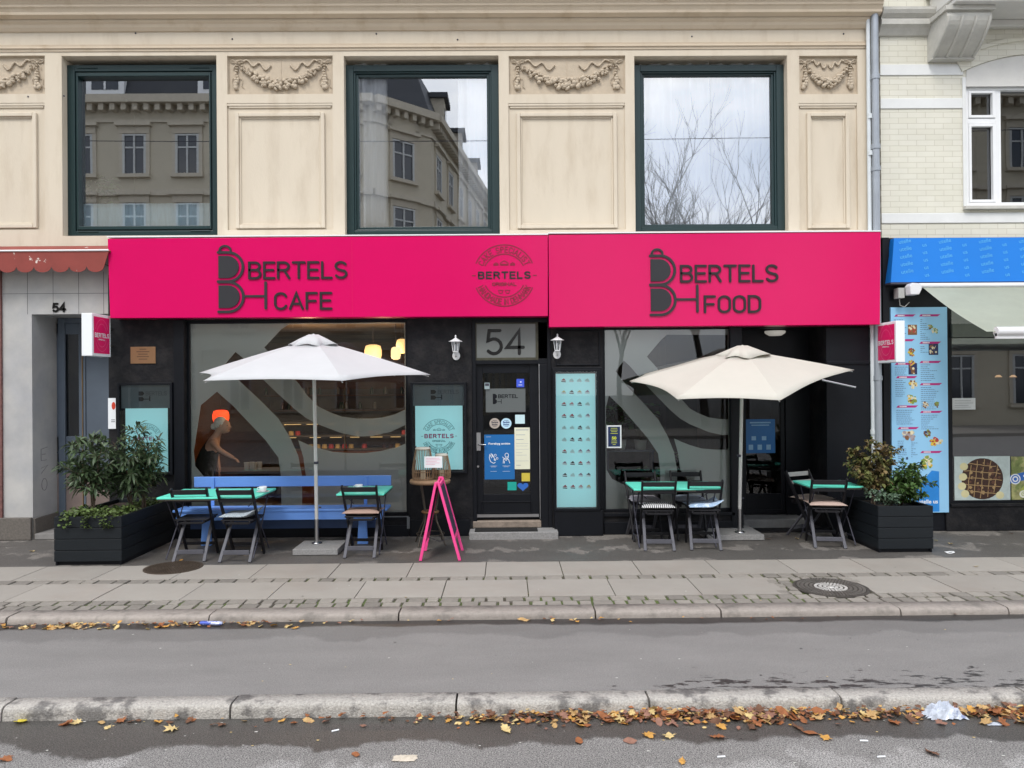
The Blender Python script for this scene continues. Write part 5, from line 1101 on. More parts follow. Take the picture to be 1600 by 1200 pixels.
prof = [(-.0, zt2)]+[(-.46+.0*i, zt2) for i in range(1)]+[(-.44, zt2-.07), (-.46, zt2-.09), (-.46, zt2-.13)]+[(-.46+.36*(t/8)**1.7, zt2-.13-(hh-.16)*(t/8)) for t in range(1, 9)]+[(-.12, zt2-hh), (0, zt2-hh)]
mb = MB(); profile_x(mb, prof, ca, cb); 
nf = 3; fl = MB()
for k in range(nf):
    x = ca+.09+k*(cb-ca-.18)/(nf-1)
    fl.tube([(x, -.462+.36*(t/8)**1.7+.006, zt2-.14-(hh-.18)*(t/8)) for t in range(0, 8)], [.032]+[.042-.002*t for t in range(7)], 10)
for k in range(nf+1):
    x = ca+.02+k*(cb-ca-.04)/nf; mb.tube([(x, -.466+.36*(t/8)**1.7, zt2-.13-(hh-.16)*(t/8)) for t in range(0, 9)], .020, 8)
mb.box(ca-.03, cb+.03, -.49, 0, zt2-.06, zt2-.002); mb.build('console_bracket', plg, nb, .003); 
# ground floor of the neighbour: black frame, shop window, awnings
mb = MB(); sw = rect(1487, 500, 1640, 786, -.02); topz = Z(452, 0, 1500)
swx1 = sw[0]+3.0
panel_holes(mb, X(1388), NR, 0, sz, [(sw[0], swx1, sw[2], sw[3]+.25, .12)], -.02, .12); mb.box(X(1378), X(1388), -.05, .3, 0, sz+.001); 
mb.build('shop_front', black_paint, nb)
mb = MB(); mb.box(sw[0]-.1, NR, -.05, -.0205, 0, sw[2]-.04); mb.box(X(1480), NR, -.07, -.0208, sw[2]-.038, sw[2]); mb.build('plinth', black_plaster, nb, .005)
mb = MB(); frame(mb, sw[0]+.002, swx1, sw[2]+.002, sw[3]+.24, .03, .02, .08); f3 = mb.build('shop_window', black_paint, nb)
mb = MB(); mb.add([(sw[0]+.03, .05, sw[2]+.03), (swx1-.03, .05, sw[2]+.03), (swx1-.03, .05, sw[3]+.2), (sw[0]+.03, .05, sw[3]+.2)], [(0, 1, 2, 3)]); mb.build('pane', glass('neighbour_shop_glass', .13, (.5, .5, .5), .02, 1.2), f3)
mb = MB(); v = [(sw[0]-.1, .13, .05), (NR, .13, .05), (NR, 4, .05), (sw[0]-.1, 4, .05), (sw[0]-.1, .13, 3.3), (NR, .13, 3.3), (NR, 4, 3.3), (sw[0]-.1, 4, 3.3)]
mb.add(v, [(0, 1, 2, 3), (4, 7, 6, 5), (1, 5, 6, 2), (2, 6, 7, 3), (3, 7, 4, 0)]); mb.build('shop_room', dark_in, nb)
for k, px in enumerate((1560, 1583)):
    c = W(px, 588, 1.2); mb = MB(); mb.lathe([(.02, .02), (.05, -.012), (0, -.012)], n=14); tag(mb.build('pendant_lamp', M('spot_warm', (.8, .6, .4), .5, emit=(1, .6, .3, .7)), None, loc=(c.x, 1.2, c.z)), '%s small warm spot lamp inside the right neighbour shop' % ('left' if k == 0 else 'right'), 'pendant lamp')
# blue valance with slanting repeated lettering
bl = M('valance_blue', (.002, .17, .60), .6, var=.04, sc=2); t = thing('blue_awning_valance', 'bright blue fabric fascia with faint slanting lettering at the top right', 'awning', (0, 0, 0))
q0, q1 = W(1397, 372, -.12), W(1392, 441, -.20); zt2, zb2 = q0.z, q1.z; xl = q0.x
xb = q1.x; mb = MB(); mb.add([(xb, -.20, zb2), (NR, -.20, zb2), (NR, -.12, zt2), (xl, -.12, zt2)], [(0, 1, 2, 3)]); mb.add([(xb, -.20, zb2), (xl, -.12, zt2), (xl, -.02, zt2), (xb, -.02, zb2)], [(0, 1, 2, 3)]); mb.box(xb, NR, -.198, -.0212, zb2-.025, zb2-.001, 1); mb.build('fabric', [bl, ink], t)
mb = MB(); sx_ = Vector((1, 0, 0)); dn = Vector((0, -.08, zb2-zt2)); Ld = dn.length; dn.normalize(); nrm = Vector((0, dn.z, -dn.y)).normalized()
if nrm.y > 0: nrm = -nrm
TX = text2d('utelle', .052, lambda u, v: (u, v), bold=.0); TX2 = text2d('us', .05, lambda u, v: (u, v))
for i in range(9):
    for j in range(6):
        for (tx, ox, oy) in ((TX, .06+i*.52, .05+j*.1), (TX2, .36+i*.52, .09+j*.1)):
            if oy > Ld-.08: continue
            o_ = Vector((xl, -.12, zt2))+sx_*ox+dn*(oy+.03); ca_, sa_ = cos(.16), sin(.16)
            mb.add([o_+sx_*(u*ca_-v*sa_)-dn*(u*sa_+v*ca_)+nrm*.003 for u, v in tx[0]], tx[1])
mb.build('lettering', M('valance_print', (.09, .40, .72), .5), t)
# the white folding-arm awning, out over the pavement
t = thing('retractable_awning', 'pale green folding arm awning with white front bar over the right neighbour shop', 'awning', (0, 0, 0)); zc1 = W(1450, 447, -.2).z; xa_ = W(1424, 450, -.25).x
fb = W(1556, 518, -1.55); mb = MB(); mb.tube([(xa_+.10, -.25, zc1), (NR, -.25, zc1)], .032, 12); mb.build('cassette', white_metal, t)
mb = MB(); mb.prism([(-.07, -.09), (.04, -.09), (.075, -.02), (.07, .05), (-.05, .06), (-.08, .02)], lambda u, v, d: (xa_+.03+u, -.25+d, zc1-.03+v), -.06, .08); mb.build('end_cap', white_metal, t, .01)
mb = MB(); mb.box(xa_-.14, xa_-.06, -.2, -.08, zc1-.15, zc1-.02); mb.tube([(xa_-.10, -.14, zc1-.15), (xa_-.09, -.14, zc1-.24), (xa_-.03, -.14, zc1-.26), (xa_+.03, -.14, zc1-.2)], .006, 6); mb.build('motor_box', M('motor_grey', (.4, .4, .38), .5), t, .004)
mb = MB(); x0 = xa_+.14
n = 10; vs = []
for i in range(n+1):
    tt = i/n; yy = -.27+(fb.y+.27)*tt; zz = zc1-.03+(fb.z+.03-zc1)*tt-.03*sin(pi*tt); vs += [(x0, yy, zz), (NR, yy, zz)]
mb.add(vs, [(2*i, 2*i+1, 2*i+3, 2*i+2) for i in range(n)], 0, True); mb.build('canopy_fabric', M('awning_pale', (.66, .70, .58), .8, var=.08, sc=3, trans=.6), t)
mb = MB(); mb.tube([(fb.x, fb.y, fb.z), (NR, fb.y, fb.z)], .052, 14); mb.box(fb.x, NR, fb.y-.02, fb.y+.02, fb.z-.08, fb.z-.02); mb.build('front_bar', white_metal, t)
mb = MB(); mb.bar((fb.x+2.5, -.2, zc1-.08), (fb.x+2.0, -.9, (zc1+fb.z)/2-.04), .03, .04); mb.bar((fb.x+2.0, -.9, (zc1+fb.z)/2-.04), (fb.x+2.5, fb.y+.05, fb.z), .03, .04); mb.build('folding_arm', white_metal, t)
mb = MB(); a = rect(1486, 506, 1552, 527, -.03); mb.box(a[0], NR, -.06, -.0216, a[2], a[3]); mb.build('rail', M('dark_rail', (.08, .09, .08), .5, var=.2), nb)
# big blue menu board
a = rect(1393, 480, 1481, 801, -.05); t = thing('menu_board', 'tall pale blue menu board with magenta headings and dish pictures', 'menu board', (a[0], -.02, a[2])); w_, h = a[1]-a[0], a[3]-a[2]
mb = MB(); mb.box(0, w_, -.035, -.003, 0, h); mb.build('board', M('board_blue', (.28, .55, .80), .45, var=.03, sc=1), t, .002)
mb = MB(); mb.add([(.42*w_, -.0356, .012), (.83*w_, -.0356, .012), (.83*w_, -.0356, .20*h), (.70*w_, -.0356, .205*h), (.42*w_, -.0356, .12*h)], [(0, 1, 2, 3, 4)]); mb.build('blue_corner', M('corner_blue', (.02, .22, .62), .45), t)
hd_ = MB(); tx_ = MB(); lt_ = MB()
U = lambda u: u*w_
heads = [(.06, .035, .42), (.50, .035, .86), (.06, .155, .40), (.50, .168, .87), (.06, .27, .42), (.50, .262, .87), (.08, .335, .44), (.50, .370, .88), (.08, .478, .45), (.50, .505, .88), (.10, .583, .46), (.50, .700, .87)]
for (u0, v, u1) in heads:
    z = h*(1-v); hd_.add([(U(u0), -.0362, z-.028), (U(u1-.03), -.0362, z-.028), (U(u1+.02), -.0362, z), (U(u0+.03), -.0362, z)][::1], [(0, 1, 2, 3)])
    x = U(u0+.06)
    for k in range(6):
        wl_ = random.uniform(.012, .02); tx_.box(x, x+wl_*.8, -.0372, -.0364, z-.021, z-.008, 1); x += wl_
for (u0, v0, u1, v1) in ((.05, .06, .28, .15), (.52, .06, .72, .16), (.52, .19, .72, .22), (.52, .28, .82, .365), (.06, .29, .30, .33), (.07, .355, .26, .44), (.52, .39, .84, .50), (.08, .50, .42, .575), (.52, .525, .84, .60), (.10, .65, .26, .75), (.34, .65, .46, .73)):
    v = v0
    while v < v1:
        x = U(u0); e_ = U(u1)*random.uniform(.75, 1.)
        while x < e_:
            wl_ = random.uniform(.012, .035); tx_.box(x, min(x+wl_, e_), -.0368, -.036, h*(1-v)-.006, h*(1-v)); x += wl_+.007
        v += .0095
tx_.build('small_print', [M('print_navy', (.07, .10, .22), .6), paper], t); hd_.build('heading_bar', M('heading_magenta', (.42, .02, .18), .5), t)
foodc = [M('food_'+n_, c_, .6, var=.3, sc=30) for n_, c_ in (('brown', (.20, .09, .04)), ('cream', (.70, .62, .42)), ('green', (.22, .30, .06)), ('navy', (.02, .03, .10)), ('red', (.40, .05, .04)), ('yellow', (.65, .45, .05)), ('grey', (.35, .30, .32)))]
fd = MB(); cnt = 0
def dish(u, v, r, cols, sq=1., base=None):
    global cnt
    r *= 1.25
    cx, cz = U(u), h*(1-v)
    if base is not None: cnt += 1; fd.add([(cx-r, -.0361, cz-r*sq), (cx+r, -.0361, cz-r*sq), (cx+r, -.0361, cz+r*sq), (cx-r, -.0361, cz+r*sq)], [(0, 1, 2, 3)], base)
    for k in range(26):
        a_ = random.random()*6.28; rr = r*math.sqrt(random.random())*.8; s = r*random.uniform(.18, .4); n = 7; x, z = cx+rr*cos(a_), cz+rr*sq*sin(a_)
        fd.add([(x+s*random.uniform(.6, 1)*cos(2*pi*i/n), -.0366-k*.00002, z+s*random.uniform(.6, 1)*sin(2*pi*i/n)) for i in range(n)], [tuple(range(n))], random.choice(cols))
dish(.38, .11, .048, [0, 1, 4], 1.1, 0); dish(.70, .095, .03, [0, 1, 2]); dish(.78, .115, .035, [1, 2]); dish(.75, .205, .05, [0, 3, 1], 1.2, 3); dish(.36, .22, .045, [0, 5, 2, 4]); dish(.36, .27, .035, [0, 5]); dish(.38, .30, .045, [3, 0, 1], 1.3, 3)
dish(.38, .375, .05, [0, 1, 5], .9); dish(.36, .445, .06, [0, 5, 1, 2]); dish(.60, .475, .035, [0, 1]); dish(.80, .475, .035, [0, 2]); dish(.30, .625, .075, [6, 0, 6, 1], .9); dish(.62, .615, .045, [0, 3, 2]); dish(.78, .655, .07, [5, 4, 1], .6); dish(.62, .755, .075, [2, 5, 1, 2]); dish(.26, .735, .015, [3])
fd.build('dish_pictures', foodc, t)
vs, fs = text2d('utelle us', .05, lambda u, v: (.60*w_+u-.1, -.0362, .045*h+v), bold=.02, width=.34*w_); mb = MB(); mb.add(vs, fs); mb.build('lettering', paper, t)
# food photographs and the paper in the neighbour's window
a = rect(1491, 713, 1578, 783, .045); mb = MB(); mb.box(a[0], a[1], .040, .045, a[2], a[3]); o = mb.build('food_poster', M('plate_bg', (.50, .58, .56), .5, var=.2, sc=8)); tag(o, 'picture of a round chocolate waffle with banana at the foot of the right shop window', 'poster')
mb = MB(); cx, cz, r = (a[0]+a[1])/2, (a[2]+a[3])/2, (a[3]-a[2])*.46; n = 30; mb.prism([(cx+r*1.02*cos(2*pi*i/n), cz+r*sin(2*pi*i/n)) for i in range(n)], lambda u, v, d: (u, .0395-d*.001, v), 0, .2, back=False)
for k in range(90):
    aa = random.random()*6.28; rr = r*math.sqrt(random.random())*.92; s = random.uniform(.015, .035); mb.add([(cx+rr*cos(aa)+s*random.uniform(.5, 1)*cos(q_*1.05), .0392-k*.00001, cz+rr*sin(aa)+s*random.uniform(.5, 1)*sin(q_*1.05)) for q_ in range(6)], [tuple(range(6))], random.choice([0, 0, 1, 2]))
for (u, v) in ((-.95, .1), (-1.0, -.35), (-.85, -.72), (.85, -.8), (-.9, .6)): mb.prism([(cx+u*r+.055*cos(2*pi*i/14), cz+v*r+.05*sin(2*pi*i/14)) for i in range(14)], lambda uu, vv, d: (uu, .038-d*.001, vv), 0, .2, 3, back=False)

for k in range(5):
    for hz_ in (0, 1):
        u = (-.66+.33*k)*r; e_ = math.sqrt(max(0, (r*.93)**2-u*u)); P_ = [(cx+u*.98+random.uniform(-.006, .006)+.05*(i/7-.5), cz-e_+2*e_*i/7) if hz_ == 0 else (cx-e_+2*e_*i/7, cz+u+random.uniform(-.006, .006)-.04*(i/7-.5)) for i in range(8)]
        strip(mb, P_, .010, lambda a_, b_, d=0.: (a_, .0384-hz_*.0002-d, b_), .0, 2, side=False)
mb.build('waffle_picture', [M('choc', (.05, .02, .012), .5, var=.3, sc=30), M('choc2', (.12, .05, .03), .5), M('biscuit', (.40, .26, .12), .6), M('banana', (.68, .62, .35), .6)], o)
a = rect(1580, 713, 1700, 783, .045); mb = MB(); mb.box(a[0], a[1], .040, .045, a[2], a[3]); o = mb.build('food_poster', M('salad_bg', (.16, .20, .06), .5, var=.5, sc=14, col2=(.34, .33, .14), c2pos=(.45, .55), c2sc=9)); tag(o, 'food picture of green rolled pancakes with a blue lettered band at the right edge', 'poster')
mb = MB(); H_ = a[3]-a[2]
for i, (u, v, rr) in enumerate(((.10, .18, .10), (.30, .30, .10), (.50, .42, .10), (.72, .55, .1))):
    x, z = a[0]+u*H_*1.6+.03, a[2]+v*H_*.8
    mb.tube([(x, .0370, z), (x+.18, .0370, z+.16)], .0025, 4, 0) if False else mb.add([(x-.02, .0393, z+.055), (x+.09, .0393, z-.03), (x+.26, .0393, z+.20), (x+.16, .0393, z+.27)], [(0, 1, 2, 3)], 0)
    mb.prism([(x+.035+.058*cos(2*pi*k/16), z+.012+.05*sin(2*pi*k/16)) for k in range(16)], lambda uu, vv, d: (uu, .0388-d*.001-i*.0001, vv), 0, .2, 1, back=False)
    strip(mb, [(x+.035+(.04-.0022*k)*cos(k*.7), z+.012+(.035-.002*k)*sin(k*.7)) for k in range(15)], .007, face_y(.0386-i*.0001), .0005, 0, side=False)
mb.add([(a[0]-.02, .0384, a[2]+H_*.40), (a[1], .0384, a[2]+H_*.82), (a[1], .0384, a[2]+H_*1.0), (a[0]-.02, .0384, a[2]+H_*.58)], [(0, 1, 2, 3)], 2)
mb.prism([(a[0]+.05+.07*cos(2*pi*k/20), a[2]+H_*.50+.07*sin(2*pi*k/20)) for k in range(20)], lambda uu, vv, d: (uu, .0380-d*.001, vv), 0, .2, 3, back=False)
vs, fs = text2d('utelle us', .045, lambda u, v: (a[0]+.16+u*cos(.27)-v*sin(.27), .0378, a[2]+H_*.535+u*sin(.27)+v*cos(.27)), bold=.03, width=.42); mb.add(vs, fs, 3)
for (r0, m_) in ((.055, 2), (.04, 3), (.022, 2)): mb.prism([(a[0]+.05+r0*cos(2*pi*k/16), a[2]+H_*.50+r0*sin(2*pi*k/16)) for k in range(16)], lambda uu, vv, d: (uu, .0376-r0*-.003-d*.001-.0005*(.06-r0)*10, vv), 0, .2, m_, back=False)
mb.build('picture', [M('roll_green', (.34, .38, .08), .5, var=.2, sc=20), M('roll_cream', (.72, .72, .62), .6), M('band_blue', (.03, .14, .50), .5), paper], o)
sheet(1488, 622, 1524, 640, .045, 'notice', M('paper_grey', (.55, .57, .58), .7), 'white notice with fine print in the dark window of the right neighbour', 'notice', [(.1, .2, .8, .26), (.1, .4, .9, .46), (.1, .6, .7, .66), (.1, .78, .8, .82)], sp=M('grey_print2', (.35, .36, .38), .7))
sheet(1540, 560, 1600, 572, 1.3, 'notice', M('paper_dim', (.12, .12, .12), .7), 'dim grey card high inside the right neighbour shop', 'notice') if False else None
# ------------------------------------------------------------------ buildings across the street, seen mirrored in the windows
opm = M('opposite_render', (.50, .45, .35), .8, var=.08, sc=.6); opl = M('opposite_trim', (.50, .45, .36), .8, var=.08); slate = M('slate_roof', (.035, .038, .045), .55, var=.2, sc=1.5); wfr = M('opposite_frame', (.48, .49, .48), .5); dgl = M('opposite_glass', (.03, .035, .045), .08, var=.1, spec=.8)
def facade(par, p0, p1, rows, nwin, wdt, zroof, nm_shop=True, arch_top=False):
    """a storeyed face from p0 to p1 (2d); outward normal points to +y / right hand side; windows as own parts"""
    p0, p1 = Vector(p0), Vector(p1); d = (p1-p0); L_ = d.length; d.normalize(); nrm = Vector((-d.y, d.x))
    def f(u, v, e): q = p0+d*u+nrm*e; return (q.x, q.y, v)
    mb = MB(); mb.add([f(0, 0, 0), f(L_, 0, 0), f(L_, zroof, 0), f(0, zroof, 0)], [(0, 1, 2, 3)]); mb.build('wall', opm, par)
    def bx(m_, u0, u1, v0, v1, e0, e1, mi=0):
        v = [f(u, v_, e) for e in (e0, e1) for u, v_ in ((u0, v0), (u1, v0), (u1, v1), (u0, v1))]; m_.add(v, [(4, 5, 6, 7), (0, 4, 7, 3), (1, 2, 6, 5), (3, 7, 6, 2), (0, 1, 5, 4)], mi)
    mb = MB(); bx(mb, -.1, L_+.1, zroof-.25, zroof+.1, .0, .55); bx(mb, -.05, L_+.05, zroof-1.0, zroof-.88, 0, .1)
    k = 0.
    while k < L_-.3: bx(mb, k, k+.22, zroof-.55, zroof-.25, 0, .40); k += .5
    for (zb, zt) in rows[1:]: bx(mb, 0, L_, zb-1.0, zb-.72, 0, .18)
    mb.build('cornice', opl, par)
    for ri, (zb, zt) in enumerate(rows):
        for i in range(nwin):
            c = L_*(i+.5)/nwin; mb = MB(); w2 = wdt/2
            bx(mb, c-w2, c+w2, zb, zt, .0, .02, 1); bx(mb, c-.04, c+.04, zb, zt, .02, .07); bx(mb, c-w2, c+w2, zt-.62*.9, zt-.62*.9+.07, .02, .065)
            for s_ in (-1, 1): bx(mb, c+s_*w2-.05, c+s_*w2+.05, zb, zt, .02, .08)
            bx(mb, c-w2-.05, c+w2+.05, zt, zt+.07, .0, .08); bx(mb, c-w2-.2, c+w2+.2, zt+.1, zt+.42, 0, .09, 2); bx(mb, c-w2-.32, c+w2+.32, zt+.42, zt+.55, 0, .26, 2)
            for s_ in (-1, 1): bx(mb, c+s_*(w2+.13)-.08, c+s_*(w2+.13)+.08, zb, zt+.1, 0, .07, 2)
            bx(mb, c-w2-.25, c+w2+.25, zb-.18, zb-.02, 0, .2, 2)
            if arch_top and ri == len(rows)-1:
                n = 12; mb.add([f(c+(w2+.35)*cos(pi*k_/n), zt+.55+(w2+.35)*sin(pi*k_/n), .1) for k_ in range(n+1)], [tuple(range(n+1))], 2); mb.add([f(c+(w2+.12)*cos(pi*k_/n), zt+.58+(w2+.12)*sin(pi*k_/n), .12) for k_ in range(n+1)], [tuple(range(n+1))], 3)
            mb.build('window', [wfr, dgl, opl, opm], par)
    return f, L_
rows = [(1.0, 3.1), (4.6, 6.6), (8.1, 10.2), (11.6, 13.3)]
ob = thing('apartment_building', 'corner apartment building with mansard roof across the street, mirrored in the windows', 'building', (0, 0, 0))
A0, A1, A2, A3, A4 = (-32, -24.2), (-5.9, -24.2), (-3.5, -26.6), (-1.2, -44), (3.0, -75)
facade(ob, A0, A1, [(a_, b_) for a_, b_ in rows], 11, .95, 14.9)
facade(ob, A1, A2, rows, 1, 1.15, 14.9, arch_top=True); facade(ob, A2, A3, rows, 6, 1.05, 14.9); facade(ob, A3, A4, rows, 9, 1.05, 14.9)
mb = MB(); base = [Vector((*p, 15.0)) for p in (A0, A1, A2, A3, A4)]; ins = [Vector((-32, -26.0, 18.3)), Vector((-7, -26.0, 18.3)), Vector((-5.2, -27.6, 18.3)), Vector((-3.2, -44.2, 18.3)), Vector((1.2, -75, 18.3))]
mid = [b.lerp(i_, .5)+Vector((0, .0, .9)) for b, i_ in zip(base, ins)]
v = base+mid+ins+[Vector((-32, -34, 19.4)), Vector((-9, -34, 19.4)), Vector((-9, -34, 19.4)), Vector((-9, -45, 19)), Vector((-6, -75, 19))]
mb.add(v, [(r*5+i, r*5+i+1, (r+1)*5+i+1, (r+1)*5+i) for r in range(3) for i in range(4)]); mb.build('roof', slate, ob)
for (x, y, s) in ((-17.9, -24.22, 1), (-12.9, -24.22, 1), (-8.4, -24.22, 1), (-23., -24.22, 1), (-28, -24.22, 1)):
    mb = MB(); mb.box(x-.85, x+.85, y-2, y, 15.2, 17.0, 0); mb.box(x-.6, x+.6, y-.01, y+.02, 15.4, 16.7, 1); mb.box(x-.04, x+.04, y, y+.05, 15.4, 16.7, 0); mb.box(x-1., x+1., y-2, y+.15, 17.0, 17.2, 2); mb.build('dormer', [white_paint, dgl, slate], ob)
for (x, y) in ((-3.6, -30.5), (-3.0, -36), (-2.3, -42)):
    mb = MB(); mb.box(x-1.2, x+.5, y-.8, y+.8, 15.1, 17.0, 0); mb.box(x+.5, x+.53, y-.5, y+.5, 15.4, 16.6, 1); mb.box(x-1.2, x+.7, y-1., y+1., 17.0, 17.25, 2); mb.build('dormer', [opl, dgl, slate], ob)
c2 = Vector((-5.4, -26.4, 16.9)); mb = MB(); mb.add([(-6.0, -25.5, 16.2), (-4.9, -26.6, 16.2), (-5.6, -27.0, 17.6), (-6.5, -26.2, 17.6)], [(0, 1, 2, 3)]); mb.build('roof_window', M('skylight', (.5, .55, .6), .2), ob)
ob2 = thing('apartment_building', 'grey apartment block far across the side street, mirrored in the shop windows', 'building', (0, 0, 0))
facade(ob2, (19, -24.2), (42, -24.2), rows, 8, 1.05, 14.9)
mb = MB(); v = [(19, -24.2, 15), (42, -24.2, 15), (42, -26.5, 18), (19.9, -26.5, 18), (31, -60, 15), (31.5, -60, 18)]; mb.add(v, [(0, 1, 2, 3), (4, 0, 3, 5)]); mb.build('roof', slate, ob2)
mb = MB(); mb.add([(19, -24.2, 0), (31, -60, 0), (31, -60, 15), (19, -24.2, 15)], [(0, 1, 2, 3)]); mb.build('gable_wall', opm, ob2)
# bare street trees behind the camera, mirrored in the right upper window
def baretree(x, y, h, seed, label, n0=5):
    random.seed(seed); t = thing('bare_tree', label, 'tree', (x, y, 0)); mb = MB()
    def br(p, d, L_, r, lv):
        pts = [p]; dd = d.copy()
        for k in range(4):
            dd = (dd+Vector((random.uniform(-.18, .18), random.uniform(-.18, .18), random.uniform(-.05, .14)))).normalized(); pts.append(pts[-1]+dd*L_/4)
        mb.tube(pts, [r, r*.85, r*.72, r*.6, r*.48], 6 if lv < 2 else 3, caps=False)
        if lv >= 5 or r < .006: return
        for k in range(random.choice((3, 4))):
            q = pts[random.choice((2, 3, 4, 4))]; a = random.random()*6.28; s = random.uniform(.35, .75)
            nd = (dd+Vector((cos(a)*s, sin(a)*s, random.uniform(-.1, .3)))).normalized(); br(q, nd, L_*random.uniform(.55, .8), r*.52, lv+1)
    br(Vector((0, 0, 0)), Vector((0, 0, 1)), h*.36, h*.014, 0); mb.build('branches', M('tree_bark', (.07, .06, .05), .9, var=.2), t); return t
baretree(9.3, -25.5, 15.5, 3, 'bare winter tree across the street, mirrored in the right upper window')
baretree(6.2, -31, 13, 8, 'smaller bare tree further down the side street, mirrored beside the first'); baretree(12.6, -29, 13.5, 12, 'bare tree to the right of the other mirrored trees')
random.seed(11)
mb = MB()
mb.tube([(x, -12-.0, 9.1+.0006*(x+2)**2) for x in range(-40, 41, 4)], .012, 5); tag(mb.build('overhead_cable', ink), 'thin street cable above the road, mirrored as a line in the upper windows', 'cable')
# ------------------------------------------------------------------ street furniture
def chair(dark=True):
    t = thing('folding_chair', 'x', 'chair', (0, 0, 0))
    for s in (-1, 1):
        mb = MB(); mb.bar((s*.195, -.225, .815), (s*.175, .23, .0), .022, .042, up=(0, 1, 0)); mb.build('leg', chair_black, t, .004)
        mb = MB(); mb.bar((s*.150, .13, .44), (s*.168, -.235, .0), .035, .020, up=(0, 1, 0)); mb.build('leg', chair_grey, t, .004)
    mb = MB()
    for (z0, z1) in ((.745, .80), (.655, .70)):
        y0 = -.225+.455*(.815-(z0+z1)/2)/.815; mb.bar((-.188, y0-.012, (z0+z1)/2), (.188, y0-.012, (z0+z1)/2), z1-z0, .014, up=(0, 1, .0)) if False else mb.box(-.188, .188, y0-.020, y0-.006, z0, z1)
    mb.build('backrest', chair_black, t, .004)
    mb = MB()
    for k in range(6): y = -.16+k*.067; mb.box(-.182, .182, y, y+.052, .445, .460)
    mb.build('seat', chair_black, t, .004)
    mb = MB()
    for s in (-1, 1): mb.box(s*.145-.011, s*.145+.011, -.17, .235, .418, .4445)
    mb.box(-.133, .133, -.150, -.132, .405, .430); mb.build('seat_frame', chair_black, t, .003)
    mb = MB(); mb.bar((-.150, -.175, .085), (.150, -.175, .085), .045, .016, up=(0, 1, 0)) if False else mb.box(-.148, .148, -.190, -.174, .075, .125); mb.build('crossbar', chair_grey, t, .004)
    mb = MB(); mb.box(-.165, .165, .155, .170, .11, .145); mb.build('crossbar', chair_black, t, .004)
    return t
CG = 'black slatted folding chairs at the green tables'
proto = chair(); used = [False]
def place(px, py, rz, label, front=True, y=None, x=None):
    o = proto if not used[0] else copy_tree(proto); used[0] = True
    if x is None:
        q = G(px, py, 0); c = Vector((q.x, q.y+.235*1, 0))
    else: c = Vector((x, y, 0))
    o.location = c; o.rotation_euler = (0, 0, rz); tag(o, label, 'chair', CG); return o
chA = place(293, 878, .05, 'black folding chair without cushion beside the left planter')
chB = place(367, 879, -.02, 'black slatted folding chair with grey patterned cushion at the long left table')
chC = place(562, 872, -.02, 'black folding chair with flat beige cushion at the small table by the white parasol')
chD = place(1033, 861, -.06, 'black folding chair with striped cushion, front of the right long table')
chE = place(1107, 860, -.10, 'black folding chair with pale blue cushion, front of the right long table')
chF = place(1303, 857, -.16, 'black folding chair with pinkish beige cushion beside the right planter')
# chairs on the far side of the tables, facing the street
TZ = .715
yT3 = G(1050, 764, TZ).y
chG = place(0, 0, pi+.05, 'black folding chair behind the right long table, left one below the window', y=-.28, x=W(1007, 745, -.35).x)
chH = place(0, 0, pi-.04, 'black folding chair behind the right long table, right one below the window', y=-.28, x=W(1078, 745, -.35).x)
chI = place(0, 0, pi+.45, 'weathered folding chair with pale grey backrest behind the small table by the right planter', y=-.32, x=W(1268, 745, -.35).x)
palewood = M('chair_pale', (.42, .40, .39), .7, var=.15, sc=12)
for ch in chI.children:
    if ch.name.startswith('backrest') or ch.name.startswith('leg'):
        if ch.name.startswith('backrest') or chI.children.index(ch) < 0: ch.data = ch.data.copy(); ch.data.materials[0] = palewood; ch['label'] = 'pale grey weathered backrest'
def cushion(ch, m, label, sx=.19, sy=.185, dy=.0, tilt=0., lift=.05, rz=0.):
    mb = MB(); n = 14; vs = []
    for side in (1, -1):
        for i in range(n+1):
            for j in range(n+1):
                u, v = -1+2*i/n, -1+2*j/n; e = (1-abs(u)**3.2)*(1-abs(v)**3.2); pin = 1+.07*abs(u*v)**2
                x, y = u*sx*pin*(1-.05*(1-abs(u*v))*abs(v)), v*sy*pin*(1-.05*(1-abs(u*v))*abs(u))
                vs.append((x, y, side*(.030*e**.5)*(1+.06*sin(u*9+v*4))+.004*sin(v*7)+tilt*max(0, u-.2)**2*(.5+.5*abs(v))))
    N = (n+1)**2; fs = []
    for s_ in (0, 1):
        for i in range(n):
            for j in range(n):
                q = [s_*N+i*(n+1)+j, s_*N+(i+1)*(n+1)+j, s_*N+(i+1)*(n+1)+j+1, s_*N+i*(n+1)+j+1]; fs.append(q if s_ == 0 else q[::-1])
    mb.add(vs, fs, 0, True); o = mb.build('seat_cushion', m); o.location = Vector(ch.location)+Matrix.Rotation(ch.rotation_euler.z, 3, 'Z')@Vector((0, .02+dy, .462+.034)); o.rotation_euler = (0, 0, ch.rotation_euler.z+rz); tag(o, label, 'cushion'); return o
cushion(chB, stripes('cushion_grey_pattern', (.09, .12, .15), (.55, .62, .66), 26, 'DIAGONAL', 'W', (.35, .6)), 'thick grey patterned cushion with one raised corner on the second left chair', tilt=.12)
cushion(chC, M('cushion_beige', (.38, .26, .21), .85, var=.08), 'flat pinkish beige cushion on the chair right of the white parasol', .20, .18)
cushion(chD, stripes('cushion_stripe', (.03, .03, .035), (.68, .68, .68), 13, 'X', 'BANDS', (.35, .45)), 'black and white striped cushion on the front left chair of the right long table')
cushion(chE, M('cushion_blue', (.34, .48, .66), .85, var=.12, sc=5, col2=(.60, .70, .82), c2pos=(.5, .55), c2sc=22), 'pale blue and white cushion with a raised corner on the chair beside the cream parasol', tilt=.13, rz=.1)
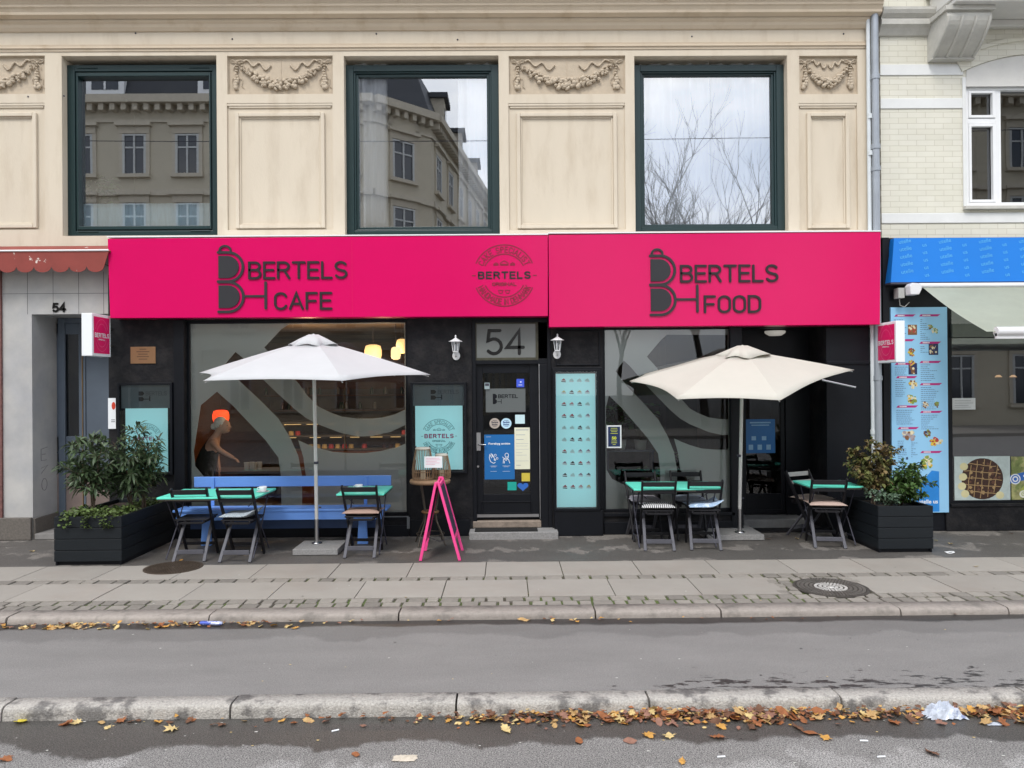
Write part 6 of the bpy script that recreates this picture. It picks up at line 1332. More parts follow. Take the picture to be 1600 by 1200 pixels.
cushion(chF, M('cushion_pinkish', (.47, .35, .30), .85, var=.08), 'pinkish beige cushion on the front chair by the right planter', .20, .18)
cushion(chG, M('cushion_g', (.40, .38, .42), .85, var=.1), 'greyish cushion on the back left chair of the right long table')
cushion(chH, M('cushion_h', (.36, .40, .48), .85, var=.1), 'grey blue cushion on the back right chair of the right long table')
cushion(chI, M('cushion_i', (.46, .38, .33), .85, var=.1), 'beige cushion on the pale backed chair by the right planter')
def table(FL, FR, BL, label, n=2):
    p = [G(*a, TZ) for a in (FL, FR, BL)]; x0, x1 = p[0].x, p[1].x; y0, y1 = (p[0].y+p[1].y)/2, p[2].y
    dx = (p[2].x-x0); cx, cy = (x0+x1)/2+dx/2, (y0+y1)/2; w_, d = (x1-x0)/2, (y1-y0)/2
    t = thing('folding_table', label, 'table', (cx, cy, 0), 0, 'green topped bistro tables'); mb = MB(); mb.box(-w_, w_, -d, d, TZ-.022, TZ); mb.build('table_top', mint, t, .004)
    mb = MB(); mb.box(-w_+.01, w_-.01, -d+.01, d-.01, TZ-.04, TZ-.0225); mb.build('apron', iron, t)
    xs = (-w_+.07, w_-.07)
    for x in xs:
        for s_ in (-1, 1): mb = MB(); mb.tube([(x, s_*d*.75, TZ-.04), (x, s_*d*.1, .36), (x, -s_*d*.8, .008)], .008, 6); mb.build('leg', ink, t)
        mb = MB(); mb.tube([(x, -d*.6, .10), (x, d*.6, .10)], .005, 5); mb.tube([(x, -d*.5, TZ-.045), (x*.7, 0, .55)], .004, 5); _each(mb, 'brace', ink, t)
    return Vector((cx, cy, TZ)), w_, d
T1 = table((252, 777.5), (409, 776), (280, 764), 'long green topped table at the left, in front of the blue bench')
T2 = table((527, 772), (602, 771), (543, 759.5), 'small green topped table between the white parasol and the pink signboard')
T3 = table((991, 764), (1130, 762.5), (977, 753), 'long green topped table left of the cream parasol')
T4 = table((1264, 761), (1341, 759), (1244, 750.5), 'small green topped table beside the right planter')
def cup(px, py, label, rz):
    q = G(px, py, TZ); t = thing('coffee_cup', label, 'cup', (q.x, q.y, TZ), rz); mb = MB()
    mb.lathe([(.022, .009), (.036, .022), (.042, .045), (.044, .068), (.041, .068), (.039, .045), (.033, .024), (0, .018)], n=24); mb.build('bowl', white_paint, t)
    mb = MB(); mb.tube([(-.040, 0, .058), (-.062, 0, .054), (-.064, 0, .036), (-.040, 0, .026)], .005, 8); mb.build('handle', white_paint, t)
    s = MB(); s.lathe([(0, .001), (.045, .001), (.076, .010), (.075, .013), (.045, .006), (0, .006)], n=32); so_ = s.build('saucer', white_paint, None, loc=(q.x, q.y, TZ)); tag(so_, 'white saucer under the '+label.replace('white cup', 'cup'), 'saucer')
cup(411, 769, 'white cup on the long left table', .3); cup(561, 766, 'white cup on the small middle table', -.2)
# blue bench against the left window
bx0, bx1 = W(303, 752, -.28).x, W(611, 752, -.28).x; zt_ = W(450, 744, -.28).z; zb_ = W(450, 760, -.28).z
t = thing('blue_bench', 'long light blue wooden bench along the left window', 'bench', ((bx0+bx1)/2, -.4, 0)); L_ = (bx1-bx0)/2
mb = MB(); mb.box(-L_, L_, .12, .145, zb_, zt_); mb.build('backrest', bench_blue, t, .005)
sz_ = .455
mb = MB(); sl0 = -L_-.12
for k in range(3): mb.box(sl0, L_+.0, -.24+k*.115, -.24+k*.115+.108, sz_-.03, sz_)
mb.build('seat', bench_blue, t, .008)
mb = MB(); mb.box(sl0+.04, L_-.04, -.225, -.205, sz_-.13, sz_-.0305); mb.build('apron', bench_blue, t, .003)
mb = MB(); mb.box(sl0+.1, L_-.1, .05, .07, .17, .30); mb.build('stretcher', M('bench_navy', (.035, .07, .17), .5, var=.1), t, .003)
for x in (-L_+.24, L_-.32):
    mb = MB(); mb.bar((x, .00, sz_-.03), (x-.0, -.06, 0), .07, .05) if False else mb.prism([(x-.04, sz_-.031), (x+.04, sz_-.031), (x+.065, 0), (x-.065, 0)], lambda u, v, d: (u, d, v), -.12, -.08); mb.build('leg', bench_blue, t, .004)
for x in (-L_+.24, L_-.32): mb = MB(); mb.box(x-.02, x+.02, .1, .1195, sz_, zt_-.01); mb.build('back_post', bench_blue, t)
# parasols
def parasol(px, pbase, slab, hub, rim, vent, cm, label, rib_stub=None, white_to=None):
    b = G(px, pbase, .07); t = thing('parasol', label, 'parasol', (b.x, b.y, 0)); O = Vector((b.x, b.y, 0))
    z1 = W(hub[0], hub[1], b.y).z; hx = W(hub[0], hub[1], b.y).x-b.x
    wt = W(px, white_to, b.y).z if white_to else .55
    mb = MB(); mb.tube([(0, 0, wt), (hx*.5, 0, z1*.55), (hx, 0, z1-.06)], .021, 14); mb.build('pole', M('pole_white', (.62, .61, .58), .4), t)
    mb = MB(); mb.tube([(0, 0, .05), (0, 0, wt)], .026, 14); mb.lathe([(.06, .071), (.06, .082), (.028, .09)], n=16); mb.build('base_tube', steel, t)
    mb = MB(); mb.tube([(.028, 0, .5), (.055, 0, .5)], .009, 6); mb.lathe([(.022, 1.02), (.028, 1.02), (.028, 1.05), (.022, 1.05)], n=12); mb.build('clamp_knob', ink, t)
    h = Vector((hx, 0, z1)); n = len(rim); Rm = [Vector(r) for r in rim]; k0 = 9; m_ = 7
    mb = MB(); ring = []
    for s_ in range(m_+1):
        f_ = .17+.83*s_/m_; row = []
        for i in range(n):
            for q in range(k0):
                u = q/k0; a, c = Rm[i], Rm[(i+1) % n]; e = a.lerp(c, u)
                # scalloped edge: cloth pulls in between two ribs
                pull = 1-.085*sin(pi*u)*f_; zs = .018*sin(pi*u)*f_
                p = h+Vector(((e.x-h.x)*f_*pull, (e.y)*f_*pull, 0)); p.z = z1+(e.z-z1)*(f_**1.12)+(-.035*sin(pi*u)*f_*(1-f_)*2+zs)
                row.append(p)
        ring.append(row)
    N = n*k0; vs = [p for r in ring for p in r]; fs = [(s_*N+i, (s_+1)*N+i, (s_+1)*N+(i+1) % N, s_*N+(i+1) % N) for s_ in range(m_) for i in range(N)]
    mb.add(vs, fs, 0, True); o = mb.build('canopy', cm, t); sd = o.modifiers.new('t', 'SOLIDIFY'); sd.thickness = .003
    # hem
    # the creases where the ribs press up
    me = o.data
    for e_ in me.edges:
        a, b_ = e_.vertices
        if a % k0 == 0 and b_ % k0 == 0 and abs(a-b_) == N: e_.use_edge_sharp = True
    mb = MB(); vr = []; nn = n*8; vr.append(h+Vector((0, 0, .055)))
    for r_, zz in ((.06, .048), (vent*.6, .01), (vent, -.055)):
        for i in range(nn):
            a = 2*pi*i/nn; fl = 1+(.10*sin(a*n+1)+.06*sin(a*7)) * (1 if r_ == vent else .3)
            e = Rm[int(i/8) % n].lerp(Rm[(int(i/8)+1) % n], (i % 8)/8); dr_ = Vector((e.x-h.x, e.y, 0)).normalized(); vr.append(h+dr_*r_*fl+Vector((0, 0, zz+(e.z-z1)*r_/1.4*.45+(.018*sin(a*5) if r_ == vent else 0)+.02)))
    fs = [(0, 1+i, 1+(i+1) % nn) for i in range(nn)]+[(1+r*nn+i, 1+(r+1)*nn+i, 1+(r+1)*nn+(i+1) % nn, 1+r*nn+(i+1) % nn) for r in range(2) for i in range(nn)]
    mb.add(vr, fs, 0, True); o = mb.build('vent_cap', cm, t); sd = o.modifiers.new('t', 'SOLIDIFY'); sd.thickness = .003
    mb = MB(); mb.lathe([(0, .075), (.03, .06), (.03, .04)], tuple(h), 12); mb.build('finial', cm, t)
    for i, r in enumerate(Rm): 
        mb = MB(); e = h.lerp(r, .985)+Vector((0, 0, -.022)); mb.tube([h+Vector((0, 0, -.05)), h.lerp(r, .5)+Vector((0, 0, -.005 if False else -.05)), e], .007, 5); mb.tube([Vector((hx, 0, z1-.45)), h.lerp(r, .5)+Vector((0, 0, -.05))], .006, 5); mb.build('rib', M('rib_metal', (.55, .55, .55), .4), t)
    if rib_stub: 
        mb = MB(); mb.tube([Vector(a) for a in rib_stub], .011, 8); mb.build('loose_rib', M('rib_grey', (.33, .33, .35), .4, .5), t)
    a, c, d_ = [G(*q_, .0) for q_ in slab]      # front left, front right, then the back
    s = MB(); x0, x1 = a.x-b.x, c.x-b.x; y0 = a.y; dp = x1-x0; dp = min(dp, .62); s.box(x0, x1, y0, y0+dp, 0, .068); sb = s.build('parasol_base', granite, t, .006); sb.location = (0, -b.y, .001); return t
parasol(495, 849, [(457, 868), (527, 868), (540, 845)], (490, 531), [(1.40, -.28, 2.07), (.60, -1.30, 2.00), (-.85, -1.25, 2.01), (-1.42, .08, 2.12), (-.72, 1.32, 2.12), (.78, 1.28, 2.10)], .28, canvas_w, 'white parasol in front of the left window', white_to=811)
parasol(1156, 832, [(1105, 845), (1196, 845), (1180, 826)], (1160, 548), [(1.44, -.05, 2.10), (.03, -1.38, 1.755), (-1.02, -1.10, 1.77), (-1.39, -.10, 1.98), (-1.02, 1.04, 2.14), (.05, 1.42, 2.25), (1.05, 1.0, 2.22)], .30, canvas_c, 'cream parasol tilted towards the street in front of the right window', rib_stub=[(.80, -.62, 1.975), (1.15, -.72, 1.885)], white_to=795)
# pink A board
A = G(657, 876); B = G(719, 873); top = W(686, 749, A.y+.25); t = thing('sandwich_board', 'pink wooden A-frame chalkboard seen edge-on beside the wicker lanterns', 'sign', (top.x, A.y, 0)); hh = top.z; dl = A.x-top.x; dr_ = B.x-top.x; D_ = .52
for s_, dx in ((-1, dl), (1, dr_)):
    nrm = Vector((hh, 0, -dx)).normalized()
    for yy in (0, D_): mb = MB(); mb.bar((s_*.013, yy, hh), (dx, yy, 0), .038, .026, up=(0, 1, 0)) if False else mb.prism([(s_*.013-.014, hh), (s_*.013+.014, hh), (dx+.016, 0), (dx-.016, 0)], lambda u, v, d: (u, yy+d, v), -.02, .02); mb.build('leg', pink_paint, t, .003)
    P_ = lambda f_: s_*.013+(dx-s_*.013)*f_
    mb = MB()
    for f_ in (.03, .72): z = hh*(1-f_); x = P_(f_); mb.box(x-.012, x+.012, .0205, D_-.0205, z-.045, z)
    _each(mb, 'rail', pink_paint, t, .002)
    mb = MB(); f0, f1 = .08, .71; mb.add([(P_(f0)-.004, .021, hh*(1-f0)), (P_(f0)-.004, D_-.021, hh*(1-f0)), (P_(f1)-.004, D_-.021, hh*(1-f1)), (P_(f1)-.004, .021, hh*(1-f1)), (P_(f0)+.004, .021, hh*(1-f0)), (P_(f0)+.004, D_-.021, hh*(1-f0)), (P_(f1)+.004, D_-.021, hh*(1-f1)), (P_(f1)+.004, .021, hh*(1-f1))], [(0, 3, 2, 1), (4, 5, 6, 7), (0, 1, 5, 4), (1, 2, 6, 5), (2, 3, 7, 6), (3, 0, 4, 7)]); mb.build('chalkboard', chalk, t)
mb = MB(); mb.tube([(dl*.75, D_*.5, hh*.25), (0, D_*.5, hh*.18), (dr_*.75, D_*.5, hh*.25)], .003, 5); mb.build('cord', ink, t)
# wicker lanterns on a small iron table
ty = -.55; tzp = W(672, 749, ty).z; tcx = W(672, 749, ty).x; tr = (W(703, 749, ty).x-W(641, 749, ty).x)/2
t = thing('round_side_table', 'round wicker topped table on curved iron legs beside the pink signboard', 'table', (tcx, ty, 0)); mb = MB(); mb.lathe([(0, tzp), (tr, tzp), (tr+.008, tzp-.02), (tr, tzp-.045), (0, tzp-.045)], n=32); mb.build('table_top', wicker, t)
for i in range(4):
    a = pi/4+i*pi/2+.2; mb = MB(); mb.tube([(cos(a)*r_, sin(a)*r_, z_) for r_, z_ in ((tr*.66, tzp-.04), (tr*.50, tzp*.72), (tr*.36, tzp*.50), (tr*.42, tzp*.36), (tr*.78, tzp*.16), (tr*.92, .02), (tr*.98, 0.005))], .009, 8); mb.build('leg', iron, t)
mb = MB(); mb.lathe([(tr*.40, tzp*.48), (tr*.46, tzp*.50), (tr*.40, tzp*.52), (tr*.34, tzp*.50), (tr*.40, tzp*.48)], n=24); mb.build('ring', wood_brown, t)
mb = MB(); mb.tube([(tr*.7*cos(a*pi/12), tr*.7*sin(a*pi/12), .13) for a in range(24)], .005, 6, closed=True); mb.build('ring', iron, t)
def wl_(cx, cy, rb, h, label):
    t = thing('wicker_lantern', label, 'lantern', (cx, cy, tzp)); n = 30; mb = MB()
    prof = lambda f_: rb*(1.0+.06*sin(pi*min(1, f_*1.6))-.30*max(0, f_-.25)**1.5/.65)
    for i in range(n):
        a = 2*pi*i/n; mb.tube([(prof(k/6)*cos(a), prof(k/6)*sin(a), .01+(h-.02)*k/6) for k in range(7)], .0048, 5)
    mb.build('cane', wicker, t)
    mb = MB()
    for f_ in (.02, .24, .97): mb.tube([((prof(f_)-.006)*cos(2*pi*k/24), (prof(f_)-.006)*sin(2*pi*k/24), .01+(h-.02)*f_) for k in range(24)], .006, 6, closed=True)
    mb.build('hoop', wicker, t)
    mb = MB(); mb.lathe([(0, h+.006), (prof(1)-.01, h+.004), (prof(1)+.006, h-.004), (prof(1)+.004, h-.02)], n=24); mb.build('rim', M('rim_pale', (.62, .60, .52), .6), t)
    mb = MB(); 
    for s_ in (-1, 1): mb.tube([(s_*(prof(1)-.0), 0, h-.01), (s_*(prof(1)-.005), 0, h+.022)], .006, 6)
    mb.build('handle_peg', ink, t)
    mb = MB(); mb.lathe([(0, .11), (.034, .11), (.036, 0.012)], n=14); mb.build('candle', M('candle', (.40, .34, .24), .6), t)
q1 = W(661, 720, ty-.02); q2 = W(690, 730, ty+.05)
wl_(q1.x, ty-.03, .125, W(661, 699, ty).z-tzp, 'taller wicker lantern at the left of the round table'); wl_(q2.x, ty+.06, .105, W(690, 710, ty).z-tzp, 'shorter wicker lantern at the right of the round table, behind the paper card')
o, a = sheet(663, 713, 691, 731, ty-.20, 'paper_card', paper, 'white card with pink handwriting leaning on the wicker lanterns', 'card', [(.1, .15, .85, .19), (.12, .28, .9, .32), (.1, .41, .7, .45), (.12, .55, .85, .59), (.1, .68, .6, .72)], sp=M('pink_ink', (.75, .40, .50), .6))
mb = MB(); mb.bar(((a[0]+a[1])/2, ty-.199, (a[2]+a[3])/2-.02), (q1.x+.10, ty-.10, tzp+.06), .006, .006); mb.build('holder_wire', ink, o)
# planters
def planter(x0, x1, y0, y1, h, label):
    t = thing('planter_box', label, 'planter', ((x0+x1)/2, (y0+y1)/2, 0)); w_, d = (x1-x0)/2, (y1-y0)/2; n = 4; z = .035; bh = (h-.035)/n; mb = MB()
    for k in range(n):
        z0, z1 = .035+k*bh+.003, .035+(k+1)*bh-.003; e = .0
        mb.box(-w_, w_, -d, -d+.025, z0, z1); mb.box(-w_, w_, d-.025, d, z0, z1); mb.box(-w_+.0005, -w_+.025, -d+.0255, d-.0255, z0, z1); mb.box(w_-.025, w_-.0005, -d+.0255, d-.0255, z0, z1)
    mb.build('planks', planter_m, t, .004); mb = MB(); mb.box(-w_+.03, w_-.03, -d+.03, d-.03, .0, .05); mb.box(-w_+.01, -w_+.03, -d+.01, d-.01, .0, h-.005) ; mb.box(w_-.03, w_-.01, -d+.01, d-.01, .0, h-.005); mb.box(-w_+.0305, w_-.0305, -d+.01, -d+.03, .05, h-.005); mb.build('frame', black_paint, t)
    mb = MB(); mb.box(-w_+.026, w_-.026, -d+.026, d-.026, h-.11, h-.05); mb.build('soil', soil, t); return t
LP = (-4.98, -4.24, G(130, 883).y, -.12, .535); planter(*LP, 'long black plank planter at the left with tall laurel shrubs')
RP = (4.24, 4.87, G(1414, 863).y, -.45, .53); planter(*RP, 'black plank planter at the right with mixed shrubs')
def shrub(x, y, z, tips, label, m, nl=24, L_=.11, wd=.028, spread=.9, stemr=.011, name='shrub', twigs=7, dn=.35, vine=0.):
    """woody stems to each tip; side twigs carrying whorls of narrow leaves"""
    t = thing(name, label, 'plant', (x, y, z)); st = MB(); fo = MB(); O = Vector((x, y, z))
    for tip in tips:
        T = Vector(tip)-O; c = Vector((T.x*.25+random.uniform(-.02, .02), T.y*.25, T.z*.55)); P = [Vector((random.uniform(-.03, .03), random.uniform(-.03, .03), 0)), c*.5+Vector((0, 0, T.z*.12)), c, c.lerp(T, .55)+Vector((random.uniform(-.03, .03), 0, .02)), T]
        st.tube(P, [stemr, stemr*.85, stemr*.65, stemr*.45, stemr*.25], 6)
        for k in range(twigs):
            f_ = .30+.70*(k+.5*random.random())/twigs; seg = min(3, int(f_*4)); p = P[seg].lerp(P[seg+1], f_*4-seg); a = k*2.4+random.random(); l2 = random.uniform(.10, .26)*(1.25-f_*.6)*spread
            q = p+Vector((cos(a)*l2, sin(a)*l2, l2*random.uniform(.15, .8))); mid_ = p.lerp(q, .5)+Vector((0, 0, -.01)); st.tube([p, mid_, q], [stemr*.35, stemr*.28, stemr*.18], 4)
            for g_ in range(nl):
                u = .25+.75*g_/nl; b = mid_.lerp(q, (u-.5)*2) if u > .5 else p.lerp(mid_, u*2); ax = (q-p).normalized(); th = g_*2.4+random.random()*.5
                s1_ = ax.cross(Vector((0, 0, 1))).normalized(); s2_ = ax.cross(s1_); d = ax*random.uniform(.35, .9)+(s1_*cos(th)+s2_*sin(th))*random.uniform(.6, 1.); d.z -= random.uniform(-.1, dn)
                leafcard(fo, b, d, L_*random.uniform(.6, 1.15), wd*random.uniform(.8, 1.2), random.uniform(.05, .35))
    st.build('stem', stem_m, t); fo.build('foliage', m, t); return t
def tipat(px, py, y): q = W(px, py, y); return (q.x, y, q.z)
pz = .47; random.seed(21)
yl = LP[2]+.35
shrub(-4.72, yl, pz, [tipat(118, 688, yl-.05), tipat(140, 682, yl+.1), tipat(100, 722, yl), tipat(160, 700, yl-.1), tipat(128, 735, yl-.15)], 'laurel shrub with long narrow dark leaves, left one in the left planter', leaf_dk, 15, .12, .030, 1.05, twigs=12)
shrub(-4.42, yl+.25, pz, [tipat(176, 690, yl+.2), tipat(190, 712, yl+.1), tipat(160, 735, yl+.2), tipat(200, 740, yl+.15)], 'laurel shrub with narrow dark leaves, middle one in the left planter', leaf_dk, 14, .12, .030, 1.0, twigs=11)
shrub(-4.40, yl+.5, pz, [tipat(210, 664, yl+.45), tipat(236, 690, yl+.35), tipat(222, 712, yl+.4), tipat(206, 690, yl+.6), tipat(240, 708, yl+.3)], 'tallest laurel shrub, right one in the left planter in front of the mint poster', leaf_dk, 13, .12, .028, 1.05, twigs=11)
def ivy(x0, x1, y0, y1, z, n, m, label, over=0., L_=.05, hgt=.07, name='ivy'):
    t = MB(); st = MB()
    for i in range(n):
        x, y = random.uniform(x0, x1), random.uniform(y0, y1); zz = z+random.random()**2*hgt
        if over and random.random() < over: y = y0-random.uniform(0, .03); zz = z-random.random()**1.6*.12; x = random.gauss(random.choice((x0+.1, (x0+x1)/2, x1-.12)), .05)
        a = random.random()*6.28; leafcard(t, (x, y, zz), (cos(a), sin(a)-.3, random.uniform(-.4, .6)), L_*random.uniform(.6, 1.2), L_*.75, .2)
    o = t.build(name, m); tag(o, label, 'plant', kind='stuff'); return o
ivy(LP[0]+.03, LP[1]-.03, LP[2]+.0, LP[2]+.55, LP[4]-.01, 620, leaf_ivy, 'small ivy trailing over the front edge of the left planter', .12, .048)
ivy(LP[0]+.35, LP[1]-.05, LP[2]+.9, LP[3]-.1, LP[4]-.04, 180, leaf_ivy, 'ivy at the back of the left planter', 0, .05)
random.seed(33); yr = RP[2]+.28
shrub(4.38, yr+.15, pz, [tipat(1340, 700, yr+.2), tipat(1360, 688, yr+.1), tipat(1382, 700, yr+.15), tipat(1332, 730, yr+.1), tipat(1372, 716, yr), tipat(1392, 720, yr+.1), tipat(1350, 742, yr-.05), tipat(1378, 745, yr), tipat(1328, 705, yr+.25), tipat(1394, 700, yr+.2)], 'half withered brown and green shrub in the right planter', leaf_dry, 12, .055, .036, .75, .007, twigs=13, dn=.7)
shrub(4.68, yr+.1, pz, [tipat(1425, 738, yr), tipat(1440, 745, yr-.1), tipat(1408, 742, yr), tipat(1450, 756, yr), tipat(1420, 728, yr+.2), tipat(1436, 728, yr+.15), tipat(1400, 765, yr-.1), tipat(1446, 775, yr-.15), tipat(1422, 762, yr-.2)], 'bright green leafy shrub in the right planter in front of the menu board', leaf_br, 13, .066, .034, .75, .008, twigs=12)
t_ = shrub(4.45, RP[2]+.1, pz, [tipat(1352, 768, RP[2]+.1), tipat(1370, 768, RP[2]+.05), tipat(1385, 772, RP[2]+.05), tipat(1362, 776, RP[2]), tipat(1396, 776, RP[2]+.05)], 'low grey green shrub along the front of the right planter', M('leaf_greygreen', (.075, .12, .075), .5, var=.2, sc=10, isl=.4), 10, .05, .028, .45, .005, twigs=7)
# ------------------------------------------------------------------ fallen leaves and litter
random.seed(5)
def leafmesh(kind):
    if kind == 0: out = [(0, -.5), (.06, -.3), (.30, -.36), (.22, -.18), (.50, -.08), (.28, .02), (.46, .26), (.20, .20), (.16, .36), (0, .55)]       # maple
    elif kind == 1: out = [(0, -.5), (.05, -.34), (.15, -.28), (.11, -.2), (.24, -.1), (.15, -.02), (.27, .1), (.16, .17), (.20, .3), (.09, .36), (0, .5)]   # oak
    else: out = [(0, -.5), (.14, -.3), (.25, -.05), (.22, .2), (.1, .4), (0, .52)]
    L_ = out+[(-x, y) for x, y in out[::-1][1:-1]]; n = len(L_); ph = random.random()*6; cu = random.uniform(.15, .4)
    f_ = lambda x, y: cu*(x*x+.6*y*y)+.06*sin(x*9+ph)+.05*sin(y*8+ph*2)
    vs = [(0, 0, f_(0, 0)+.02)]+[(x*.5, y*.5, f_(x*.5, y*.5)) for x, y in L_]+[(x, y, f_(x, y)) for x, y in L_]
    mn = min(v[2] for v in vs); vs = [(x, y, z-mn) for x, y, z in vs]
    fs = [(0, 1+i, 1+(i+1) % n) for i in range(n)]+[(1+i, 1+n+i, 1+n+(i+1) % n, 1+(i+1) % n) for i in range(n)]
    return vs, fs
lcol = [M('dead_leaf_'+n_, c_, .7, var=.3, sc=3, trans=.1, bump=.3, bsc=8) for n_, c_ in (('tan', (.46, .29, .12)), ('ochre', (.52, .27, .06)), ('rust', (.28, .10, .035)), ('umber', (.14, .065, .035)), ('straw', (.60, .45, .20)), ('yellow', (.62, .50, .05)), ('pinkbrown', (.26, .13, .09)))]
LM = {}
for k in range(3):
    for v_ in range(3):
        g_ = leafmesh(k)
        for ci, c_ in enumerate(lcol):
            me = bpy.data.meshes.new('fallen_leaf'); me.from_pydata(*[g_[0], [], g_[1]]); me.materials.append(c_); me.polygons.foreach_set('use_smooth', [True]*len(me.polygons)); LM[(k, v_, ci)] = me
def leaf(x, y, z, size, ci, label, group, flat=1., stand=0.):
    o = bpy.data.objects.new('fallen_leaf', LM[(random.choice((0, 0, 1, 1, 2)), random.randrange(3), ci)]); COL.objects.link(o)
    o.location = (x, y, z); o.scale = (size, size*random.uniform(.8, 1.1), size*flat); o.rotation_euler = (random.uniform(-stand, stand), random.uniform(-stand, stand), random.random()*6.28); tag(o, label, 'leaf', group)
CN = {0: 'tan', 1: 'ochre', 2: 'rust coloured', 3: 'dark brown', 4: 'straw coloured', 5: 'yellow', 6: 'pinkish brown'}
# drift against the near kerb, thicker to the right
spots = []
for i in range(180):
    c = random.choice([(1000, 60), (1130, 45), (1060, 70), (1190, 50), (1290, 60), (1400, 60), (1530, 50), (1585, 40), (900, 60), (820, 50), (1150, 30), (1100, 40), (1540, 40)])
    px = random.gauss(*c); d = abs(random.gauss(0, .06)); q = G(px, 1115, RZ); y = yH-.03-d; z = RZ+.004+max(0, .10-d)*random.random()*.45
    spots.append((q.x, y, z))
for (x, y, z) in spots:
    ci = random.choice((0, 0, 1, 2, 2, 2, 3, 3, 6, 6, 4)); leaf(x, y, z, random.uniform(.05, .10), ci, '%s curled leaf in the drift along the near kerb' % CN[ci], '%s leaves in the near kerb drift' % CN[ci], random.uniform(.6, 1.3), .5)
for i in range(22):
    px = random.uniform(20, 760); q = G(px, 1118, RZ); ci = random.choice((0, 1, 2, 4, 3)); leaf(q.x, yH-.02-abs(random.gauss(0, .05)), RZ+.004, random.uniform(.05, .09), ci, '%s leaf in the left part of the near gutter' % CN[ci], '%s leaves in the left near gutter' % CN[ci], .8, .3)
for i in range(48):
    px = random.choice([random.gauss(60, 40), random.gauss(190, 50), random.gauss(240, 40), random.gauss(130, 30), random.uniform(300, 480), random.gauss(60, 30), random.gauss(280, 20)]); q = G(px, 972, BZ); ci = random.choice((0, 0, 1, 2, 4, 4)); leaf(q.x, yF-.03-abs(random.gauss(0, .07)), BZ+.003, random.uniform(.05, .10), ci, '%s leaf in the wet gutter of the far kerb, left part' % CN[ci], '%s leaves in the far gutter' % CN[ci], .9, .4)
singles = [(668, 967, 4, BZ, 'pale leaf alone in the far gutter left of the door line'), (818, 970, 0, BZ, 'flat tan leaf in the puddle of the far gutter below the door'), (930, 963, 5, BZ, 'bright yellow leaf in the far gutter'), (957, 961, 4, BZ, 'small pale leaf just right of the bright yellow one'), (1110, 962, 6, BZ, 'curled pale brown leaf left of the yellow green leaf in the far gutter'), (1138, 962, 2, BZ, 'rust leaf between the two gutter leaves below the manhole'), (1178, 962, 5, BZ, 'large yellow green leaf in the far gutter below the manhole'), (1205, 961, 0, BZ, 'tan leaf right of the large yellow green leaf'), (1478, 956, 2, BZ, 'red brown leaf in the far gutter near the right edge'), (1310, 957, 2, BZ, 'rust leaf in the far gutter right of the manhole'),
 (283, 876, 1, 0, 'orange brown leaf on the brown manhole cover'), (320, 876, 4, 0, 'small yellowish leaf beside the chair foot near the brown manhole'), (50, 862, 4, 0, 'pale leaf left of the left planter'), (410, 861, 4, 0, 'small pale leaf behind the second left chair'), (478, 863, 4, 0, 'yellow leaf at the left of the white parasol base'), (1240, 828, 1, 0, 'orange leaf under the small right table'), (1245, 842, 4, 0, 'yellowish leaf under the small right table'), (1462, 845, 5, 0, 'yellow leaf right of the right planter'), (1485, 850, 4, 0, 'pale leaf right of the right planter'), (1525, 886, 4, 0, 'pale leaf on the paving at the far right'), (1580, 834, 2, 0, 'rust leaf by the plinth at the right edge'), (1200, 843, 2, 0, 'small brown leaf at the right of the cream parasol base'), (855, 826, 4, .046, 'pale leaf on the granite doorstep'),
 (791, 1142, 4, RZ, 'pale oak leaf alone on the road below the kerb'), (268, 1141, 4, RZ, 'pale yellow leaf on the road in the lower left'), (556, 1181, 2, RZ, 'rust leaf on the road left of the paper scrap'), (905, 1160, 2, RZ, 'dark leaf on the damp road right of the oak leaf'), (32, 1129, 5, RZ, 'yellow leaf at the lower left edge by the kerb'), (120, 1131, 4, RZ, 'pale yellow leaf near the kerb at the left'), (740, 1122, 4, RZ, 'straw leaf just above the pale oak leaf'), (985, 1160, 6, RZ, 'pinkish leaf on the damp road'), (1013, 1150, 1, RZ, 'orange leaf on the damp road below the drift'), (1046, 1152, 4, RZ, 'pale leaf right of the orange one below the drift'), (1066, 1191, 1, RZ, 'orange leaf at the bottom edge of the picture'), (1120, 1153, 2, RZ, 'rust leaf on the road below the thick drift'), (1126, 1137, 1, RZ, 'orange leaf under the thick drift'), (1290, 1155, 1, RZ, 'flat orange leaf on the road right of the middle drift'), (1246, 1138, 3, RZ, 'dark leaf between the drift and the flat orange leaf'), (1356, 1121, 1, RZ, 'bright orange leaf left of the plastic bag'), (1397, 1131, 2, RZ, 'large rust leaf lying flat below the plastic bag'), (1456, 1178, 3, RZ, 'brown leaf on the dry road at the lower right'), (1265, 1147, 2, RZ, 'rust leaf on the damp road below the drift'), (1470, 1132, 6, RZ, 'pinkish leaf below the plastic bag to the right'), (8, 1188, 2, RZ, 'dark leaf at the lower left corner')]
for (px, py, ci, z, lb) in singles: q = G(px, py, z); leaf(q.x, q.y, z+.003, random.uniform(.08, .12) if z != 0 else random.uniform(.06, .09), ci, lb, None, .8, .12)
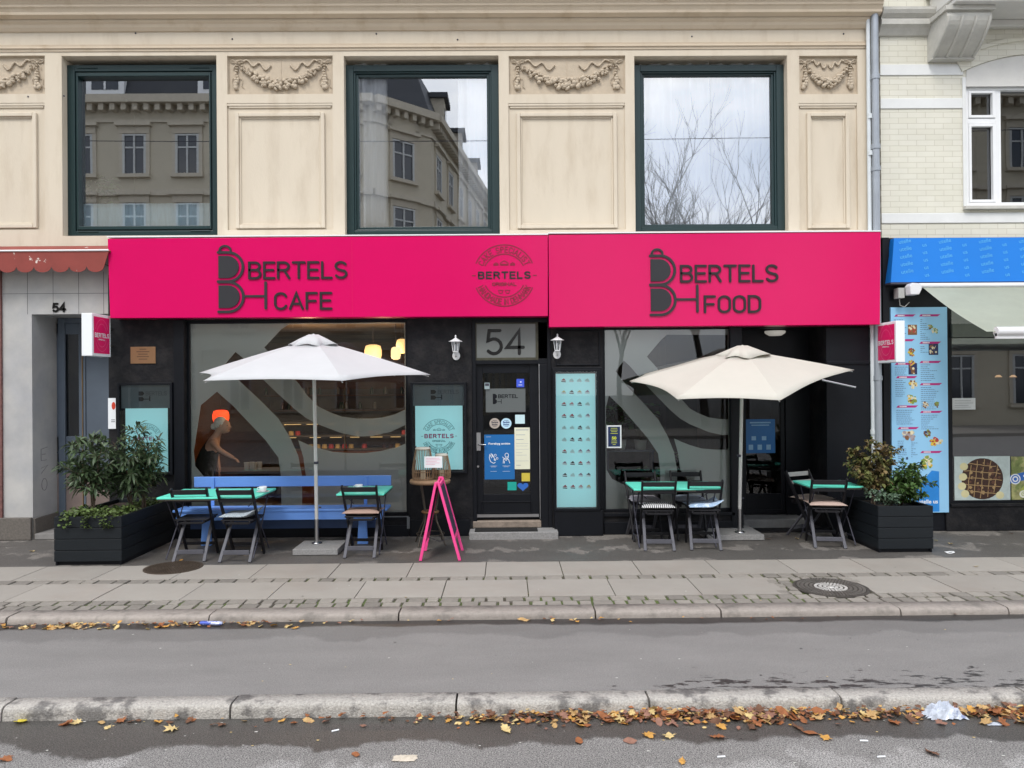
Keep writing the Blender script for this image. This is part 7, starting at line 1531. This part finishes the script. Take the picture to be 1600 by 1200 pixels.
# broken leaf bits matted in the gutter
def bits(n, pxs, y0, sd, z, zs, name, label):
    mb = MB()
    for i in range(n):
        c = random.choice(pxs); px = random.gauss(*c); d = abs(random.gauss(0, sd)); q = G(px, 1115 if z < -.1 else 970, z); x, y = q.x, y0-.01-d; s = random.uniform(.010, .030); a = random.random()*6.28; k = random.choice((4, 5, 6)); h = z+.003+max(0, .07-d)*random.random()*zs
        mb.add([(x+s*random.uniform(.5, 1.1)*cos(a+2*pi*j/k), y+s*random.uniform(.4, .9)*sin(a+2*pi*j/k), h+random.random()*s*.7) for j in range(k)], [tuple(range(k))], random.choice((0, 1, 2, 2, 3, 3, 4, 6)))
    tag(mb.build(name, lcol), label, 'leaf litter', kind='stuff')
bits(1000, [(1000, 60), (1130, 60), (1060, 70), (1190, 60), (1290, 60), (1400, 70), (1530, 60), (1585, 40), (900, 80), (820, 70), (700, 150), (1100, 200)], yH, .06, RZ, .5, 'leaf_litter', 'crushed leaf bits and grit matted along the near kerb')
bits(150, [(60, 50), (190, 60), (300, 60), (420, 80), (900, 300)], yF, .05, BZ, .2, 'leaf_litter', 'crushed leaf bits in the wet gutter of the far kerb')
# litter
def crumple(cx, cy, z, sx, sy, sz, m, name, label, seed, cat='litter'):
    random.seed(seed); mb = MB(); n = 12; vs = []
    for i in range(n+1):
        for j in range(n+1):
            u, v = i/n*2-1, j/n*2-1; r = max(abs(u), abs(v)); vs.append((u*sx*(.75+.25*random.random()), v*sy*(.75+.25*random.random()), sz*(max(0, 1-r*r))*random.uniform(.45, 1.1)+.003+random.random()*sz*.15))
    mb.add(vs, [(i*(n+1)+j, (i+1)*(n+1)+j, (i+1)*(n+1)+j+1, i*(n+1)+j+1) for i in range(n) for j in range(n)]); o = mb.build(name, m, None, loc=(cx, cy, z)); tag(o, label, cat); return o
plastic = M('plastic_film', (.66, .71, .80), .15, var=.2, sc=18, trans=.3, spec=.8, col2=(.32, .38, .60), c2pos=(.58, .64), c2sc=14)
q = G(1458, 1108, RZ); crumple(q.x, yH-.085, RZ, .13, .07, .085, plastic, 'plastic_bag', 'crumpled clear plastic bag among the leaves at the near kerb', 4)
q = G(1553, 1133, RZ); crumple(q.x, q.y, RZ, .05, .014, .014, plastic, 'plastic_wrapper', 'small bluish plastic wrapper on the road below the leaf drift at the right', 6)
q = G(632, 1186, RZ); crumple(q.x, q.y, RZ, .075, .04, .014, M('old_paper', (.50, .44, .36), .85, var=.15, sc=12), 'paper_scrap', 'dirty beige paper scrap on the road at the bottom', 9)
q = G(336, 973, BZ); mb = MB(); mb.lathe([(0, -.085), (.022, -.082), (.026, -.07), (.026, .06), (.020, .078), (.012, .085), (0, .085)], n=18); can = mb.build('crushed_can', M('can_blue', (.45, .50, .70), .3, .4, var=.3, sc=30, col2=(.08, .12, .45), c2pos=(.5, .53), c2sc=22), None, loc=(q.x, yF-.085, BZ+.022)); can.rotation_euler = (pi/2, 0, pi/2-.1); can.scale = (.9, .7, 1.15); tag(can, 'blue and white flattened drink can in the far gutter', 'litter')
q = G(1484, 864); mb = MB(); mb.tube([(.05*cos(a*pi/8), .035*sin(a*pi/8), .008+.004*sin(a)) for a in range(16)], .006, 6, closed=True); tag(mb.build('plastic_ring', white_paint, None, loc=(q.x, q.y, 0)), 'white plastic ring lying on the asphalt right of the right planter', 'litter')
for (px, py, z, a_, lb) in ((524, 1143, RZ, .5, 'white cigarette stub on the damp road, left of the middle'), (1350, 1159, RZ, -.1, 'white cigarette stub on the dry road to the lower right'), (1127, 1184, RZ, .1, 'white cigarette stub near the bottom right of the middle'), (1407, 957, BZ, 0, 'white cigarette stub in the far gutter at the right'), (1377, 1184, RZ, .05, 'white cigarette stub right of the lower brown leaf')):
    q = G(px, py, z); mb = MB(); mb.tube([(-.022*cos(a_), -.022*sin(a_), .006), (.022*cos(a_), .022*sin(a_), .006)], .005, 6); tag(mb.build('cigarette_stub', paper, None, loc=(q.x, q.y, z)), lb, 'litter', 'cigarette stubs')
random.seed(14); mb = MB()
for i in range(130):
    px, py = random.uniform(0, 1600), random.uniform(980, 1195)
    z = BZ if py < 1078 else RZ
    if 1070 < py < 1118: continue
    q = G(px, py, z); s = random.uniform(.003, .008); n = 6; mb.add([(q.x+s*1.6*random.uniform(.6, 1)*cos(2*pi*k/n), q.y+s*random.uniform(.6, 1)*sin(2*pi*k/n), z+.003) for k in range(n)], [tuple(range(n))], random.choice((0, 0, 1, 2)))
for i in range(60):
    px, py = random.uniform(0, 1600), random.uniform(845, 945); q = G(px, py, 0); s = random.uniform(.003, .008); n = 6; mb.add([(q.x+s*1.6*random.uniform(.6, 1)*cos(2*pi*k/n), q.y+s*random.uniform(.6, 1)*sin(2*pi*k/n), .0035) for k in range(n)], [tuple(range(n))], random.choice((0, 1, 2)))
tag(mb.build('litter_specks', [M('speck_pale', (.55, .54, .50), .8), M('speck_dark', (.03, .03, .03), .6), lcol[4]]), 'tiny pale bits and chewing gum spots scattered on the street', 'litter', kind='stuff')
